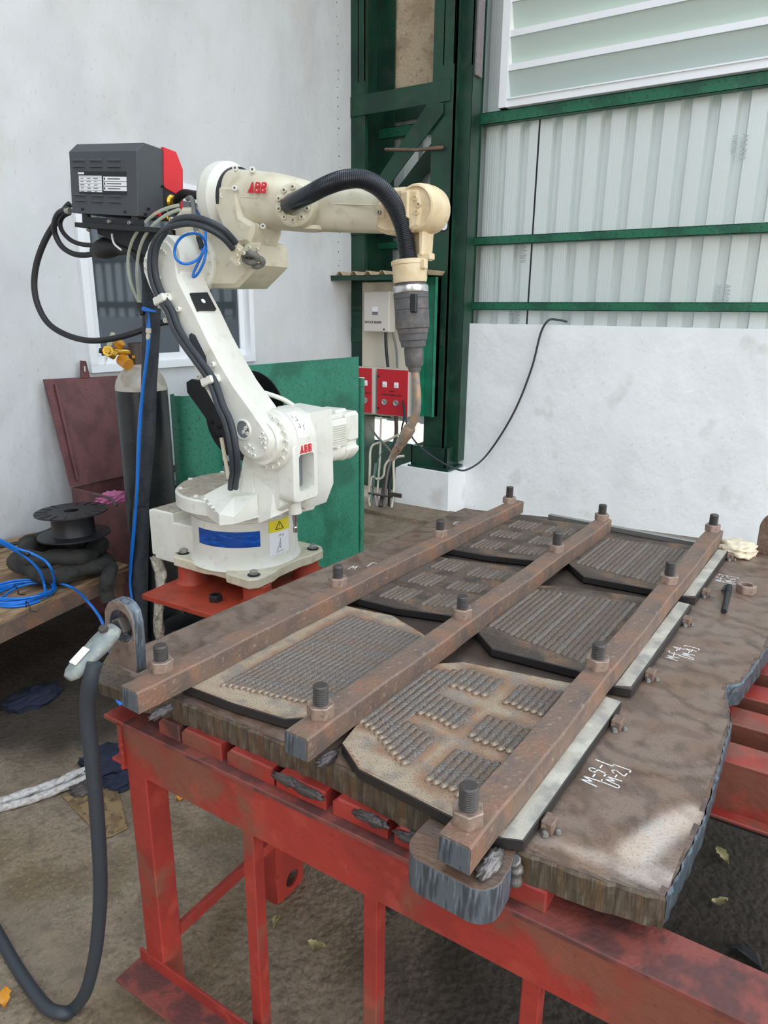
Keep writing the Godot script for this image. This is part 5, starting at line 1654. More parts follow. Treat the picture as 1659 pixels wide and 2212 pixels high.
	g.prism(la, -1.862, -1.735, 0.014)
	var lo_arm := part("lower_arm", g, M.robot, t)
	g = geo()
	var slot := PackedVector2Array([Vector2(-1.8898, 1.5275), Vector2(-1.8701, 1.5202), Vector2(-1.8245, 1.4503), Vector2(-1.8218, 1.4286), Vector2(-1.8356, 1.4248), Vector2(-1.8598, 1.4332), Vector2(-1.8995, 1.4976), Vector2(-1.902, 1.5194)])
	g.prism(slot, -1.737, -1.7342, 0.0005)  # raised dark plate, its colour paints the shade inside the opening
	part("slot", g, M.dark_room, lo_arm).set_meta("label", "dark oval plate painting the shade of a slot")
	g = geo()
	g.ring_plate(star(arc(Vector2.ZERO, 0.037, 0, 345, 23), Vector2.ZERO, 24), star(arc(Vector2.ZERO, 0.030, 0, 345, 23), Vector2.ZERO, 24), -0.002, 0.006, Transform3D(Basis(), Vector3(-1.6648, 1.2125, -1.735)), 0.003)
	part("pocket_rim", g, M.robot, lo_arm)
	g = geo()
	g.cyl(Vector3(-1.6668, 1.212, -1.737), Vector3(-1.6668, 1.212, -1.737) + Vector3(0, 0, 0.003), 0.030, 24, 0.0)
	part("pocket", g, M.print_grey, lo_arm)
	for s in [Vector3(-1.6627, 1.2048, -1.7345), Vector3(-1.6534, 1.2184, -1.7345), Vector3(-1.6422, 1.2274, -1.7345), Vector3(-1.6459, 1.2017, -1.7345), Vector3(-1.6618, 1.1488, -1.7345), Vector3(-1.6419, 1.1606, -1.7345), Vector3(-1.6234, 1.1498, -1.7345), Vector3(-1.6475, 1.1375, -1.7345), Vector3(-1.633, 1.1295, -1.7345), Vector3(-1.6183, 1.128, -1.7345), Vector3(-1.5878, 1.1917, -1.7345), Vector3(-1.5693, 1.1905, -1.7345), Vector3(-1.5766, 1.2085, -1.7345), Vector3(-1.5846, 1.1731, -1.7345), Vector3(-1.57, 1.1763, -1.7345), Vector3(-1.5708, 1.1588, -1.7345)]:
		g = geo()
		screw(g, s, Vector3.BACK, 0.0066, 0.006)
		part("screw", g, M.robot, lo_arm)
		socket(s, Vector3.BACK, 0.0031, 0.006, lo_arm)
	for s in [Vector3(-1.7888, 1.4254, -1.735), Vector3(-1.7875, 1.3865, -1.735), Vector3(-1.9396, 1.6055, -1.735), Vector3(-2.0071, 1.5675, -1.735), Vector3(-1.8577, 1.3794, -1.735), Vector3(-1.7829, 1.36, -1.735)]:
		g = geo()
		screw(g, s, Vector3.BACK, 0.0095, 0.012)
		part("boss", g, M.robot, lo_arm)
		socket(s, Vector3.BACK, 0.0095 * 0.45, 0.012, lo_arm)
	for s in [Vector3(-2.0272, 1.8072, -1.735), Vector3(-2.0135, 1.8037, -1.735), Vector3(-2.0001, 1.7988, -1.735), Vector3(-1.9895, 1.7895, -1.735), Vector3(-2.0912, 1.773, -1.735), Vector3(-2.0951, 1.7424, -1.735), Vector3(-2.029, 1.7104, -1.735)]:
		g = geo()
		screw(g, s, Vector3.BACK, 0.0065, 0.006)
		part("screw", g, M.robot, lo_arm)
		socket(s, Vector3.BACK, 0.0065 * 0.45, 0.006, lo_arm)
	g = geo()
	var b0 := Vector3(-1.8979, 1.6573, -1.735)
	var b1 := Vector3(-1.8583, 1.6, -1.735)
	var bn := Vector3(0, 0, 1).cross(b1 - b0).normalized()
	if bn.x < 0.0:
		bn = -bn
	var bp := [b0 + Vector3(0, 0, -0.012), b1 + Vector3(0, 0, -0.006), b1 + Vector3(0, 0, -0.085), b0 + Vector3(0, 0, -0.085)]
	g.hull(bp.map(func(q): return q - bn * 0.004), [bp[0] + bn * 0.004, bp[1] + bn * 0.004, bp[2] + bn * 0.012, bp[3] + bn * 0.012])
	part("badge_plate", g, M.black, lo_arm).set_meta("label", "black plastic cover with a small round emblem")
	g = geo()
	var em: Vector3 = (bp[0] + bp[1] + bp[2] + bp[3]) / 4.0 + bn * 0.007
	g.cyl(em, em + bn * 0.0035, 0.0085, 16)
	part("emblem", g, M.sticker_white, lo_arm)
	# elbow: reducer of axis three
	var E := Vector3(-2.0108, 1.7662, -1.735)
	g = geo()
	g.lathe([Vector2(0, -1.90), Vector2(0.105, -1.90), Vector2(0.108, -1.885), Vector2(0.108, -1.872), Vector2(0.103, -1.868), Vector2(0.09, -1.866), Vector2(0.088, -1.84), Vector2(0.085, -1.74), Vector2(0, -1.74)], ax_z(Vector3(E.x, E.y, 0)), 48)
	var er := part("elbow_reducer", g, M.robot, t)
	for i in 16:
		var a := TAU * i / 16.0
		g = geo()
		screw(g, Vector3(E.x, E.y, -1.869) + Vector3(cos(a) * 0.098, sin(a) * 0.098, 0), Vector3.BACK, 0.0058, 0.007)
		part("screw", g, M.robot, er)
	g = geo()
	var el := PackedVector2Array([Vector2(-2.117, 1.8476), Vector2(-2.1132, 1.9293), Vector2(-2.0689, 1.9592), Vector2(-1.9501, 1.9531), Vector2(-1.882, 1.9605), Vector2(-1.8209, 1.8948), Vector2(-1.7807, 1.8485), Vector2(-1.7162, 1.828), Vector2(-1.7097, 1.7539), Vector2(-1.8132, 1.6812), Vector2(-1.9829, 1.6812), Vector2(-2.0615, 1.7176)])
	g.prism(el, -2.06, -1.885, 0.014)
	var eh := part("elbow_housing", g, M.robot_top, t)
	g = geo()
	g.hull([Vector3(-2.0024, 1.8737, -1.884), Vector3(-2.0415, 1.7876, -1.884), Vector3(-2.0119, 1.7709, -1.884), Vector3(-1.9643, 1.8566, -1.884)], [Vector3(-2.0187, 1.8724, -1.862), Vector3(-2.0326, 1.8031, -1.862), Vector3(-1.9905, 1.797, -1.862), Vector3(-1.9941, 1.859, -1.862)])
	part("cast_handle", g, M.robot_top, eh)
	for s in [Vector3(-2.1097, 1.9166, -1.885), Vector3(-1.9691, 1.732, -1.885), Vector3(-2.0402, 1.7366, -1.885)]:
		g = geo()
		screw(g, s, Vector3.BACK, 0.011, 0.012)
		part("screw", g, M.robot_top, eh)
	lettering("embossed_lettering", "DX-82164", Transform3D(Basis(), Vector3(-2.0088, 1.9187, -1.885)), 0.012, M.robot_top, eh, 700, 0.002)
	# upper arm: u runs along its axis, slightly downwards
	var u := Vector3(0.9951, -0.0995, 0)
	var S := Vector3(-1.8408, 1.9757, -1.945)
	var UX := Geo.along(S, S + u)
	g = geo()
	g.lathe([Vector2(0, -0.105), Vector2(0.05, -0.105), Vector2(0.10, -0.098), Vector2(0.115, -0.085), Vector2(0.120, -0.07), Vector2(0.120, -0.035), Vector2(0.110, -0.022), Vector2(0.102, -0.004), Vector2(0, -0.004)], UX, 48)
	var j4 := part("wrist_drive_housing", g, M.robot, t)
	g = geo()
	g.lathe([Vector2(0, -0.125), Vector2(0.075, -0.125), Vector2(0.080, -0.12), Vector2(0.080, -0.09), Vector2(0, -0.09)], UX, 40)
	part("rear_collar", g, M.robot_top, j4)
	# neck that carries the housing, down to the cable bracket
	g = geo()
	var nk := PackedVector2Array([Vector2(-1.8811, 2.0105), Vector2(-1.8744, 1.958), Vector2(-1.8382, 1.8887), Vector2(-1.7939, 1.8131), Vector2(-1.7108, 1.8216), Vector2(-1.6903, 1.8552), Vector2(-1.687, 1.8778), Vector2(-1.7431, 1.9065), Vector2(-1.7578, 2.0008)])
	g.prism(nk, -2.0, -1.845, 0.012)
	part("neck", g, M.robot_top, j4)
	g = geo()
	g.cyl(Vector3(-1.7522, 1.8453, -1.93), Vector3(-1.6996, 1.843, -1.93), 0.017, 18, 0.003)
	part("round_plug", g, M.robot_top, j4)
	for s in [Vector3(-1.7573, 2.0503, -1.85), Vector3(-1.7099, 2.0467, -1.88), Vector3(-1.8246, 1.9731, -1.855), Vector3(-1.7586, 1.9897, -1.845), Vector3(-1.6988, 1.8733, -1.88), Vector3(-1.6722, 1.872, -1.88)]:
		g = geo()
		screw(g, s, Vector3(0.5, 0.1, 0.85).normalized(), 0.0095, 0.012)
		part("screw", g, M.robot, j4)
		socket(s, Vector3(0.5, 0.1, 0.85).normalized(), 0.0042, 0.012, j4)
	g = geo()
	g.lathe([Vector2(0, -0.006), Vector2(0.1035, -0.006), Vector2(0.1035, 0.007), Vector2(0, 0.007)], UX, 48)
	part("seal_ring", g, M.conduit, t)
	g = geo()
	var rings := []
	for k in [[0.006, 0.094, 0.094, 0.0], [0.03, 0.093, 0.094, 0.0], [0.10, 0.091, 0.092, 0.0], [0.18, 0.088, 0.088, -0.002], [0.24, 0.084, 0.075, -0.006], [0.29, 0.078, 0.055, -0.010], [0.34, 0.071, 0.05, -0.013], [0.48, 0.066, 0.048, -0.014], [0.58, 0.063, 0.047, -0.013], [0.64, 0.060, 0.045, -0.010]]:
		var ring := PackedVector3Array()
		for i in 40:
			var a := TAU * i / 40.0
			var ca := signf(cos(a)) * pow(absf(cos(a)), 0.75)
			var sa2 := signf(sin(a)) * pow(absf(sin(a)), 0.75)
			var off: float = 0.0 if k[2] > 0.08 else 0.035 * smoothstep(0.09, 0.05, k[2])
			ring.append(S + u * k[0] + Vector3(0.0995, 0.9951, 0) * (sa2 * k[1] + k[3]) + Vector3(0, 0, ca * k[2] - off))
		ring.reverse()
		rings.append(ring)
	g.loft(rings, true, true)
	var ua := part("upper_arm", g, M.robot_top, t)
	logo("red_lettering", Transform3D(Basis(u, Vector3(0.0995, 0.9951, 0), Vector3.BACK).rotated(Vector3.RIGHT, -0.25), Vector3(-1.6644, 1.9861, -1.851)), 0.034, ua, 0.004)
	g = geo()
	g.tube([S + u * 0.015 + Vector3(0, -0.001, 0.0935), S + u * 0.17 + Vector3(0, -0.001, 0.089)], 0.0016, 6, 1)
	part("casting_seam", g, M.robot_top, ua)
	g = geo()
	g.tube([Vector3(-1.5072, 1.9418, -1.935), Vector3(-1.3852, 1.9292, -1.932), Vector3(-1.255, 1.9159, -1.925)], 0.0022, 6, 3)
	part("casting_seam", g, M.robot_top, ua)
	# port where the hose leaves the arm
	g = geo()
	var P := Vector3(-1.5233, 1.9292, -1.858)
	var pn := Vector3(0.35, 0.05, 0.93).normalized()
	g.lathe([Vector2(0, -0.09), Vector2(0.066, -0.09), Vector2(0.068, -0.02), Vector2(0.066, -0.006), Vector2(0.060, 0.0), Vector2(0.034, 0.002), Vector2(0.03, -0.012), Vector2(0, -0.012)], Geo.along(P, P + pn), 40)
	var port := part("hose_port", g, M.robot_top, ua)
	for i in 10:
		var a := TAU * i / 10.0 + 0.3
		g = geo()
		screw(g, Geo.along(P, P + pn) * Vector3(cos(a) * 0.049, 0.001, sin(a) * 0.049), pn, 0.0085, 0.010)
		part("screw", g, M.robot_top, port)
		socket(Geo.along(P, P + pn) * Vector3(cos(a) * 0.049, 0.001, sin(a) * 0.049), pn, 0.0038, 0.010, port)
	g = geo()
	g.lathe([Vector2(0, 0), Vector2(0.045, 0), Vector2(0.045, 0.012), Vector2(0.036, 0.016), Vector2(0, 0.016)], Transform3D(Basis(Vector3.RIGHT, PI), Vector3(-1.5263, 1.873, -1.95)), 24)
	part("drain_cover", g, M.robot_top, ua)
	# wrist block and axis five
	g = geo()
	g.prism(PackedVector2Array([Vector2(-1.2583, 1.9167), Vector2(-1.257, 1.9635), Vector2(-1.1633, 1.964), Vector2(-1.1077, 1.9559), Vector2(-1.0951, 1.8985), Vector2(-1.1047, 1.8482), Vector2(-1.1443, 1.8307), Vector2(-1.227, 1.8332), Vector2(-1.2679, 1.8498), Vector2(-1.258, 1.8825)]), -2.02, -1.93, 0.012)
	var wb := part("wrist_block", g, M.robot_wrist, t)
	g = geo()
	g.slab(Vector3(-1.2529, 1.875, -1.925) + Vector3(0, 0, -0.03), Vector3(-1.22, 1.924, -1.925), 0.006)
	part("hinge_lug", g, M.robot_wrist, wb)
	g = geo()
	screw(g, Vector3(-1.2407, 1.8952, -1.924), Vector3.BACK, 0.0075, 0.006)
	part("screw", g, M.zinc, wb)
	var W := Vector3(-1.1252, 1.9043, -1.93)
	g = geo()
	g.lathe([Vector2(0, -2.055), Vector2(0.05, -2.055), Vector2(0.062, -2.05), Vector2(0.069, -2.035), Vector2(0.0695, -2.015), Vector2(0.0715, -2.013), Vector2(0.0715, -1.985), Vector2(0.0695, -1.98), Vector2(0.0695, -1.957), Vector2(0.067, -1.945), Vector2(0.063, -1.935), Vector2(0.058, -1.932), Vector2(0.055, -1.938), Vector2(0, -1.938)], ax_z(Vector3(W.x, W.y, 0)), 48)
	var wj := part("wrist_joint", g, M.robot_wrist, t)
	for s in [Vector3(-1.1198, 1.9287, -1.936), Vector3(-1.1082, 1.909, -1.936), Vector3(-1.114, 1.889, -1.936), Vector3(-1.1694, 1.9245, -1.936), Vector3(-1.1622, 1.8932, -1.936)]:
		g = geo()
		screw(g, s, Vector3.BACK, 0.0085, 0.010)
		part("screw", g, M.robot_wrist, wj)
		socket(s, Vector3.BACK, 0.0038, 0.010, wj)
	g = geo()
	g.prism(PackedVector2Array([Vector2(-1.166, 1.9484), Vector2(-1.1372, 1.9501), Vector2(-1.1353, 1.8735), Vector2(-1.1676, 1.8701)]), -1.94, -1.918, 0.005)
	part("cast_rib", g, M.robot_wrist, wj)
	# fork down to the tool flange
	g = geo()
	g.prism(PackedVector2Array([Vector2(-1.175, 1.8832), Vector2(-1.1018, 1.879), Vector2(-1.1065, 1.8243), Vector2(-1.1093, 1.7579), Vector2(-1.1438, 1.7589), Vector2(-1.1562, 1.789)]), -2.03, -1.98, 0.006)
	g.prism(PackedVector2Array([Vector2(-1.1231, 1.8661), Vector2(-1.1023, 1.8676), Vector2(-1.1041, 1.7705), Vector2(-1.1188, 1.7709)]), -1.985, -1.955, 0.004)
	part("tool_fork", g, M.robot_wrist, wj)
	var d := Vector3(0.085, -0.9964, 0).normalized()
	var F := Vector3(-1.1478, 1.7544, -1.95)
	var FX := Transform3D(Basis(Vector3(-d.y, d.x, 0) * 0.96, -d * 0.88, Vector3.BACK * 0.96), F)     # y up along the tool axis
	g = geo()
	g.lathe([Vector2(0, -0.072), Vector2(0.052, -0.072), Vector2(0.054, -0.066), Vector2(0.056, -0.014), Vector2(0.0585, -0.012), Vector2(0.0585, 0.0), Vector2(0.052, 0.004), Vector2(0.036, 0.004), Vector2(0, 0.004)], FX, 40)
	var tf := part("tool_flange", g, M.robot_wrist, wj)
	g = geo()
	g.slab(Vector3(-1.1274, 1.7572, -1.96), Vector3(-1.0796, 1.7768, -1.94) + Vector3(0, 0, -0.05), 0.003)
	g.slab(Vector3(-1.0982, 1.7291, -1.95), Vector3(-1.0814, 1.7579, -1.95) + Vector3(0, 0, 0.02), 0.003)
	part("stop_lug", g, M.robot_wrist, tf)

	# cable bracket and the pair of cables along the arm
	g = geo()
	g.prism(PackedVector2Array([Vector2(-1.7444, 1.7991), Vector2(-1.7056, 1.8205), Vector2(-1.661, 1.8158), Vector2(-1.6858, 1.7411), Vector2(-1.7311, 1.7465), Vector2(-1.7527, 1.7704)]), -1.86, -1.845, 0.002)
	var br := part("cable_bracket", g, M.robot_top, t)
	g = geo()
	g.hull([Vector3(-1.7529, 1.7675, -1.8), Vector3(-1.7189, 1.7419, -1.8), Vector3(-1.7023, 1.8044, -1.815), Vector3(-1.716, 1.818, -1.8)], [Vector3(-1.7492, 1.7683, -1.792), Vector3(-1.7133, 1.7413, -1.792), Vector3(-1.6948, 1.8048, -1.805), Vector3(-1.7104, 1.8186, -1.792)])
	part("bent_plate", g, M.robot_top, br)
	for s in [Vector3(-1.7112, 1.7771, -1.79), Vector3(-1.7019, 1.7925, -1.79), Vector3(-1.7046, 1.751, -1.79), Vector3(-1.7035, 1.8039, -1.845), Vector3(-1.6708, 1.7998, -1.845), Vector3(-1.6688, 1.7607, -1.845), Vector3(-1.6893, 1.7842, -1.8)]:
		g = geo()
		screw(g, s, Vector3.BACK, 0.006, 0.006)
		part("screw", g, M.robot_top, br)
	g = geo()
	g.prism(PackedVector2Array([Vector2(-1.7388, 1.825), Vector2(-1.6706, 1.8208), Vector2(-1.6702, 1.7482), Vector2(-1.7501, 1.7442)]), -1.868, -1.858, 0.002)
	part("side_plate", g, M.robot_top, br)
	for k in 2:
		g = geo()
		g.tube([Vector3(-1.7341, 1.7816, -1.845), Vector3(-1.6814, 1.784, -1.82), Vector3(-1.6624, 1.7769, -1.83), Vector3(-1.6722, 1.7648, -1.84), Vector3(-1.6922, 1.7575, -1.83), Vector3(-1.7306, 1.7697, -1.845)].map(func(v): return v + Vector3(0.004 * k, -0.011 * k, -0.022 * k)), 0.010, 10, 6)
		part("cable_loop", g, M.grey_cable, t)
	for c in [Vector3(-2.0032, 1.6375, -1.72), Vector3(-1.788, 1.3722, -1.715)]:
		g = geo()
		g.box(Vector3.ZERO, Vector3(0.058, 0.028, 0.046), 0.004, Transform3D(Basis(Vector3(0, 0, 1), 0.35), c))
		var cl := part("cable_clamp", g, M.robot, t)
		g = geo()
		g.cyl(c + Vector3(-0.012, -0.03, 0), c + Vector3(-0.005, 0.025, 0), 0.013, 12)
		g.cyl(c + Vector3(0.008, -0.036, 0), c + Vector3(0.014, 0.018, 0), 0.013, 12)
		part("gland", g, M.zinc, cl)
	for s in [[0.0, 0.0], [0.021, -0.004]]:
		var path := [Vector3(-1.7284, 1.7992, -1.79), Vector3(-1.7294, 1.8308, -1.745), Vector3(-1.758, 1.8553, -1.71), Vector3(-1.8216, 1.8714, -1.7), Vector3(-1.9022, 1.8686, -1.7), Vector3(-1.9674, 1.8474, -1.7), Vector3(-2.0139, 1.8055, -1.7), Vector3(-2.0329, 1.7466, -1.7), Vector3(-2.0296, 1.6862, -1.705), Vector3(-2.0019, 1.6296, -1.71), Vector3(-1.9787, 1.5943, -1.715), Vector3(-1.9483, 1.5405, -1.71), Vector3(-1.8982, 1.4924, -1.7), Vector3(-1.8431, 1.4436, -1.695), Vector3(-1.8033, 1.3988, -1.7), Vector3(-1.7825, 1.367, -1.705), Vector3(-1.7604, 1.3314, -1.7), Vector3(-1.7319, 1.2876, -1.69), Vector3(-1.6986, 1.2525, -1.68), Vector3(-1.681, 1.1993, -1.68), Vector3(-1.6775, 1.1356, -1.685), Vector3(-1.6897, 1.075, -1.7), Vector3(-1.7214, 1.0257, -1.72), Vector3(-1.7406, 0.9931, -1.735)]
		var q := []
		for i in path.size():
			var side := Vector3(0.5, 0.86, 0) if i < 5 else Vector3(1, 0.25, 0)
			q.append(path[i] + side * s[0] + Vector3(0, 0, s[1]))
		g = geo()
		g.tube(q, 0.0105, 10, 6)
		part("arm_cable", g, M.cable, t)
	g = geo()
	g.lathe([Vector2(0, 0), Vector2(0.03, 0), Vector2(0.028, 0.012), Vector2(0.02, 0.02), Vector2(0, 0.02)], Transform3D(Basis(), Vector3(-1.797, 0.965, -1.7978)), 16)
	part("gland", g, M.robot, t)
	# welded-on rear flange strip of the lower arm
	g = geo()
	g.beam(Vector3(-1.8696, 1.1511, -1.83), Vector3(-1.8428, 0.9963, -1.83), 0.014, 0.01, Vector3.BACK)
	part("cable_guide", g, M.robot_top, t)

	# corrugated hose from the arm port into the tool flange
	var hp := [Vector3(-1.5353, 1.9243, -1.845), Vector3(-1.4767, 1.9301, -1.815), Vector3(-1.4139, 1.9419, -1.8), Vector3(-1.3454, 1.9602, -1.795), Vector3(-1.2818, 1.972, -1.8), Vector3(-1.2337, 1.9718, -1.825), Vector3(-1.2001, 1.9514, -1.865), Vector3(-1.1778, 1.9097, -1.905), Vector3(-1.1641, 1.8556, -1.935), Vector3(-1.1575, 1.7999, -1.948), Vector3(-1.151, 1.7518, -1.95)]
	var line := Geo.spline(hp, 44)
	var total := line.size()
	g = base(F)
	g.tube(Array(line), func(s): return 0.0262 + (0.0013 * (1.0 if int(round(s * (total - 1))) % 4 < 2 else -1.0)) * smoothstep(0.12, 0.4, s), 18, 1)
	solo("corrugated_hose", g, M.conduit, "black corrugated hose arching from the robot arm into the torch flange", "hose", F)

	# torch
	t = thing("welding_torch", "grey gooseneck welding torch hanging from the robot wrist", "welding torch", F)
	g = geo()
	g.lathe([Vector2(0, -0.082), Vector2(0.050, -0.082), Vector2(0.050, -0.070), Vector2(0, -0.070)], FX, 40)
	part("adapter_ring", g, M.iron, t)
	g = geo()
	g.lathe([Vector2(0, -0.106), Vector2(0.056, -0.106), Vector2(0.0575, -0.102), Vector2(0.0575, -0.086), Vector2(0.055, -0.082), Vector2(0, -0.082)], FX, 40)
	part("clamp_ring", g, M.chrome, t)
	g = geo()
	g.lathe([Vector2(0, -0.195), Vector2(0.0555, -0.195), Vector2(0.0558, -0.166), Vector2(0.054, -0.164), Vector2(0.0556, -0.162), Vector2(0.0563, -0.128), Vector2(0.055, -0.126), Vector2(0.0568, -0.124), Vector2(0.0568, -0.107), Vector2(0, -0.107)], FX, 40)
	var tb := part("torch_body", g, M.torch_grey, t)
	g = geo()
	g.lathe([Vector2(0, -0.292), Vector2(0.040, -0.292), Vector2(0.0425, -0.272), Vector2(0.046, -0.268), Vector2(0.0475, -0.248), Vector2(0.050, -0.245), Vector2(0.051, -0.230), Vector2(0.055, -0.226), Vector2(0.0562, -0.195), Vector2(0, -0.195)], FX, 40)
	part("shock_sensor", g, M.torch_grey, t)
	var az := deg_to_rad(52)
	var ln := Vector3(cos(az), 0, sin(az))
	g = geo()
	g.box(FX * (ln * 0.057 + Vector3(0, -0.145, 0)), Vector3(0.0, 0.0, 0.0) + Vector3(0.022, 0.055, 0.014), 0.003)
	part("latch", g, M.black, tb)
	g = geo()
	var kn := [Vector2(0, -0.362), Vector2(0.026, -0.362), Vector2(0.030, -0.352), Vector2(0.032, -0.300), Vector2(0.030, -0.292), Vector2(0, -0.292)]
	g.lathe(kn, FX, 12)
	part("cone_nut", g, M.torch_grey, t)
	g = geo()
	g.lathe([Vector2(0, -0.380), Vector2(0.019, -0.380), Vector2(0.0215, -0.372), Vector2(0.0215, -0.362), Vector2(0, -0.362)], FX, 24)
	part("neck_socket", g, M.torch_grey, t)
	var neck := [Vector3(-1.1199, 1.4434, -1.95), Vector3(-1.1153, 1.3973, -1.95), Vector3(-1.1088, 1.3465, -1.95), Vector3(-1.1093, 1.302, -1.95), Vector3(-1.1204, 1.2636, -1.95), Vector3(-1.1354, 1.235, -1.95)]
	g = geo()
	g.tube(neck, 0.0135, 16, 8)
	part("gooseneck", g, M.torch_neck, t)
	var n0 := Vector3(-1.1304, 1.2446, -1.95)
	var n1 := Vector3(-1.2032, 1.1283, -1.95)
	g = geo()
	var nl := (n1 - n0).length()
	g.lathe([Vector2(0, 0), Vector2(0.018, 0), Vector2(0.0205, 0.006), Vector2(0.0205, nl * 0.26), Vector2(0.0185, nl * 0.30), Vector2(0.0185, nl * 0.44), Vector2(0.017, nl * 0.50), Vector2(0, nl * 0.5)], Geo.along(n0, n1), 24)
	part("nozzle_holder", g, M.torch_neck, t)
	g = geo()
	g.lathe([Vector2(0, nl * 0.5), Vector2(0.0155, nl * 0.5), Vector2(0.0145, nl * 0.76), Vector2(0.012, nl * 0.79), Vector2(0.0105, nl), Vector2(0.007, nl), Vector2(0, nl * 0.99)], Geo.along(n0, n1), 24)
	var nz := part("gas_nozzle", g, M.torch_neck, t)
	for i in 4:
		g = geo()
		var c := n0.lerp(n1, 0.66)
		var bs := Geo.along(n0, n1).basis
		var dn := bs.x * cos(0.8 + i * 1.57) + bs.z * sin(0.8 + i * 1.57)
		g.cyl(c + dn * 0.013, c + dn * 0.0155, 0.0028, 8, 0.0)
		part("gas_hole", g, M.black, nz)


func drum_angle(across: float) -> float:                              # direction round the drum axis, from the share of its front: -1 left rim, 1 right rim
	return deg_to_rad(148.0) - acos(-across)


func _curved(g: Geo, c: Vector3, r: float, a0: float, a1: float, y0: float, y1: float):
	var n := 16
	for i in n:
		var p := Vector2.from_angle(deg_to_rad(lerpf(a0, a1, float(i) / n))) * r
		var q := Vector2.from_angle(deg_to_rad(lerpf(a0, a1, float(i + 1) / n))) * r
		g.quad(Vector3(c.x + p.x, y0, c.z + p.y), Vector3(c.x + q.x, y0, c.z + q.y), Vector3(c.x + q.x, y1, c.z + q.y), Vector3(c.x + p.x, y1, c.z + p.y), 3)


func logo(called: String, xf: Transform3D, h: float, parent: Node3D, depth := 0.002):
	# three heavy letters cut through by a fine cross line; xf: middle of the word
	var g := geo()
	var w := h * 0.70
	var gap := h * 0.10
	for k in 3:
		var x: float = (k - 1) * (w + gap)
		var f := xf * Transform3D(Basis(), Vector3(x, 0, 0))
		var s: float = h / 2
		var cut := h * 0.018
		if k == 0:
			for q in [[-0.62, -1.0, -0.14, -1.0, 0.0, -0.42, 0.0, -0.06, -0.30, -0.06], [0.0, -0.42, 0.2, -0.42, 0.26, -1.0, 0.64, -1.0, 0.40, -0.06, 0.0, -0.06], [-0.28, 0.02, 0.0, 0.02, 0.0, 1.0, -0.02, 1.0], [0.03, 0.02, 0.38, 0.02, 0.2, 1.0, 0.03, 1.0]]:
				g.prism(_poly(q, s * 1.07, s), 0, depth, 0.0, f)
		else:
			for q in [[-0.55, -1.0, -0.04, -1.0, -0.04, -0.02, -0.55, -0.02], [0.01, -1.0, 0.35, -1.0, 0.52, -0.9, 0.60, -0.7, 0.60, -0.35, 0.50, -0.1, 0.35, -0.02, 0.01, -0.02], [-0.55, 0.03, -0.04, 0.03, -0.04, 1.0, -0.55, 1.0], [0.01, 0.03, 0.35, 0.03, 0.48, 0.12, 0.54, 0.3, 0.54, 0.7, 0.46, 0.9, 0.30, 1.0, 0.01, 1.0]]:
				g.prism(_poly(q, s * 1.07, s), 0, depth, 0.0, f)
	part(called, g, M.red_ink, parent).set_meta("label", "red three letter lettering")
	g = geo()
	for k in 2:
		for y in [0.5, -0.5]:
			g.prism(_poly([-0.1, -0.14, 0.16, -0.14, 0.22, 0.0, 0.16, 0.14, -0.1, 0.14], h / 2, h / 2), 0.0, depth + 0.0006, 0.0, xf * Transform3D(Basis(), Vector3(k * (w + gap), y * h / 2, 0)))
	part("letter_counter", g, M.robot_top, parent)


func _poly(q: Array, sx: float, sy: float) -> PackedVector2Array:
	var p := PackedVector2Array()
	for i in range(0, q.size(), 2):
		p.append(Vector2(q[i] * sx, q[i + 1] * sy))
	return p



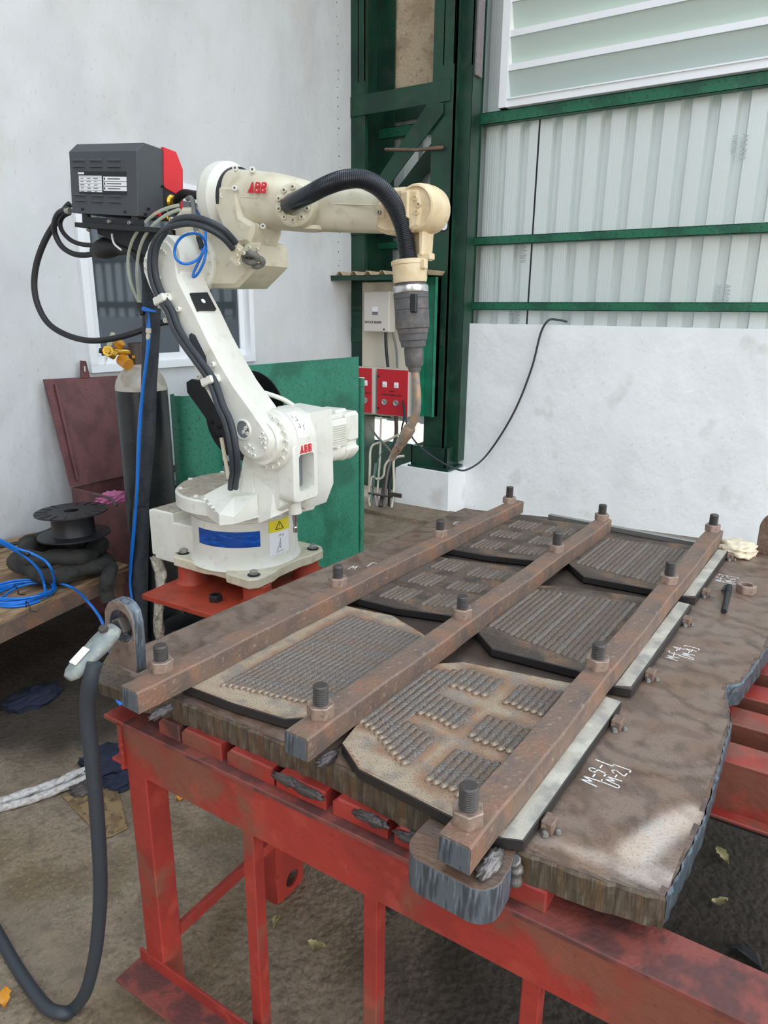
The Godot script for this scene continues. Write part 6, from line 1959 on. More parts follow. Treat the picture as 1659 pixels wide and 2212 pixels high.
# ---------------------------------------------------------------- wire feeder on the elbow and its hoses
func build_feeder():
	var K := Vector3(-2.2131, 1.9288, -1.814)
	var u := Vector3(0.9951, -0.0905, 0).normalized()
	var v := Vector3(-u.y, u.x, 0)
	var FF := Transform3D(Basis(u, v, Vector3.BACK), K)                  # x along the box towards the arm, y up, z towards the viewer
	var SF := Transform3D(Basis(Vector3(0, 0, -1), v, u), K)             # outlines of the end faces: (-z, y), drawn out along the box
	var t := thing("wire_feeder", "dark grey wire feeder box with a red front on the robot elbow", "wire feeder", K + u * -0.19)
	var g := geo()
	var w := 0.205
	g.prism(PackedVector2Array([Vector2(0, 0), Vector2(w, 0), Vector2(w, 0.185), Vector2(w - 0.03, 0.236), Vector2(0.035, 0.246), Vector2(0, 0.214)]), -0.386, 0.0, 0.003, SF)
	var body := part("housing", g, M.feeder, t)
	g = geo()
	g.prism(PackedVector2Array([Vector2(0.118, 0.112), Vector2(0.192, 0.092), Vector2(0.196, 0.03), Vector2(w + 0.004, 0.03), Vector2(w + 0.004, 0.187), Vector2(w - 0.028, 0.241), Vector2(0.118, 0.247)]), -0.012, 0.006, 0.002, SF)
	part("front_cover", g, M.feeder_red, t).set_meta("label", "red plastic front cover")
	g = geo()
	g.prism(PackedVector2Array([Vector2(0.118, 0.030), Vector2(0.196, 0.022), Vector2(0.196, 0.085), Vector2(0.184, 0.092), Vector2(0.118, 0.108)]), -0.004, 0.004, 0.001, SF)
	part("connector_panel", g, M.black_matt, t)
	g = geo()
	var cp := SF * Vector3(0.150, 0.068, 0.004)
	g.lathe([Vector2(0, -0.004), Vector2(0.024, -0.004), Vector2(0.024, 0.006), Vector2(0.016, 0.012), Vector2(0.016, 0.03), Vector2(0, 0.03)], Geo.along(cp, cp + u), 20)
	part("euro_connector", g, M.brass, t)
	# louvre slots pressed into the side
	for r in [0.181, 0.160, 0.061, 0.041]:
		for c in [-0.326, -0.225, -0.122]:
			g = geo()
			g.hull([FF * Vector3(c - 0.037, r, 0.0), FF * Vector3(c + 0.037, r, 0.0), FF * Vector3(c + 0.034, r + 0.011, 0.0), FF * Vector3(c - 0.034, r + 0.011, 0.0)], [FF * Vector3(c - 0.035, r + 0.001, 0.006), FF * Vector3(c + 0.033, r + 0.001, 0.006), FF * Vector3(c + 0.030, r + 0.007, 0.001), FF * Vector3(c - 0.032, r + 0.007, 0.001)])
			var lv := part("louvre_slot", g, M.feeder, body)
			g = geo()
			g.slab(Vector3(-0.033, -0.0018, 0), Vector3(0.031, 0.0014, 0.0052), 0.0)
			var sl := part("slot_opening", g, M.black, body)
			sl.transform = Transform3D(FF.basis, FF * Vector3(c, r, 0)).translated(-O)
			sl.position = FF * Vector3(c, r, 0.0) - O
			for s in sl.mesh.get_surface_count():
				pass
	# rating plate
	g = geo()
	g.box(Vector3(-0.195, 0.108, 0.0008), Vector3(0.275, 0.078, 0.0012), 0.0, FF)
	part("rating_plate", g, M.black_matt, body)
	g = geo()
	g.box(Vector3(-0.262, 0.104, 0.0018), Vector3(0.135, 0.056, 0.001), 0.0, FF)
	var rp := part("label_panel", g, M.sticker_white, body)
	g = geo()
	for i in 3:
		g.box(Vector3(-0.12, 0.122 - i * 0.0165, 0.0018), Vector3(0.13, 0.0145, 0.001), 0.0, FF)
	part("label_panel", g, M.sticker_white, body)
	g = geo()
	g.box(Vector3(-0.315, 0.140, 0.0018), Vector3(0.036, 0.007, 0.001), 0.0, FF)
	part("label_panel", g, M.sticker_white, body)
	g = geo()
	for i in 5:
		g.box(Vector3(-0.262, 0.1275 - i * 0.0115, 0.0024), Vector3(0.135, 0.0009, 0.0006), 0.0, FF)
		for j in 3:
			g.box(Vector3(-0.31 + j * 0.04, 0.1225 - i * 0.0112, 0.0024), Vector3(0.014 + 0.006 * ((i + j) % 3), 0.0022, 0.0006), 0.0, FF)
	for i in 3:
		g.box(Vector3(-0.125, 0.122 - i * 0.0165, 0.0024), Vector3(0.07 + 0.012 * (i % 2), 0.003, 0.0006), 0.0, FF)
		g.box(Vector3(-0.178, 0.122 - i * 0.0165, 0.0024), Vector3(0.007, 0.008, 0.0006), 0.0, FF)
	part("printed_text", g, M.print_black, body)
	for s in [Vector3(-0.318, 0.014, 0.0), Vector3(-0.070, 0.012, 0.0)]:
		g = geo()
		screw(g, FF * s, Vector3.BACK, 0.005, 0.005)
		part("screw", g, M.black, body)
	for s in [[0.112, 0.115], [0.112, 0.022], [0.03, 0.01], [0.045, 0.03], [0.19, 0.088], [0.128, 0.034]]:
		g = geo()
		screw(g, SF * Vector3(s[0], s[1], 0.004), u, 0.005, 0.005)
		part("screw", g, M.black if s[0] < 0.115 else M.zinc, body)
	for s in [[0.075, 0.016, M.feeder_red], [0.115, 0.006, M.brass]]:
		g = geo()
		g.cyl(SF * Vector3(s[0], s[1], 0), SF * Vector3(s[0], s[1], 0.03), 0.0075, 12)
		part("gas_coupling", g, s[2], body)
	# black bracket below
	t = thing("feeder_bracket", "black steel bracket carrying the wire feeder above the robot elbow", "bracket", K + v * -0.07)
	for c in [-0.325, -0.035]:
		g = geo()
		g.cyl(FF * Vector3(c, -0.033, -0.02), FF * Vector3(c, 0.001, -0.02), 0.016, 14)
		part("rubber_foot", g, M.rubber, t)
	g = geo()
	g.slab(Vector3(-0.36, -0.052, -0.2), Vector3(0.1, -0.034, 0.01), 0.002)
	g.slab(Vector3(-0.33, -0.034, -0.012), Vector3(0.02, -0.012, -0.006), 0.001)
	var rail := part("rail", g, M.black_matt, t)
	rail.transform = Transform3D(FF.basis, FF.origin + FF.basis * O - O)
	g = geo()
	g.slab(Vector3(-0.44, -0.046, -0.16), Vector3(-0.33, -0.036, -0.10), 0.001)
	var tongue := part("tongue", g, M.black_matt, t)
	tongue.transform = rail.transform
	for c in [-0.29, -0.165, -0.05]:
		g = geo()
		screw(g, FF * Vector3(c, -0.024 if c > -0.28 else -0.058, -0.004), Vector3.BACK, 0.007, 0.008)
		part("bolt", g, M.zinc, t)
	g = geo()
	g.prism(PackedVector2Array([Vector2(-2.4975, 1.9082), Vector2(-2.0964, 1.8787), Vector2(-2.07, 1.8542), Vector2(-2.1202, 1.8407), Vector2(-2.1996, 1.8472), Vector2(-2.1547, 1.8008), Vector2(-2.1698, 1.7789), Vector2(-2.2118, 1.7898), Vector2(-2.3016, 1.822), Vector2(-2.4104, 1.8559), Vector2(-2.4956, 1.8847)]), -1.86, -1.845, 0.002)
	part("swing_arm", g, M.black_matt, t)
	g = geo()
	g.slab(Vector3(-2.4524, 1.8185, -1.88) + Vector3(0, 0, -0.02), Vector3(-2.408, 1.8927, -1.88), 0.003)
	g.prism(PackedVector2Array([Vector2(-2.3293, 1.8386), Vector2(-2.1738, 1.8326), Vector2(-2.1805, 1.7746), Vector2(-2.2491, 1.783)]), -1.93, -1.87, 0.004)
	part("swing_arm", g, M.black_matt, t)
	g = geo()
	g.tube([Vector3(-2.3986, 1.88, -1.838), Vector3(-2.3945, 1.8631, -1.835), Vector3(-2.3827, 1.841, -1.834), Vector3(-2.3503, 1.8202, -1.836)], 0.004, 8, 5)
	part("cable_tie", g, M.sticker_white, t)

	# torch cable from the feeder into the back of the wrist drive
	var cab := [cp + u * 0.025, Vector3(-2.1211, 2.0145, -1.95), Vector3(-2.0591, 2.0066, -1.948), Vector3(-1.9814, 1.9961, -1.945)]
	g = base(cab[1])
	g.tube(cab, 0.0155, 14, 6)
	solo("torch_cable", g, M.black, "black torch cable between the feeder connector and the robot elbow", "cable", O)
	# taped bundle at the back
	g = base(Vector3(-2.5158, 1.8394, -1.9))
	var rings := []
	var cen := [Vector3(-2.5746, 1.8296, -1.88), Vector3(-2.5539, 1.8306, -1.88), Vector3(-2.5184, 1.8345, -1.88), Vector3(-2.4798, 1.8373, -1.89), Vector3(-2.4501, 1.8404, -1.9), Vector3(-2.4091, 1.8338, -1.9), Vector3(-2.3746, 1.8241, -1.9), Vector3(-2.3425, 1.8119, -1.91)]
	var rad := [0.02, 0.032, 0.040, 0.036, 0.030, 0.024, 0.016, 0.014]
	for i in 8:
		var ring := PackedVector3Array()
		for s in 16:
			var a := TAU * s / 16.0
			var rr: float = rad[i] * (1.0 + 0.08 * sin(s * 2.0 + i))
			ring.append(cen[i] + Vector3(0.1 * cos(a) * rr, cos(a) * rr, sin(a) * rr))
		rings.append(ring)
	g.loft(rings)
	solo("taped_bundle", g, M.rubber, "lumpy black taped cable bundle under the wire feeder", "cable bundle", O)
	var loops := [
		[[Vector3(-2.7243, 2.0151, -1.9), Vector3(-2.7436, 1.9977, -1.89), Vector3(-2.7856, 1.9487, -1.87), Vector3(-2.8343, 1.8734, -1.84), Vector3(-2.8805, 1.783, -1.82), Vector3(-2.9011, 1.6906, -1.81), Vector3(-2.886, 1.6062, -1.81), Vector3(-2.8367, 1.5367, -1.82), Vector3(-2.7393, 1.4929, -1.84), Vector3(-2.6146, 1.477, -1.86), Vector3(-2.5012, 1.4922, -1.9), Vector3(-2.4159, 1.5209, -1.95), Vector3(-2.3739, 1.547, -2), Vector3(-2.3408, 1.5602, -2.05)], 0.0125, "big loop of black cable left of the wire feeder passing behind the robot arm"],
		[[Vector3(-2.6338, 1.9786, -1.83), Vector3(-2.6697, 1.9791, -1.83), Vector3(-2.7152, 1.9648, -1.83), Vector3(-2.7437, 1.9301, -1.83), Vector3(-2.7574, 1.8915, -1.84), Vector3(-2.7374, 1.8473, -1.85), Vector3(-2.6832, 1.8195, -1.86), Vector3(-2.624, 1.8133, -1.875), Vector3(-2.5556, 1.8202, -1.88)], 0.011, "lower short loop of black cable from the feeder back into the taped bundle"],
		[[Vector3(-2.6792, 1.9729, -1.86), Vector3(-2.7242, 1.9617, -1.86), Vector3(-2.748, 1.9351, -1.86), Vector3(-2.7328, 1.901, -1.86), Vector3(-2.6905, 1.8696, -1.865), Vector3(-2.6379, 1.8543, -1.875), Vector3(-2.5569, 1.8481, -1.88)], 0.009, "upper short loop of black cable from the feeder back into the taped bundle"],
	]
	for l in loops:
		g = base(l[0][0])
		g.tube(l[0], l[1], 12, 8)
		solo("feeder_cable", g, M.rubber, l[2], "cable", O, "black cables behind the wire feeder")
	g = base(Vector3(-2.6315, 1.9751, -1.83))
	g.cyl(O, Vector3(-2.6552, 1.9765, -1.83), 0.0125, 14)
	solo("hose_clip", g, M.zinc, "shiny hose clip at the back of the wire feeder", "hose clip", O)
	# sleeve hanging to the floor
	var sl := [Vector3(-2.3663, 1.8192, -1.93), Vector3(-2.369, 1.7963, -1.97), Vector3(-2.3735, 1.7271, -1.985), Vector3(-2.3816, 1.6379, -1.985), Vector3(-2.3867, 1.5469, -1.98), Vector3(-2.3939, 1.4358, -1.97), Vector3(-2.4067, 1.3032, -1.96), Vector3(-2.4204, 1.1666, -1.955), Vector3(-2.4352, 1.0463, -1.95), Vector3(-2.4659, 0.9209, -1.945), Vector3(-2.4932, 0.8028, -1.94), Vector3(-2.5029, 0.7277, -1.935), Vector3(-2.514, 0.6185, -1.93), Vector3(-2.5252, 0.4861, -1.92), Vector3(-2.5433, 0.3243, -1.915), Vector3(-2.554, 0.1951, -1.91), Vector3(-2.5456, 0.0895, -1.9)]
	g = base(sl[-1])
	g.tube(sl, func(s): return 0.033 + 0.004 * sin(s * 9.0) + 0.003 * smoothstep(0.5, 0.6, s), 14, 6)
	solo("cable_sleeve", g, M.sleeve, "long black fabric cable sleeve hanging from the robot arm to the floor", "sleeve", O)
	g = base(Vector3(-2.4512, 0.7698, -1.9))
	g.lathe([Vector2(0.036, 0), Vector2(0.037, 0.003), Vector2(0.036, 0.006)], Transform3D(Basis(), Vector3(-2.4988, 0.7688, -1.936)), 20)
	solo("cable_tie", g, M.black, "black cable tie round the hanging sleeve", "cable tie", O)
	# blue air hoses beside the sleeve
	for k in 2:
		var bh := [Vector3(-2.3315, 1.6049, -1.915), Vector3(-2.3231, 1.5573, -1.91), Vector3(-2.322, 1.495, -1.905), Vector3(-2.3384, 1.4041, -1.9), Vector3(-2.365, 1.3013, -1.895), Vector3(-2.3896, 1.1959, -1.89), Vector3(-2.4104, 1.0784, -1.885), Vector3(-2.4323, 0.9565, -1.885), Vector3(-2.4425, 0.8544, -1.88), Vector3(-2.463, 0.7683, -1.88), Vector3(-2.4806, 0.6822, -1.875), Vector3(-2.4986, 0.5943, -1.87), Vector3(-2.5221, 0.491, -1.87), Vector3(-2.5297, 0.4129, -1.865), Vector3(-2.5226, 0.3486, -1.86), Vector3(-2.5189, 0.2812, -1.86), Vector3(-2.5217, 0.1647, -1.86)]
		for i in bh.size():
			bh[i] += Vector3(0.008 * k * (1.0 + 0.4 * sin(i * 1.3)), 0, 0.004 * k)
		g = base(bh[0])
		g.tube(bh, 0.0062, 10, 6)
		solo("air_hose", g, M.blue_hose, ["blue air hose running down the left side of the black sleeve", "second blue air hose pressed between the first one and the sleeve"][k], "hose", O, "blue air hoses along the sleeve")
	for k in 2:
		var ch := [[Vector3(-2.0259, 1.957, -1.84), Vector3(-2.0827, 1.9495, -1.835), Vector3(-2.1472, 1.9314, -1.83), Vector3(-2.2196, 1.8948, -1.83), Vector3(-2.2747, 1.8494, -1.83), Vector3(-2.3124, 1.7941, -1.835), Vector3(-2.3241, 1.7366, -1.84), Vector3(-2.3351, 1.6835, -1.86), Vector3(-2.3439, 1.6326, -1.89)], [Vector3(-2.0116, 1.9414, -1.83), Vector3(-2.0737, 1.9265, -1.825), Vector3(-2.1367, 1.8989, -1.82), Vector3(-2.1942, 1.8579, -1.82), Vector3(-2.2376, 1.8073, -1.825), Vector3(-2.2616, 1.7513, -1.83), Vector3(-2.2914, 1.6946, -1.85), Vector3(-2.3233, 1.6324, -1.88)]][k] as Array
		g = base(ch[0])
		g.tube(ch, 0.0058, 10, 8)
		solo("clear_tube", g, M.clear_hose, ["outer clear plastic tube curving from the feeder to the black coupling", "inner clear plastic tube curving from the feeder to the black coupling"][k], "tube", O, "clear tubes beside the robot elbow")
	t = thing("hose_coupling", "black push-in hose coupling with a blue lever beside the robot arm", "coupling", Vector3(-2.3475, 1.6152, -1.9))
	g = geo()
	g.cyl(Vector3(-2.359, 1.6327, -1.9), Vector3(-2.3412, 1.5836, -1.905), 0.012, 12)
	part("body", g, M.black, t)
	g = geo()
	g.cyl(Vector3(-2.3294, 1.6065, -1.9), Vector3(-2.2458, 1.5966, -1.89), 0.0105, 12, 0.002, 0.004)
	part("lever", g, M.blue_hose, t)
	t = thing("hose_connector", "pale threaded hose connector hanging beside the black sleeve", "connector", Vector3(-2.3264, 1.5091, -1.91))
	g = geo()
	g.cyl(Vector3(-2.3148, 1.5926, -1.9), Vector3(-2.3153, 1.5273, -1.905), 0.004, 8)
	part("tube_end", g, M.iron, t)
	g = geo()
	var ca := Vector3(-2.3083, 1.5346, -1.9)
	var cb := Vector3(-2.3168, 1.4881, -1.9)
	var ll := (ca - cb).length()
	g.lathe([Vector2(0, 0), Vector2(0.006, 0), Vector2(0.009, ll * 0.1), Vector2(0.009, ll * 0.4), Vector2(0.0075, ll * 0.45), Vector2(0.0075, ll * 0.55), Vector2(0.0105, ll * 0.6), Vector2(0.0105, ll * 0.95), Vector2(0, ll)], Geo.along(cb, ca), 12)
	part("body", g, M.pvc, t)
	# lead with a blue push fitting on the elbow
	t = thing("sensor_lead", "dark grey lead with a blue tipped fitting hanging over the robot elbow", "lead", Vector3(-1.9186, 1.8571, -1.83))
	g = geo()
	g.tube([Vector3(-2.0017, 1.9774, -1.86), Vector3(-1.9723, 1.977, -1.85), Vector3(-1.958, 1.9503, -1.845), Vector3(-1.9522, 1.9047, -1.84), Vector3(-1.941, 1.8692, -1.835), Vector3(-1.9257, 1.853, -1.83)], 0.0085, 10, 6)
	part("lead", g, M.grey_cable, t)
	g = geo()
	g.cyl(Vector3(-1.9313, 1.8654, -1.832), Vector3(-1.9241, 1.8454, -1.83), 0.006, 10)
	part("ferrule", g, M.brass, t)
	g = geo()
	g.cyl(Vector3(-1.9263, 1.847, -1.83), Vector3(-1.9064, 1.8067, -1.825), 0.0098, 12)
	part("fitting", g, M.black_matt, t)
	for s in [[429, 512], [435, 533]]:
		pass
	g = geo()
	g.cyl(Vector3(-1.9081, 1.8128, -1.825), Vector3(-1.9045, 1.8022, -1.825), 0.0075, 12)
	part("release_ring", g, M.blue_hose, t)
	g = base(Vector3(-1.9006, 1.796, -1.825))
	g.tube([Vector3(-1.9044, 1.8037, -1.825), Vector3(-1.8784, 1.7808, -1.79), Vector3(-1.8732, 1.7589, -1.75), Vector3(-1.8911, 1.7519, -1.725), Vector3(-1.92, 1.7656, -1.72), Vector3(-1.9288, 1.7893, -1.72), Vector3(-1.9171, 1.8151, -1.72), Vector3(-1.8993, 1.837, -1.73), Vector3(-1.8718, 1.8467, -1.74), Vector3(-1.8539, 1.8477, -1.76), Vector3(-1.848, 1.8319, -1.78), Vector3(-1.8519, 1.8065, -1.79), Vector3(-1.8512, 1.769, -1.78), Vector3(-1.8662, 1.7394, -1.775), Vector3(-1.8852, 1.7171, -1.77), Vector3(-1.9013, 1.7129, -1.77), Vector3(-1.8981, 1.7326, -1.775), Vector3(-1.8863, 1.7677, -1.79), Vector3(-1.8896, 1.8103, -1.82), Vector3(-1.902, 1.8573, -1.84), Vector3(-1.9331, 1.8983, -1.86), Vector3(-1.968, 1.9344, -1.87), Vector3(-1.9905, 1.9566, -1.88)], 0.0047, 10, 8)
	solo("air_hose", g, M.blue_hose, "thin blue air hose coiled in a loop on the robot elbow", "hose", O)



# ---------------------------------------------------------------- what stands along the left wall and behind the robot
func build_left_side():
	# tall green sheet with a tube edge
	var t := thing("green_screen", "tall green painted steel screen standing behind the robot", "screen", Vector3(-2.55, 0, -3.15))
	var g := geo()
	g.slab(Vector3(-2.556, 0.0, -3.725), Vector3(-2.55, 1.333, -2.56), 0.001)
	part("sheet", g, M.panel_green, t)
	g = geo()
	var e0 := Vector3(-2.5489, 1.1973, -3.77)
	g.tube([Vector3(-2.562, 0.01, -3.765), Vector3(-2.556, 0.6, -3.762), Vector3(-2.553, e0.y, -3.76)], 0.02, 12, 4)
	part("edge_tube", g, M.panel_green, t)
	g = geo()
	g.cyl(Vector3(-2.553, e0.y - 0.001, -3.76), Vector3(-2.553, e0.y + 0.004, -3.76), 0.021, 12, 0.001)
	part("tube_cap", g, M.pvc, t)
	# lower rolled green sheet left of it
	g = base(Vector3(-2.62, 0, -2.44))
	var rp := PackedVector2Array()
	rp.append_array(arc(Vector2(-2.68, 2.35), 0.07, 330, 180, 10))
	var n := rp.size()
	rp = PackedVector2Array()
	for i in 11:
		var a := deg_to_rad(lerpf(-90, 90, i / 10.0))
		rp.append(Vector2(-2.67 + 0.06 * sin(a) + 0.0, 2.31 - 0.0 + 0.06 * (1.0 - cos(a))) if i <= 5 else Vector2(-2.67 + 0.06 * sin(a), 2.31 + 0.06 * (1.0 - cos(a))))
	rp.append(Vector2(-2.605, 2.55))
	for i in range(rp.size() - 1, -1, -1):
		rp.append(rp[i] + Vector2(-0.004, 0.004))
	g.prism(rp, 0.0, 1.205, 0.0, Transform3D(TOP, Vector3.ZERO))
	solo("rolled_sheet", g, M.panel_green, "lower bent green steel sheet left of the tall green screen", "steel sheet", O)
	# wire reel on a black stand behind the arm
	t = thing("wire_reel", "big black welding wire reel on a black stand behind the lower robot arm", "wire reel", Vector3(-2.2078, 1.144, -2.22))
	g = geo()
	var rc := Vector3(-2.1458, 1.1616, -2.22)
	g.lathe([Vector2(0, -0.05), Vector2(0.192, -0.05), Vector2(0.192, -0.044), Vector2(0.07, -0.044), Vector2(0.07, 0.044), Vector2(0.192, 0.044), Vector2(0.192, 0.05), Vector2(0, 0.05)], ax_z(rc + Vector3(0, 0, -0.03)), 48)
	part("reel", g, M.black, t)
	for i in 20:
		g = geo()
		var a := TAU * i / 20.0
		g.beam(rc + Vector3(cos(a) * 0.09, sin(a) * 0.09, 0.021), rc + Vector3(cos(a) * 0.18, sin(a) * 0.18, 0.021), 0.003, 0.004, Vector3.BACK, 0.0)
		part("rib", g, M.black, t)
	g = geo()
	var pl := PackedVector2Array([Vector2(-2.3968, 1.2973), Vector2(-2.3633, 1.3133), Vector2(-2.2561, 1.3057), Vector2(-2.192, 1.243), Vector2(-2.1511, 1.1672), Vector2(-2.1528, 1.0264), Vector2(-2.1748, 1.028), Vector2(-2.3233, 1.183), Vector2(-2.3952, 1.2529)])
	g.prism(pl, -2.17, -2.15, 0.004)
	part("stand", g, M.black_matt, t)
	for s in [Vector3(-2.2447, 1.1369, -2.15), Vector3(-2.2012, 1.1207, -2.15), Vector3(-2.2045, 1.0779, -2.15)]:
		g = geo()
		screw(g, s, Vector3.BACK, 0.009, 0.014)
		part("bolt", g, M.black, t)
	# gas cylinder
	var cx := -2.595
	var cz := -2.07
	t = thing("gas_cylinder", "tall black gas cylinder with a pale shoulder and a valve guard", "gas cylinder", Vector3(cx, 0, cz))
	var f := Transform3D(Basis(), Vector3(cx, 0, cz))
	g = geo()
	g.lathe([Vector2(0, 0), Vector2(0.10, 0), Vector2(0.112, 0.015), Vector2(0.112, 1.262), Vector2(0, 1.262)], f, 40)
	part("body", g, M.cylinder_black, t)
	g = geo()
	g.lathe([Vector2(0, 1.255), Vector2(0.1122, 1.260), Vector2(0.1115, 1.275), Vector2(0.105, 1.30), Vector2(0.092, 1.325), Vector2(0.074, 1.346), Vector2(0.056, 1.357), Vector2(0.05, 1.362), Vector2(0.05, 1.370), Vector2(0.044, 1.373), Vector2(0, 1.373)], f, 40)
	part("shoulder", g, M.cylinder_top, t)
	g = geo()
	for a in [[20, 130], [160, 250], [275, 350]]:
		g.lathe([Vector2(0.0415, 1.372), Vector2(0.0435, 1.372), Vector2(0.0435, 1.46), Vector2(0.0415, 1.46)], f, 10, deg_to_rad(a[0]), deg_to_rad(a[1]))
		g.lathe([Vector2(0.0435, 1.46), Vector2(0.0415, 1.46), Vector2(0.0415, 1.372)], f, 10, deg_to_rad(a[0]), deg_to_rad(a[1]))
	g.lathe([Vector2(0.037, 1.452), Vector2(0.0445, 1.452), Vector2(0.0445, 1.463), Vector2(0.037, 1.463)], f, 30)
	g.lathe([Vector2(0.037, 1.372), Vector2(0.0445, 1.372), Vector2(0.0445, 1.385), Vector2(0.037, 1.385)], f, 30)
	part("valve_guard", g, M.iron, t)
	g = geo()
	g.lathe([Vector2(0, 1.37), Vector2(0.018, 1.37), Vector2(0.018, 1.40), Vector2(0.014, 1.405), Vector2(0.014, 1.435), Vector2(0.022, 1.44), Vector2(0.022, 1.458), Vector2(0, 1.46)], f, 16)
	g.cyl(Vector3(cx, 1.405, cz), Vector3(cx + 0.02, 1.405, cz + 0.045), 0.008, 10)
	part("valve", g, M.brass, t)
	# regulator
	t = thing("gas_regulator", "brass gas regulator with two amber gauges and a clear flow tube", "regulator", Vector3(-2.641, 1.4162, -1.9865))
	g = geo()
	g.cyl(Vector3(-2.6012, 1.4216, -2.0379), Vector3(-2.6472, 1.4311, -1.9507), 0.014, 12)
	g.cyl(Vector3(-2.6138, 1.4123, -1.9654), Vector3(-2.6259, 1.4303, -1.9393), 0.021, 16)
	part("body", g, M.brass, t)
	g = geo()
	g.cyl(Vector3(-2.6374, 1.4295, -1.9501), Vector3(-2.6146, 1.4331, -1.9289), 0.024, 8, 0.002)
	g.cyl(Vector3(-2.619, 1.4328, -1.9321), Vector3(-2.6033, 1.4358, -1.9185), 0.013, 6, 0.002)
	part("union_nut", g, M.brass, t)
	g = geo()
	g.cyl(Vector3(-2.6395, 1.4492, -1.9985), Vector3(-2.622, 1.4692, -2.004), 0.022, 20)
	part("gauge", g, M.amber, t)
	g = geo()
	g.cyl(Vector3(-2.6258, 1.3945, -2.001), Vector3(-2.5776, 1.373, -1.9995), 0.026, 20)
	part("gauge", g, M.amber, t)
	g = geo()
	g.cyl(Vector3(-2.6453, 1.4503, -1.9584), Vector3(-2.6463, 1.5058, -1.9888), 0.011, 6, 0.003)
	part("flow_tube", g, M.clear_hose, t)
	g = geo()
	g.cyl(Vector3(-2.6472, 1.4275, -1.9433), Vector3(-2.6599, 1.4337, -1.919), 0.011, 14)
	part("knob", g, M.black, t)
	g = geo()
	g.cyl(Vector3(-2.6391, 1.4048, -1.9346), Vector3(-2.6347, 1.3746, -1.921), 0.006, 10, 0.001, 0.004)
	part("outlet", g, M.sticker_white, t)
	# maroon chest with its lid against the wall
	t = thing("steel_chest", "open maroon steel chest with its lid leaning against the left wall", "chest", Vector3(-3.1, 0, -2.6))
	g = geo()
	var l0 := Vector3(-3.46, 1.25, -2.15)
	var l1 := Vector3(-3.46, 1.235, -2.74)
	var l2 := Vector3(-3.30, 0.69, -2.74)
	var l3 := Vector3(-3.30, 0.70, -2.13)
	var ln := (l1 - l0).cross(l3 - l0).normalized() * -0.012
	if ln.x > 0:
		ln = -ln
	g.hull([l0 + ln, l3 + ln, l2 + ln, l1 + ln], [l0, l3, l2, l1])
	var lid := part("lid", g, M.maroon, t)
	g = geo()
	g.beam(l0.lerp(l1, 0.085).lerp(l3.lerp(l2, 0.03), 0.05) - ln, l0.lerp(l1, 0.085).lerp(l3.lerp(l2, 0.06), 0.95) - ln, 0.012, 0.015, Vector3.RIGHT)
	part("stiffener", g, M.maroon, lid)
	g = geo()
	g.prism(PackedVector2Array([Vector2(2.36, 1.24), Vector2(2.42, 1.24), Vector2(2.405, 1.33), Vector2(2.37, 1.335)]), -3.462, -3.454, 0.001, Transform3D(SIDE, Vector3.ZERO))
	var hasp := part("hasp", g, M.maroon, lid)
	g = geo()
	g.slab(Vector3(-3.4545, 1.275, -2.394), Vector3(-3.452, 1.305, -2.386), 0.0)
	part("slot", g, M.pvc, lid)
	g = geo()
	g.slab(Vector3(-3.32, 0.05, -3.12), Vector3(-3.31, 0.69, -2.14), 0.002)
	g.slab(Vector3(-2.81, 0.05, -3.12), Vector3(-2.80, 0.69, -2.14), 0.002)
	g.slab(Vector3(-3.32, 0.05, -2.15), Vector3(-2.80, 0.69, -2.14), 0.002)
	g.slab(Vector3(-3.32, 0.05, -3.12), Vector3(-2.80, 0.69, -3.11), 0.002)
	g.slab(Vector3(-3.32, 0.0, -3.12), Vector3(-2.80, 0.06, -2.14), 0.002)
	part("body", g, M.maroon, t)
	g = geo()
	g.tube([Vector3(-2.8572, 0.7621, -1.9483), Vector3(-2.7754, 0.7646, -1.9515), Vector3(-2.7291, 0.7577, -1.9538), Vector3(-2.6858, 0.7345, -1.9486)], 0.006, 8, 5)
	part("handle", g, M.iron, t)
	g = base(Vector3(-2.8055, 0.738, -2.0219))
	_heap(g, O, Vector3(0.06, 0.025, 0.08), 4)
	solo("pink_cloth", g, M.pink, "pink cloth bundled inside the open maroon chest", "cloth", O)
	g = base(Vector3(-3.0, 0.66, -2.78))
	_heap(g, O, Vector3(0.17, 0.05, 0.22), 9)
	solo("grey_cloth", g, M.print_grey, "grey cloth in the maroon chest behind the gas cylinder", "cloth", O)
	# bench with wooden top
	t = thing("work_bench", "low bench with a worn wooden top and a rusty steel edge at the left", "bench", Vector3(-3.0, 0, -1.2))
	var rows := [[-3.47, -3.24], [-3.232, -3.0], [-2.992, -2.76], [-2.752, -2.53]]
	for r in rows:
		g = geo()
		var far0: float = lerpf(-1.99, -1.935, (r[0] + 3.47) / 0.94)
		g.prism(PackedVector2Array([Vector2(r[0] - 0.09, -0.4), Vector2(r[1] + 0.165 if r == rows[3] else r[1] + 0.0, -0.4), Vector2(r[1] if r != rows[3] else -2.535, 1.27 if r == rows[3] else 1.9), Vector2(r[1] - (0.11 if r == rows[3] else 0.0), -far0), Vector2(r[0] - 0.0, -far0)]), 0.425, 0.452 + rng.randf_range(-0.003, 0.003), 0.003, Transform3D(TOP, Vector3.ZERO))
		part("plank", g, M.wood, t)
	g = geo()
	g.beam(Vector3(-2.65, 0.405, -1.93), Vector3(-2.515, 0.405, -1.2), 0.008, 0.075, Vector3.UP)
	g.beam(Vector3(-2.515, 0.405, -1.2), Vector3(-2.37, 0.405, 0.4), 0.008, 0.075, Vector3.UP)
	part("edge_rail", g, M.rust_bar, t)
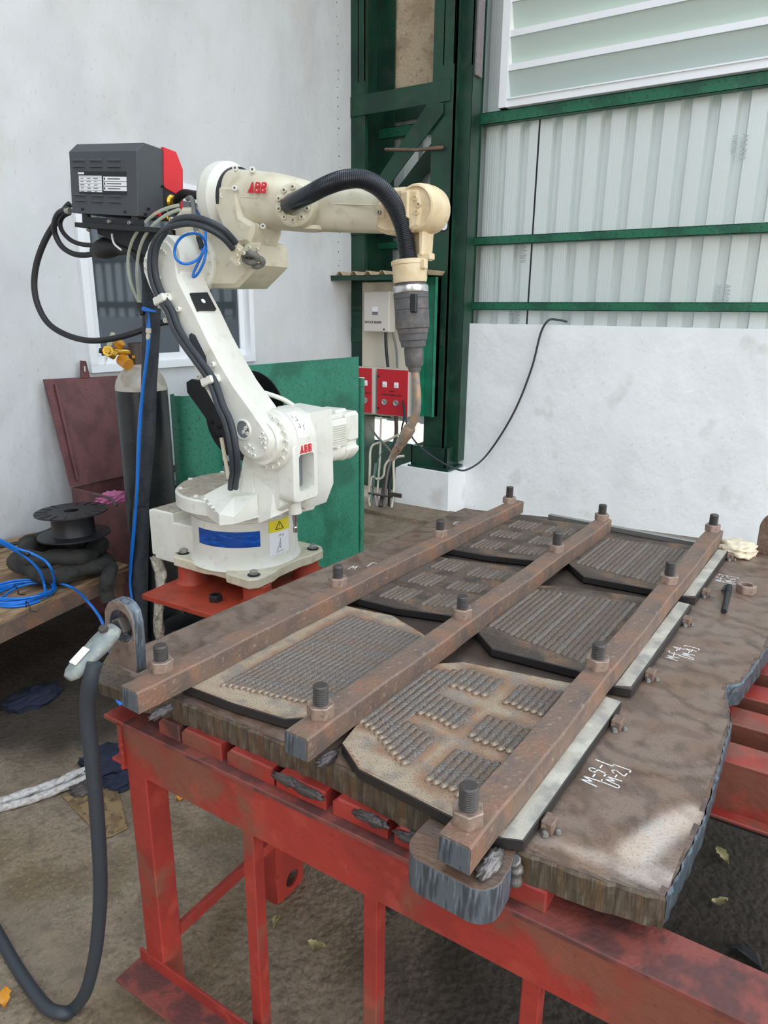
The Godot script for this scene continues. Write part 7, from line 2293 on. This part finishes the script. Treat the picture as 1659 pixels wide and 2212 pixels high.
	for p in [Vector3(-2.69, 0, -1.9), Vector3(-3.4, 0, -1.9), Vector3(-2.45, 0, 0.3), Vector3(-3.4, 0, 0.3)]:
		g = geo()
		g.slab(p + Vector3(-0.025, 0, -0.025), p + Vector3(0.025, 0.42, 0.025), 0.002)
		part("leg", g, M.rust_bar, t)
	# empty wire spool
	t = thing("wire_spool", "empty black plastic wire spool standing on the coiled foam hose", "spool", Vector3(-2.6982, 0.6303, -1.7211))
	var sf := Transform3D(Basis(Vector3(0, 0, 1), 0.03), Vector3(-2.6962, 0.6499, -1.729))
	g = geo()
	g.lathe([Vector2(0.03, 0), Vector2(0.15, 0), Vector2(0.15, 0.006), Vector2(0.09, 0.008), Vector2(0.088, 0.012), Vector2(0.088, 0.098), Vector2(0.09, 0.102), Vector2(0.15, 0.104), Vector2(0.15, 0.110), Vector2(0.03, 0.110)], sf, 48)
	part("spool_body", g, M.black, t)
	for i in 16:
		g = geo()
		var a := TAU * i / 16.0
		g.beam(sf * Vector3(cos(a) * 0.095, 0.111, sin(a) * 0.095), sf * Vector3(cos(a) * 0.145, 0.111, sin(a) * 0.145), 0.003, 0.003, Vector3.UP, 0.0)
		part("rib", g, M.black, t)
	# foam hose coil
	g = base(Vector3(-2.8, 0.45, -1.75))
	var fc := []
	for i in 30:
		var a := -2.2 + i * 0.46
		var r := 0.20 - i * 0.0025 + 0.02 * sin(i * 2.1)
		fc.append(Vector3(-2.80 + r * 1.05 * cos(a), 0.490 + 0.004 * i + 0.01 * sin(i * 1.7), -1.715 + r * 0.95 * sin(a)))
	g.tube(fc, func(s): return 0.037 + 0.003 * sin(s * 70.0), 12, 5)
	solo("foam_hose", g, M.foam, "coil of thick dark foam covered hose on the wooden bench", "hose", O)
	g = base(Vector3(-2.6416, 0.46, -1.8173))
	g.tube([Vector3(-2.7777, 0.5, -1.7404), Vector3(-2.652, 0.5, -1.7463), Vector3(-2.6131, 0.5, -1.8009), Vector3(-2.5812, 0.49, -1.8121)] + [Vector3(-2.4972, 0.4866, -1.73), Vector3(-2.5051, 0.4328, -1.725), Vector3(-2.4936, 0.3832, -1.72)], 0.03, 12, 6)
	solo("foam_hose", g, M.foam, "dusty end of foam hose hanging over the bench edge", "hose", O)
	g = base(Vector3(-3.1771, 0.5, -1.786))
	g.tube([Vector3(-3.3519, 0.48, -1.654), Vector3(-3.2534, 0.5, -1.692), Vector3(-3.1954, 0.51, -1.7632), Vector3(-3.133, 0.52, -1.8211), Vector3(-3.0182, 0.53, -1.8453)], 0.010, 10, 6)
	solo("black_hose", g, M.rubber, "thin black hose lying over the bench behind the foam coil", "hose", O)
	# blue air hose coil and its leads
	g = base(Vector3(-2.6883, 0.46, -1.4624))
	var bc := []
	for i in 66:
		var a := i * TAU / 13.0
		var r := 0.112 + 0.012 * sin(i * 0.9) + (0.006 if i % 26 < 13 else 0.0)
		bc.append(O + Vector3(r * cos(a), 0.002 + 0.0075 * floorf(i / 13.0) * 0.8, r * 0.95 * sin(a)))
	g.tube(bc, 0.0055, 10, 4)
	solo("air_hose", g, M.blue_hose, "coil of blue air hose tied with black ties on the bench", "hose", O)
	var leads := [
		[[Vector3(-2.5788, 0.465, -1.4922), Vector3(-2.6384, 0.49, -1.5294)] + [Vector3(-2.6252, 0.5609, -1.51), Vector3(-2.6363, 0.6131, -1.4837), Vector3(-2.6546, 0.6554, -1.4496), Vector3(-2.6657, 0.7135, -1.3885), Vector3(-2.6932, 0.7603, -1.3379)], "blue air hose rising from the coil to the photo's left edge"],
		[[Vector3(-2.5855, 0.465, -1.517), Vector3(-2.6192, 0.49, -1.5609)] + [Vector3(-2.5481, 0.5814, -1.5163), Vector3(-2.5579, 0.6242, -1.5), Vector3(-2.5744, 0.6522, -1.4745), Vector3(-2.5955, 0.6695, -1.4547), Vector3(-2.6129, 0.6881, -1.4255), Vector3(-2.6285, 0.7368, -1.3707), Vector3(-2.6445, 0.7827, -1.3147)], "blue air hose with a black coupling above the coil"],
		[[Vector3(-2.7235, 0.465, -1.3953), Vector3(-2.7493, 0.475, -1.4809), Vector3(-2.7057, 0.48, -1.5581), Vector3(-2.6138, 0.48, -1.5944), Vector3(-2.5289, 0.47, -1.6005)] + [Vector3(-2.2337, 0.5408, -1.4548), Vector3(-2.1004, 0.5544, -1.3959), Vector3(-1.9515, 0.5827, -1.3149), Vector3(-1.8042, 0.5914, -1.2263), Vector3(-1.6936, 0.5634, -1.1636), Vector3(-1.638, 0.5224, -1.1233), Vector3(-1.5859, 0.5154, -1.0923), Vector3(-1.5501, 0.5138, -1.0897), Vector3(-1.5313, 0.5217, -1.1042)], "blue air hose arching from the coil down behind the lifting lug"],
	]
	for l in leads:
		g = base(l[0][0])
		g.tube(l[0], 0.0055, 10, 8)
		solo("air_hose", g, M.blue_hose, l[1], "hose", O, "blue air hoses over the bench")
	g = base(Vector3(-2.6031, 0.6676, -1.4494))
	g.cyl(Vector3(-2.6201, 0.6763, -1.4416), Vector3(-2.5888, 0.6571, -1.4548), 0.0105, 12)
	solo("hose_coupling", g, M.black, "black push coupling in the blue hose above the bench", "coupling", O)
	for p in [[35, 1272], [60, 1310]]:
		g = base(Vector3(-2.7499, 0.47, -1.4705) if p[0] == 35 else Vector3(-2.5473, 0.47, -1.398))
		g.tube([O + Vector3(-0.012, -0.01, 0.0), O + Vector3(0, 0.022, 0.004), O + Vector3(0.014, -0.005, 0.0), O + Vector3(0.03, -0.012, 0.01), O + Vector3(0.06, -0.012, 0.0)], 0.002, 6, 5)
		solo("cable_tie", g, M.black, "black tie round the blue hose coil, %s" % ("at its back" if p[0] == 35 else "at its front"), "cable tie", O)
	# plastic film hanging under the connector box
	g = base(Vector3(-2.2583, 0.3897, -1.8))
	var film := []
	var outline := [Vector3(-2.3278, 0.5772, -1.86), Vector3(-2.2817, 0.5191, -1.84), Vector3(-2.2738, 0.4606, -1.83), Vector3(-2.2934, 0.3918, -1.83), Vector3(-2.299, 0.3181, -1.82), Vector3(-2.3008, 0.2516, -1.82), Vector3(-2.3018, 0.1913, -1.82)]
	for i in 31:
		var s := i / 30.0 * 6.0
		var k := mini(int(s), 5)
		var c: Vector3 = outline[k].lerp(outline[k + 1], s - k)
		var ring := PackedVector3Array()
		var w := 0.034 - 0.012 * s / 6.0 + 0.004 * sin(s * 3.0)
		for q in 14:
			var a := TAU * q / 14.0
			var wob := 1.0 + 0.25 * sin(q * 2.3 + s * 1.9) * sin(s * 2.2 + q)
			ring.append(c + Vector3(cos(a) * w * wob, 0.004 * sin(q * 1.7), sin(a) * 0.016 * wob))
		film.append(ring)
	g.loft(film)
	solo("plastic_film", g, M.plastic_wrap, "crumpled strip of clear plastic film hanging below the robot connector box", "plastic film", O)
	g = base(Vector3(-2.55, 0, -2.3))
	g.lathe([Vector2(0, 0), Vector2(0.085, 0), Vector2(0.10, 0.20), Vector2(0.103, 0.205), Vector2(0.096, 0.205), Vector2(0.082, 0.01), Vector2(0, 0.01)], Transform3D(Basis(), Vector3(-2.36, 0, -2.02)), 28)
	solo("black_bucket", g, M.black_matt, "black bucket on the floor behind the hanging plastic film", "bucket", O)


func _heap(g: Geo, at: Vector3, s: Vector3, sd: int, low := -0.9):
	var n := FastNoiseLite.new()
	n.seed = sd
	n.frequency = 1.6
	var rings := []
	for i in 17:
		var a := -PI / 2 + PI * i / 16.0
		var ring := PackedVector3Array()
		for k in 28:
			var b := TAU * k / 28
			var d := Vector3(cos(a) * cos(b), sin(a), -cos(a) * sin(b))
			var w := 1.0 + 0.55 * n.get_noise_3dv(d) + 0.3 * n.get_noise_3dv(d * 3.1)
			ring.append(at + Vector3(d.x * s.x * w, maxf(d.y * s.y * w, low * s.y), d.z * s.z * w))
		rings.append(ring)
	g.loft(rings, true, false)


# ---------------------------------------------------------------- things lying on the floor
func build_floor_litter():
	var g := base(Vector3(-2.6559, 0, -1.4204))
	_heap(g, O + Vector3(0, 0.012, 0), Vector3(0.075, 0.03, 0.115), 21, -0.4)
	solo("navy_rag", g, M.rag_navy, "dark navy rag lying alone on the floor at the left", "rag", O)
	g = base(Vector3(-1.9996, 0, -1.3291))
	_heap(g, Vector3(-1.9944, 0.012, -1.3127), Vector3(0.11, 0.035, 0.09), 23, -0.35)
	_heap(g, Vector3(-1.8866, 0.01, -1.2774), Vector3(0.05, 0.025, 0.06), 24, -0.4)
	solo("navy_glove", g, M.rag_navy, "crumpled navy glove on the floor behind the table leg", "glove", O)
	var ropes := [[[Vector3(-2.1865, 0.018, -0.8344), Vector3(-2.1418, 0.018, -0.9285), Vector3(-2.1176, 0.018, -0.9767), Vector3(-2.0846, 0.018, -1.0538), Vector3(-2.0476, 0.02, -1.1325), Vector3(-2.0346, 0.02, -1.2041), Vector3(-2.0096, 0.02, -1.2516)], 0.017], [[Vector3(-2.1484, 0.014, -0.815), Vector3(-2.1035, 0.014, -0.9071), Vector3(-2.0942, 0.014, -0.9628), Vector3(-2.0586, 0.014, -1.0211), Vector3(-2.0308, 0.014, -1.0865), Vector3(-2.0106, 0.016, -1.1425), Vector3(-1.9852, 0.018, -1.2153)], 0.013]]
	for k in 2:
		g = base(ropes[k][0][2])
		var r0: float = ropes[k][1]
		var path: Array = ropes[k][0]
		var line := Geo.spline(path, 14)
		for strand in 3:
			var q := []
			for i in line.size():
				var t: Vector3 = (line[mini(i + 1, line.size() - 1)] - line[maxi(i - 1, 0)]).normalized()
				var x := t.cross(Vector3.UP).normalized()
				var a := i * 0.16 + strand * TAU / 3.0
				q.append(line[i] + (x * cos(a) + Vector3.UP * sin(a)) * r0 * 0.34)
			g.tube(q, r0 * 0.72, 8, 1)
		solo("sling_rope", g, M.rope, ["thicker grey wrapped rope on the floor, the one farther back", "thinner grey wrapped rope on the floor in front of the other"][k], "rope", O, "grey ropes on the floor")
	g = base(Vector3(-1.8484, 0, -1.1602))
	var mp := [Vector2(-1.9871, -1.1164), Vector2(-1.984, -1.167), Vector2(-1.9779, -1.2455), Vector2(-1.9655, -1.2783), Vector2(-1.8808, -1.2491), Vector2(-1.8046, -1.2133), Vector2(-1.6767, -1.1393), Vector2(-1.6872, -1.0933), Vector2(-1.7014, -1.0649), Vector2(-1.8327, -1.0881)]
	g.prism(flat(mp), 0.001, 0.008, 0.002, Transform3D(TOP, Vector3.ZERO))
	solo("leather_scrap", g, M.leather, "tan folded leather scrap on the floor under the earth cable", "leather scrap", O)
	g = base(Vector3(-1.9705, 0, -1.1935))
	_heap(g, Vector3(-1.9584, 0.012, -1.1829), Vector3(0.04, 0.012, 0.05), 31, -0.6)
	solo("dark_scrap", g, M.iron, "dark brown crumpled scrap on top of the tan leather", "scrap", O)
	g = base(Vector3(-1.6584, 0, -1.3455))
	_heap(g, Vector3(-1.648, 0.01, -1.3371), Vector3(0.012, 0.012, 0.02), 32, -0.8)
	solo("orange_lump", g, M.amber, "small orange lump on the floor past the table leg", "lump", O)
	g = base(Vector3(-0.8, 0, -1.3414))
	nut_shape(g, O, 0.022, 0.022, 0.7, 0.0135)
	solo("loose_nut", g, M.stud, "loose hex nut lying on the floor under the table", "nut", O)
	var leaves := [[Vector3(-1.0377, 0.002, -1.1211), 0.3, 0.020, "curled pale dry leaf beside the pierced leg"], [Vector3(-0.8996, 0.002, -1.1205), 1.9, 0.024, "split dry leaf on the darkened floor between two table bars"], [Vector3(-0.7573, 0.002, -1.3555), 2.8, 0.02, "dry leaf just right of the loose floor nut"], [Vector3(-0.0498, 0.002, -2.0458), 0.8, 0.03, "twisted dry leaf right of the bed plate, the farther one"], [Vector3(-0.0332, 0.002, -1.85), 2.2, 0.024, "dry leaf right of the bed plate, the nearer one"], [Vector3(-1.436, 0.002, -0.6002), 1.0, 0.026, "yellow dry leaf in the lower left corner"]]
	for l in leaves:
		var at: Vector3 = l[0]
		g = base(at)
		var b := Basis(Vector3.UP, l[1])
		var s: float = l[2]
		var prev := []
		for i in 9:
			var u := i / 8.0
			var w := s * 0.5 * sin(PI * pow(u, 0.8)) * (1.0 + 0.2 * sin(i * 2.7))
			var y := 0.003 + 0.012 * absf(sin(u * 2.6 + l[1]))
			prev.append([at + b * Vector3(-w, y + 0.006, (u - 0.5) * s * 2), at + b * Vector3(0, y, (u - 0.5) * s * 2), at + b * Vector3(w, y + 0.008, (u - 0.5) * s * 2)])
		for i in 8:
			for k in 2:
				g.quad(prev[i][k], prev[i + 1][k], prev[i + 1][k + 1], prev[i][k + 1], 4)
				g.quad(prev[i][k + 1] - Vector3(0, 0.001, 0), prev[i + 1][k + 1] - Vector3(0, 0.001, 0), prev[i + 1][k] - Vector3(0, 0.001, 0), prev[i][k] - Vector3(0, 0.001, 0), 5)
		solo("dry_leaf", g, M.leaf if at.x > -1.2 else M.amber, l[3], "leaf", at, "dry leaves on the floor")
	g = base(Vector3(0.0489, 0, -1.7047))
	g.hull([Vector3(0.0101, 0.001, -1.7077), Vector3(0.0273, 0.001, -1.7025), Vector3(0.0937, 0.001, -1.6779), Vector3(0.078, 0.001, -1.7386), Vector3(0.0338, 0.001, -1.743)], [Vector3(0.0058, 0.03, -1.6838), Vector3(0.0241, 0.05, -1.671), Vector3(0.0842, 0.05, -1.6447), Vector3(0.068, 0.03, -1.7079), Vector3(0.0329, 0.03, -1.7144)])
	solo("rubber_offcut", g, M.black_matt, "black rubber offcut on the floor at the lower right", "offcut", O)
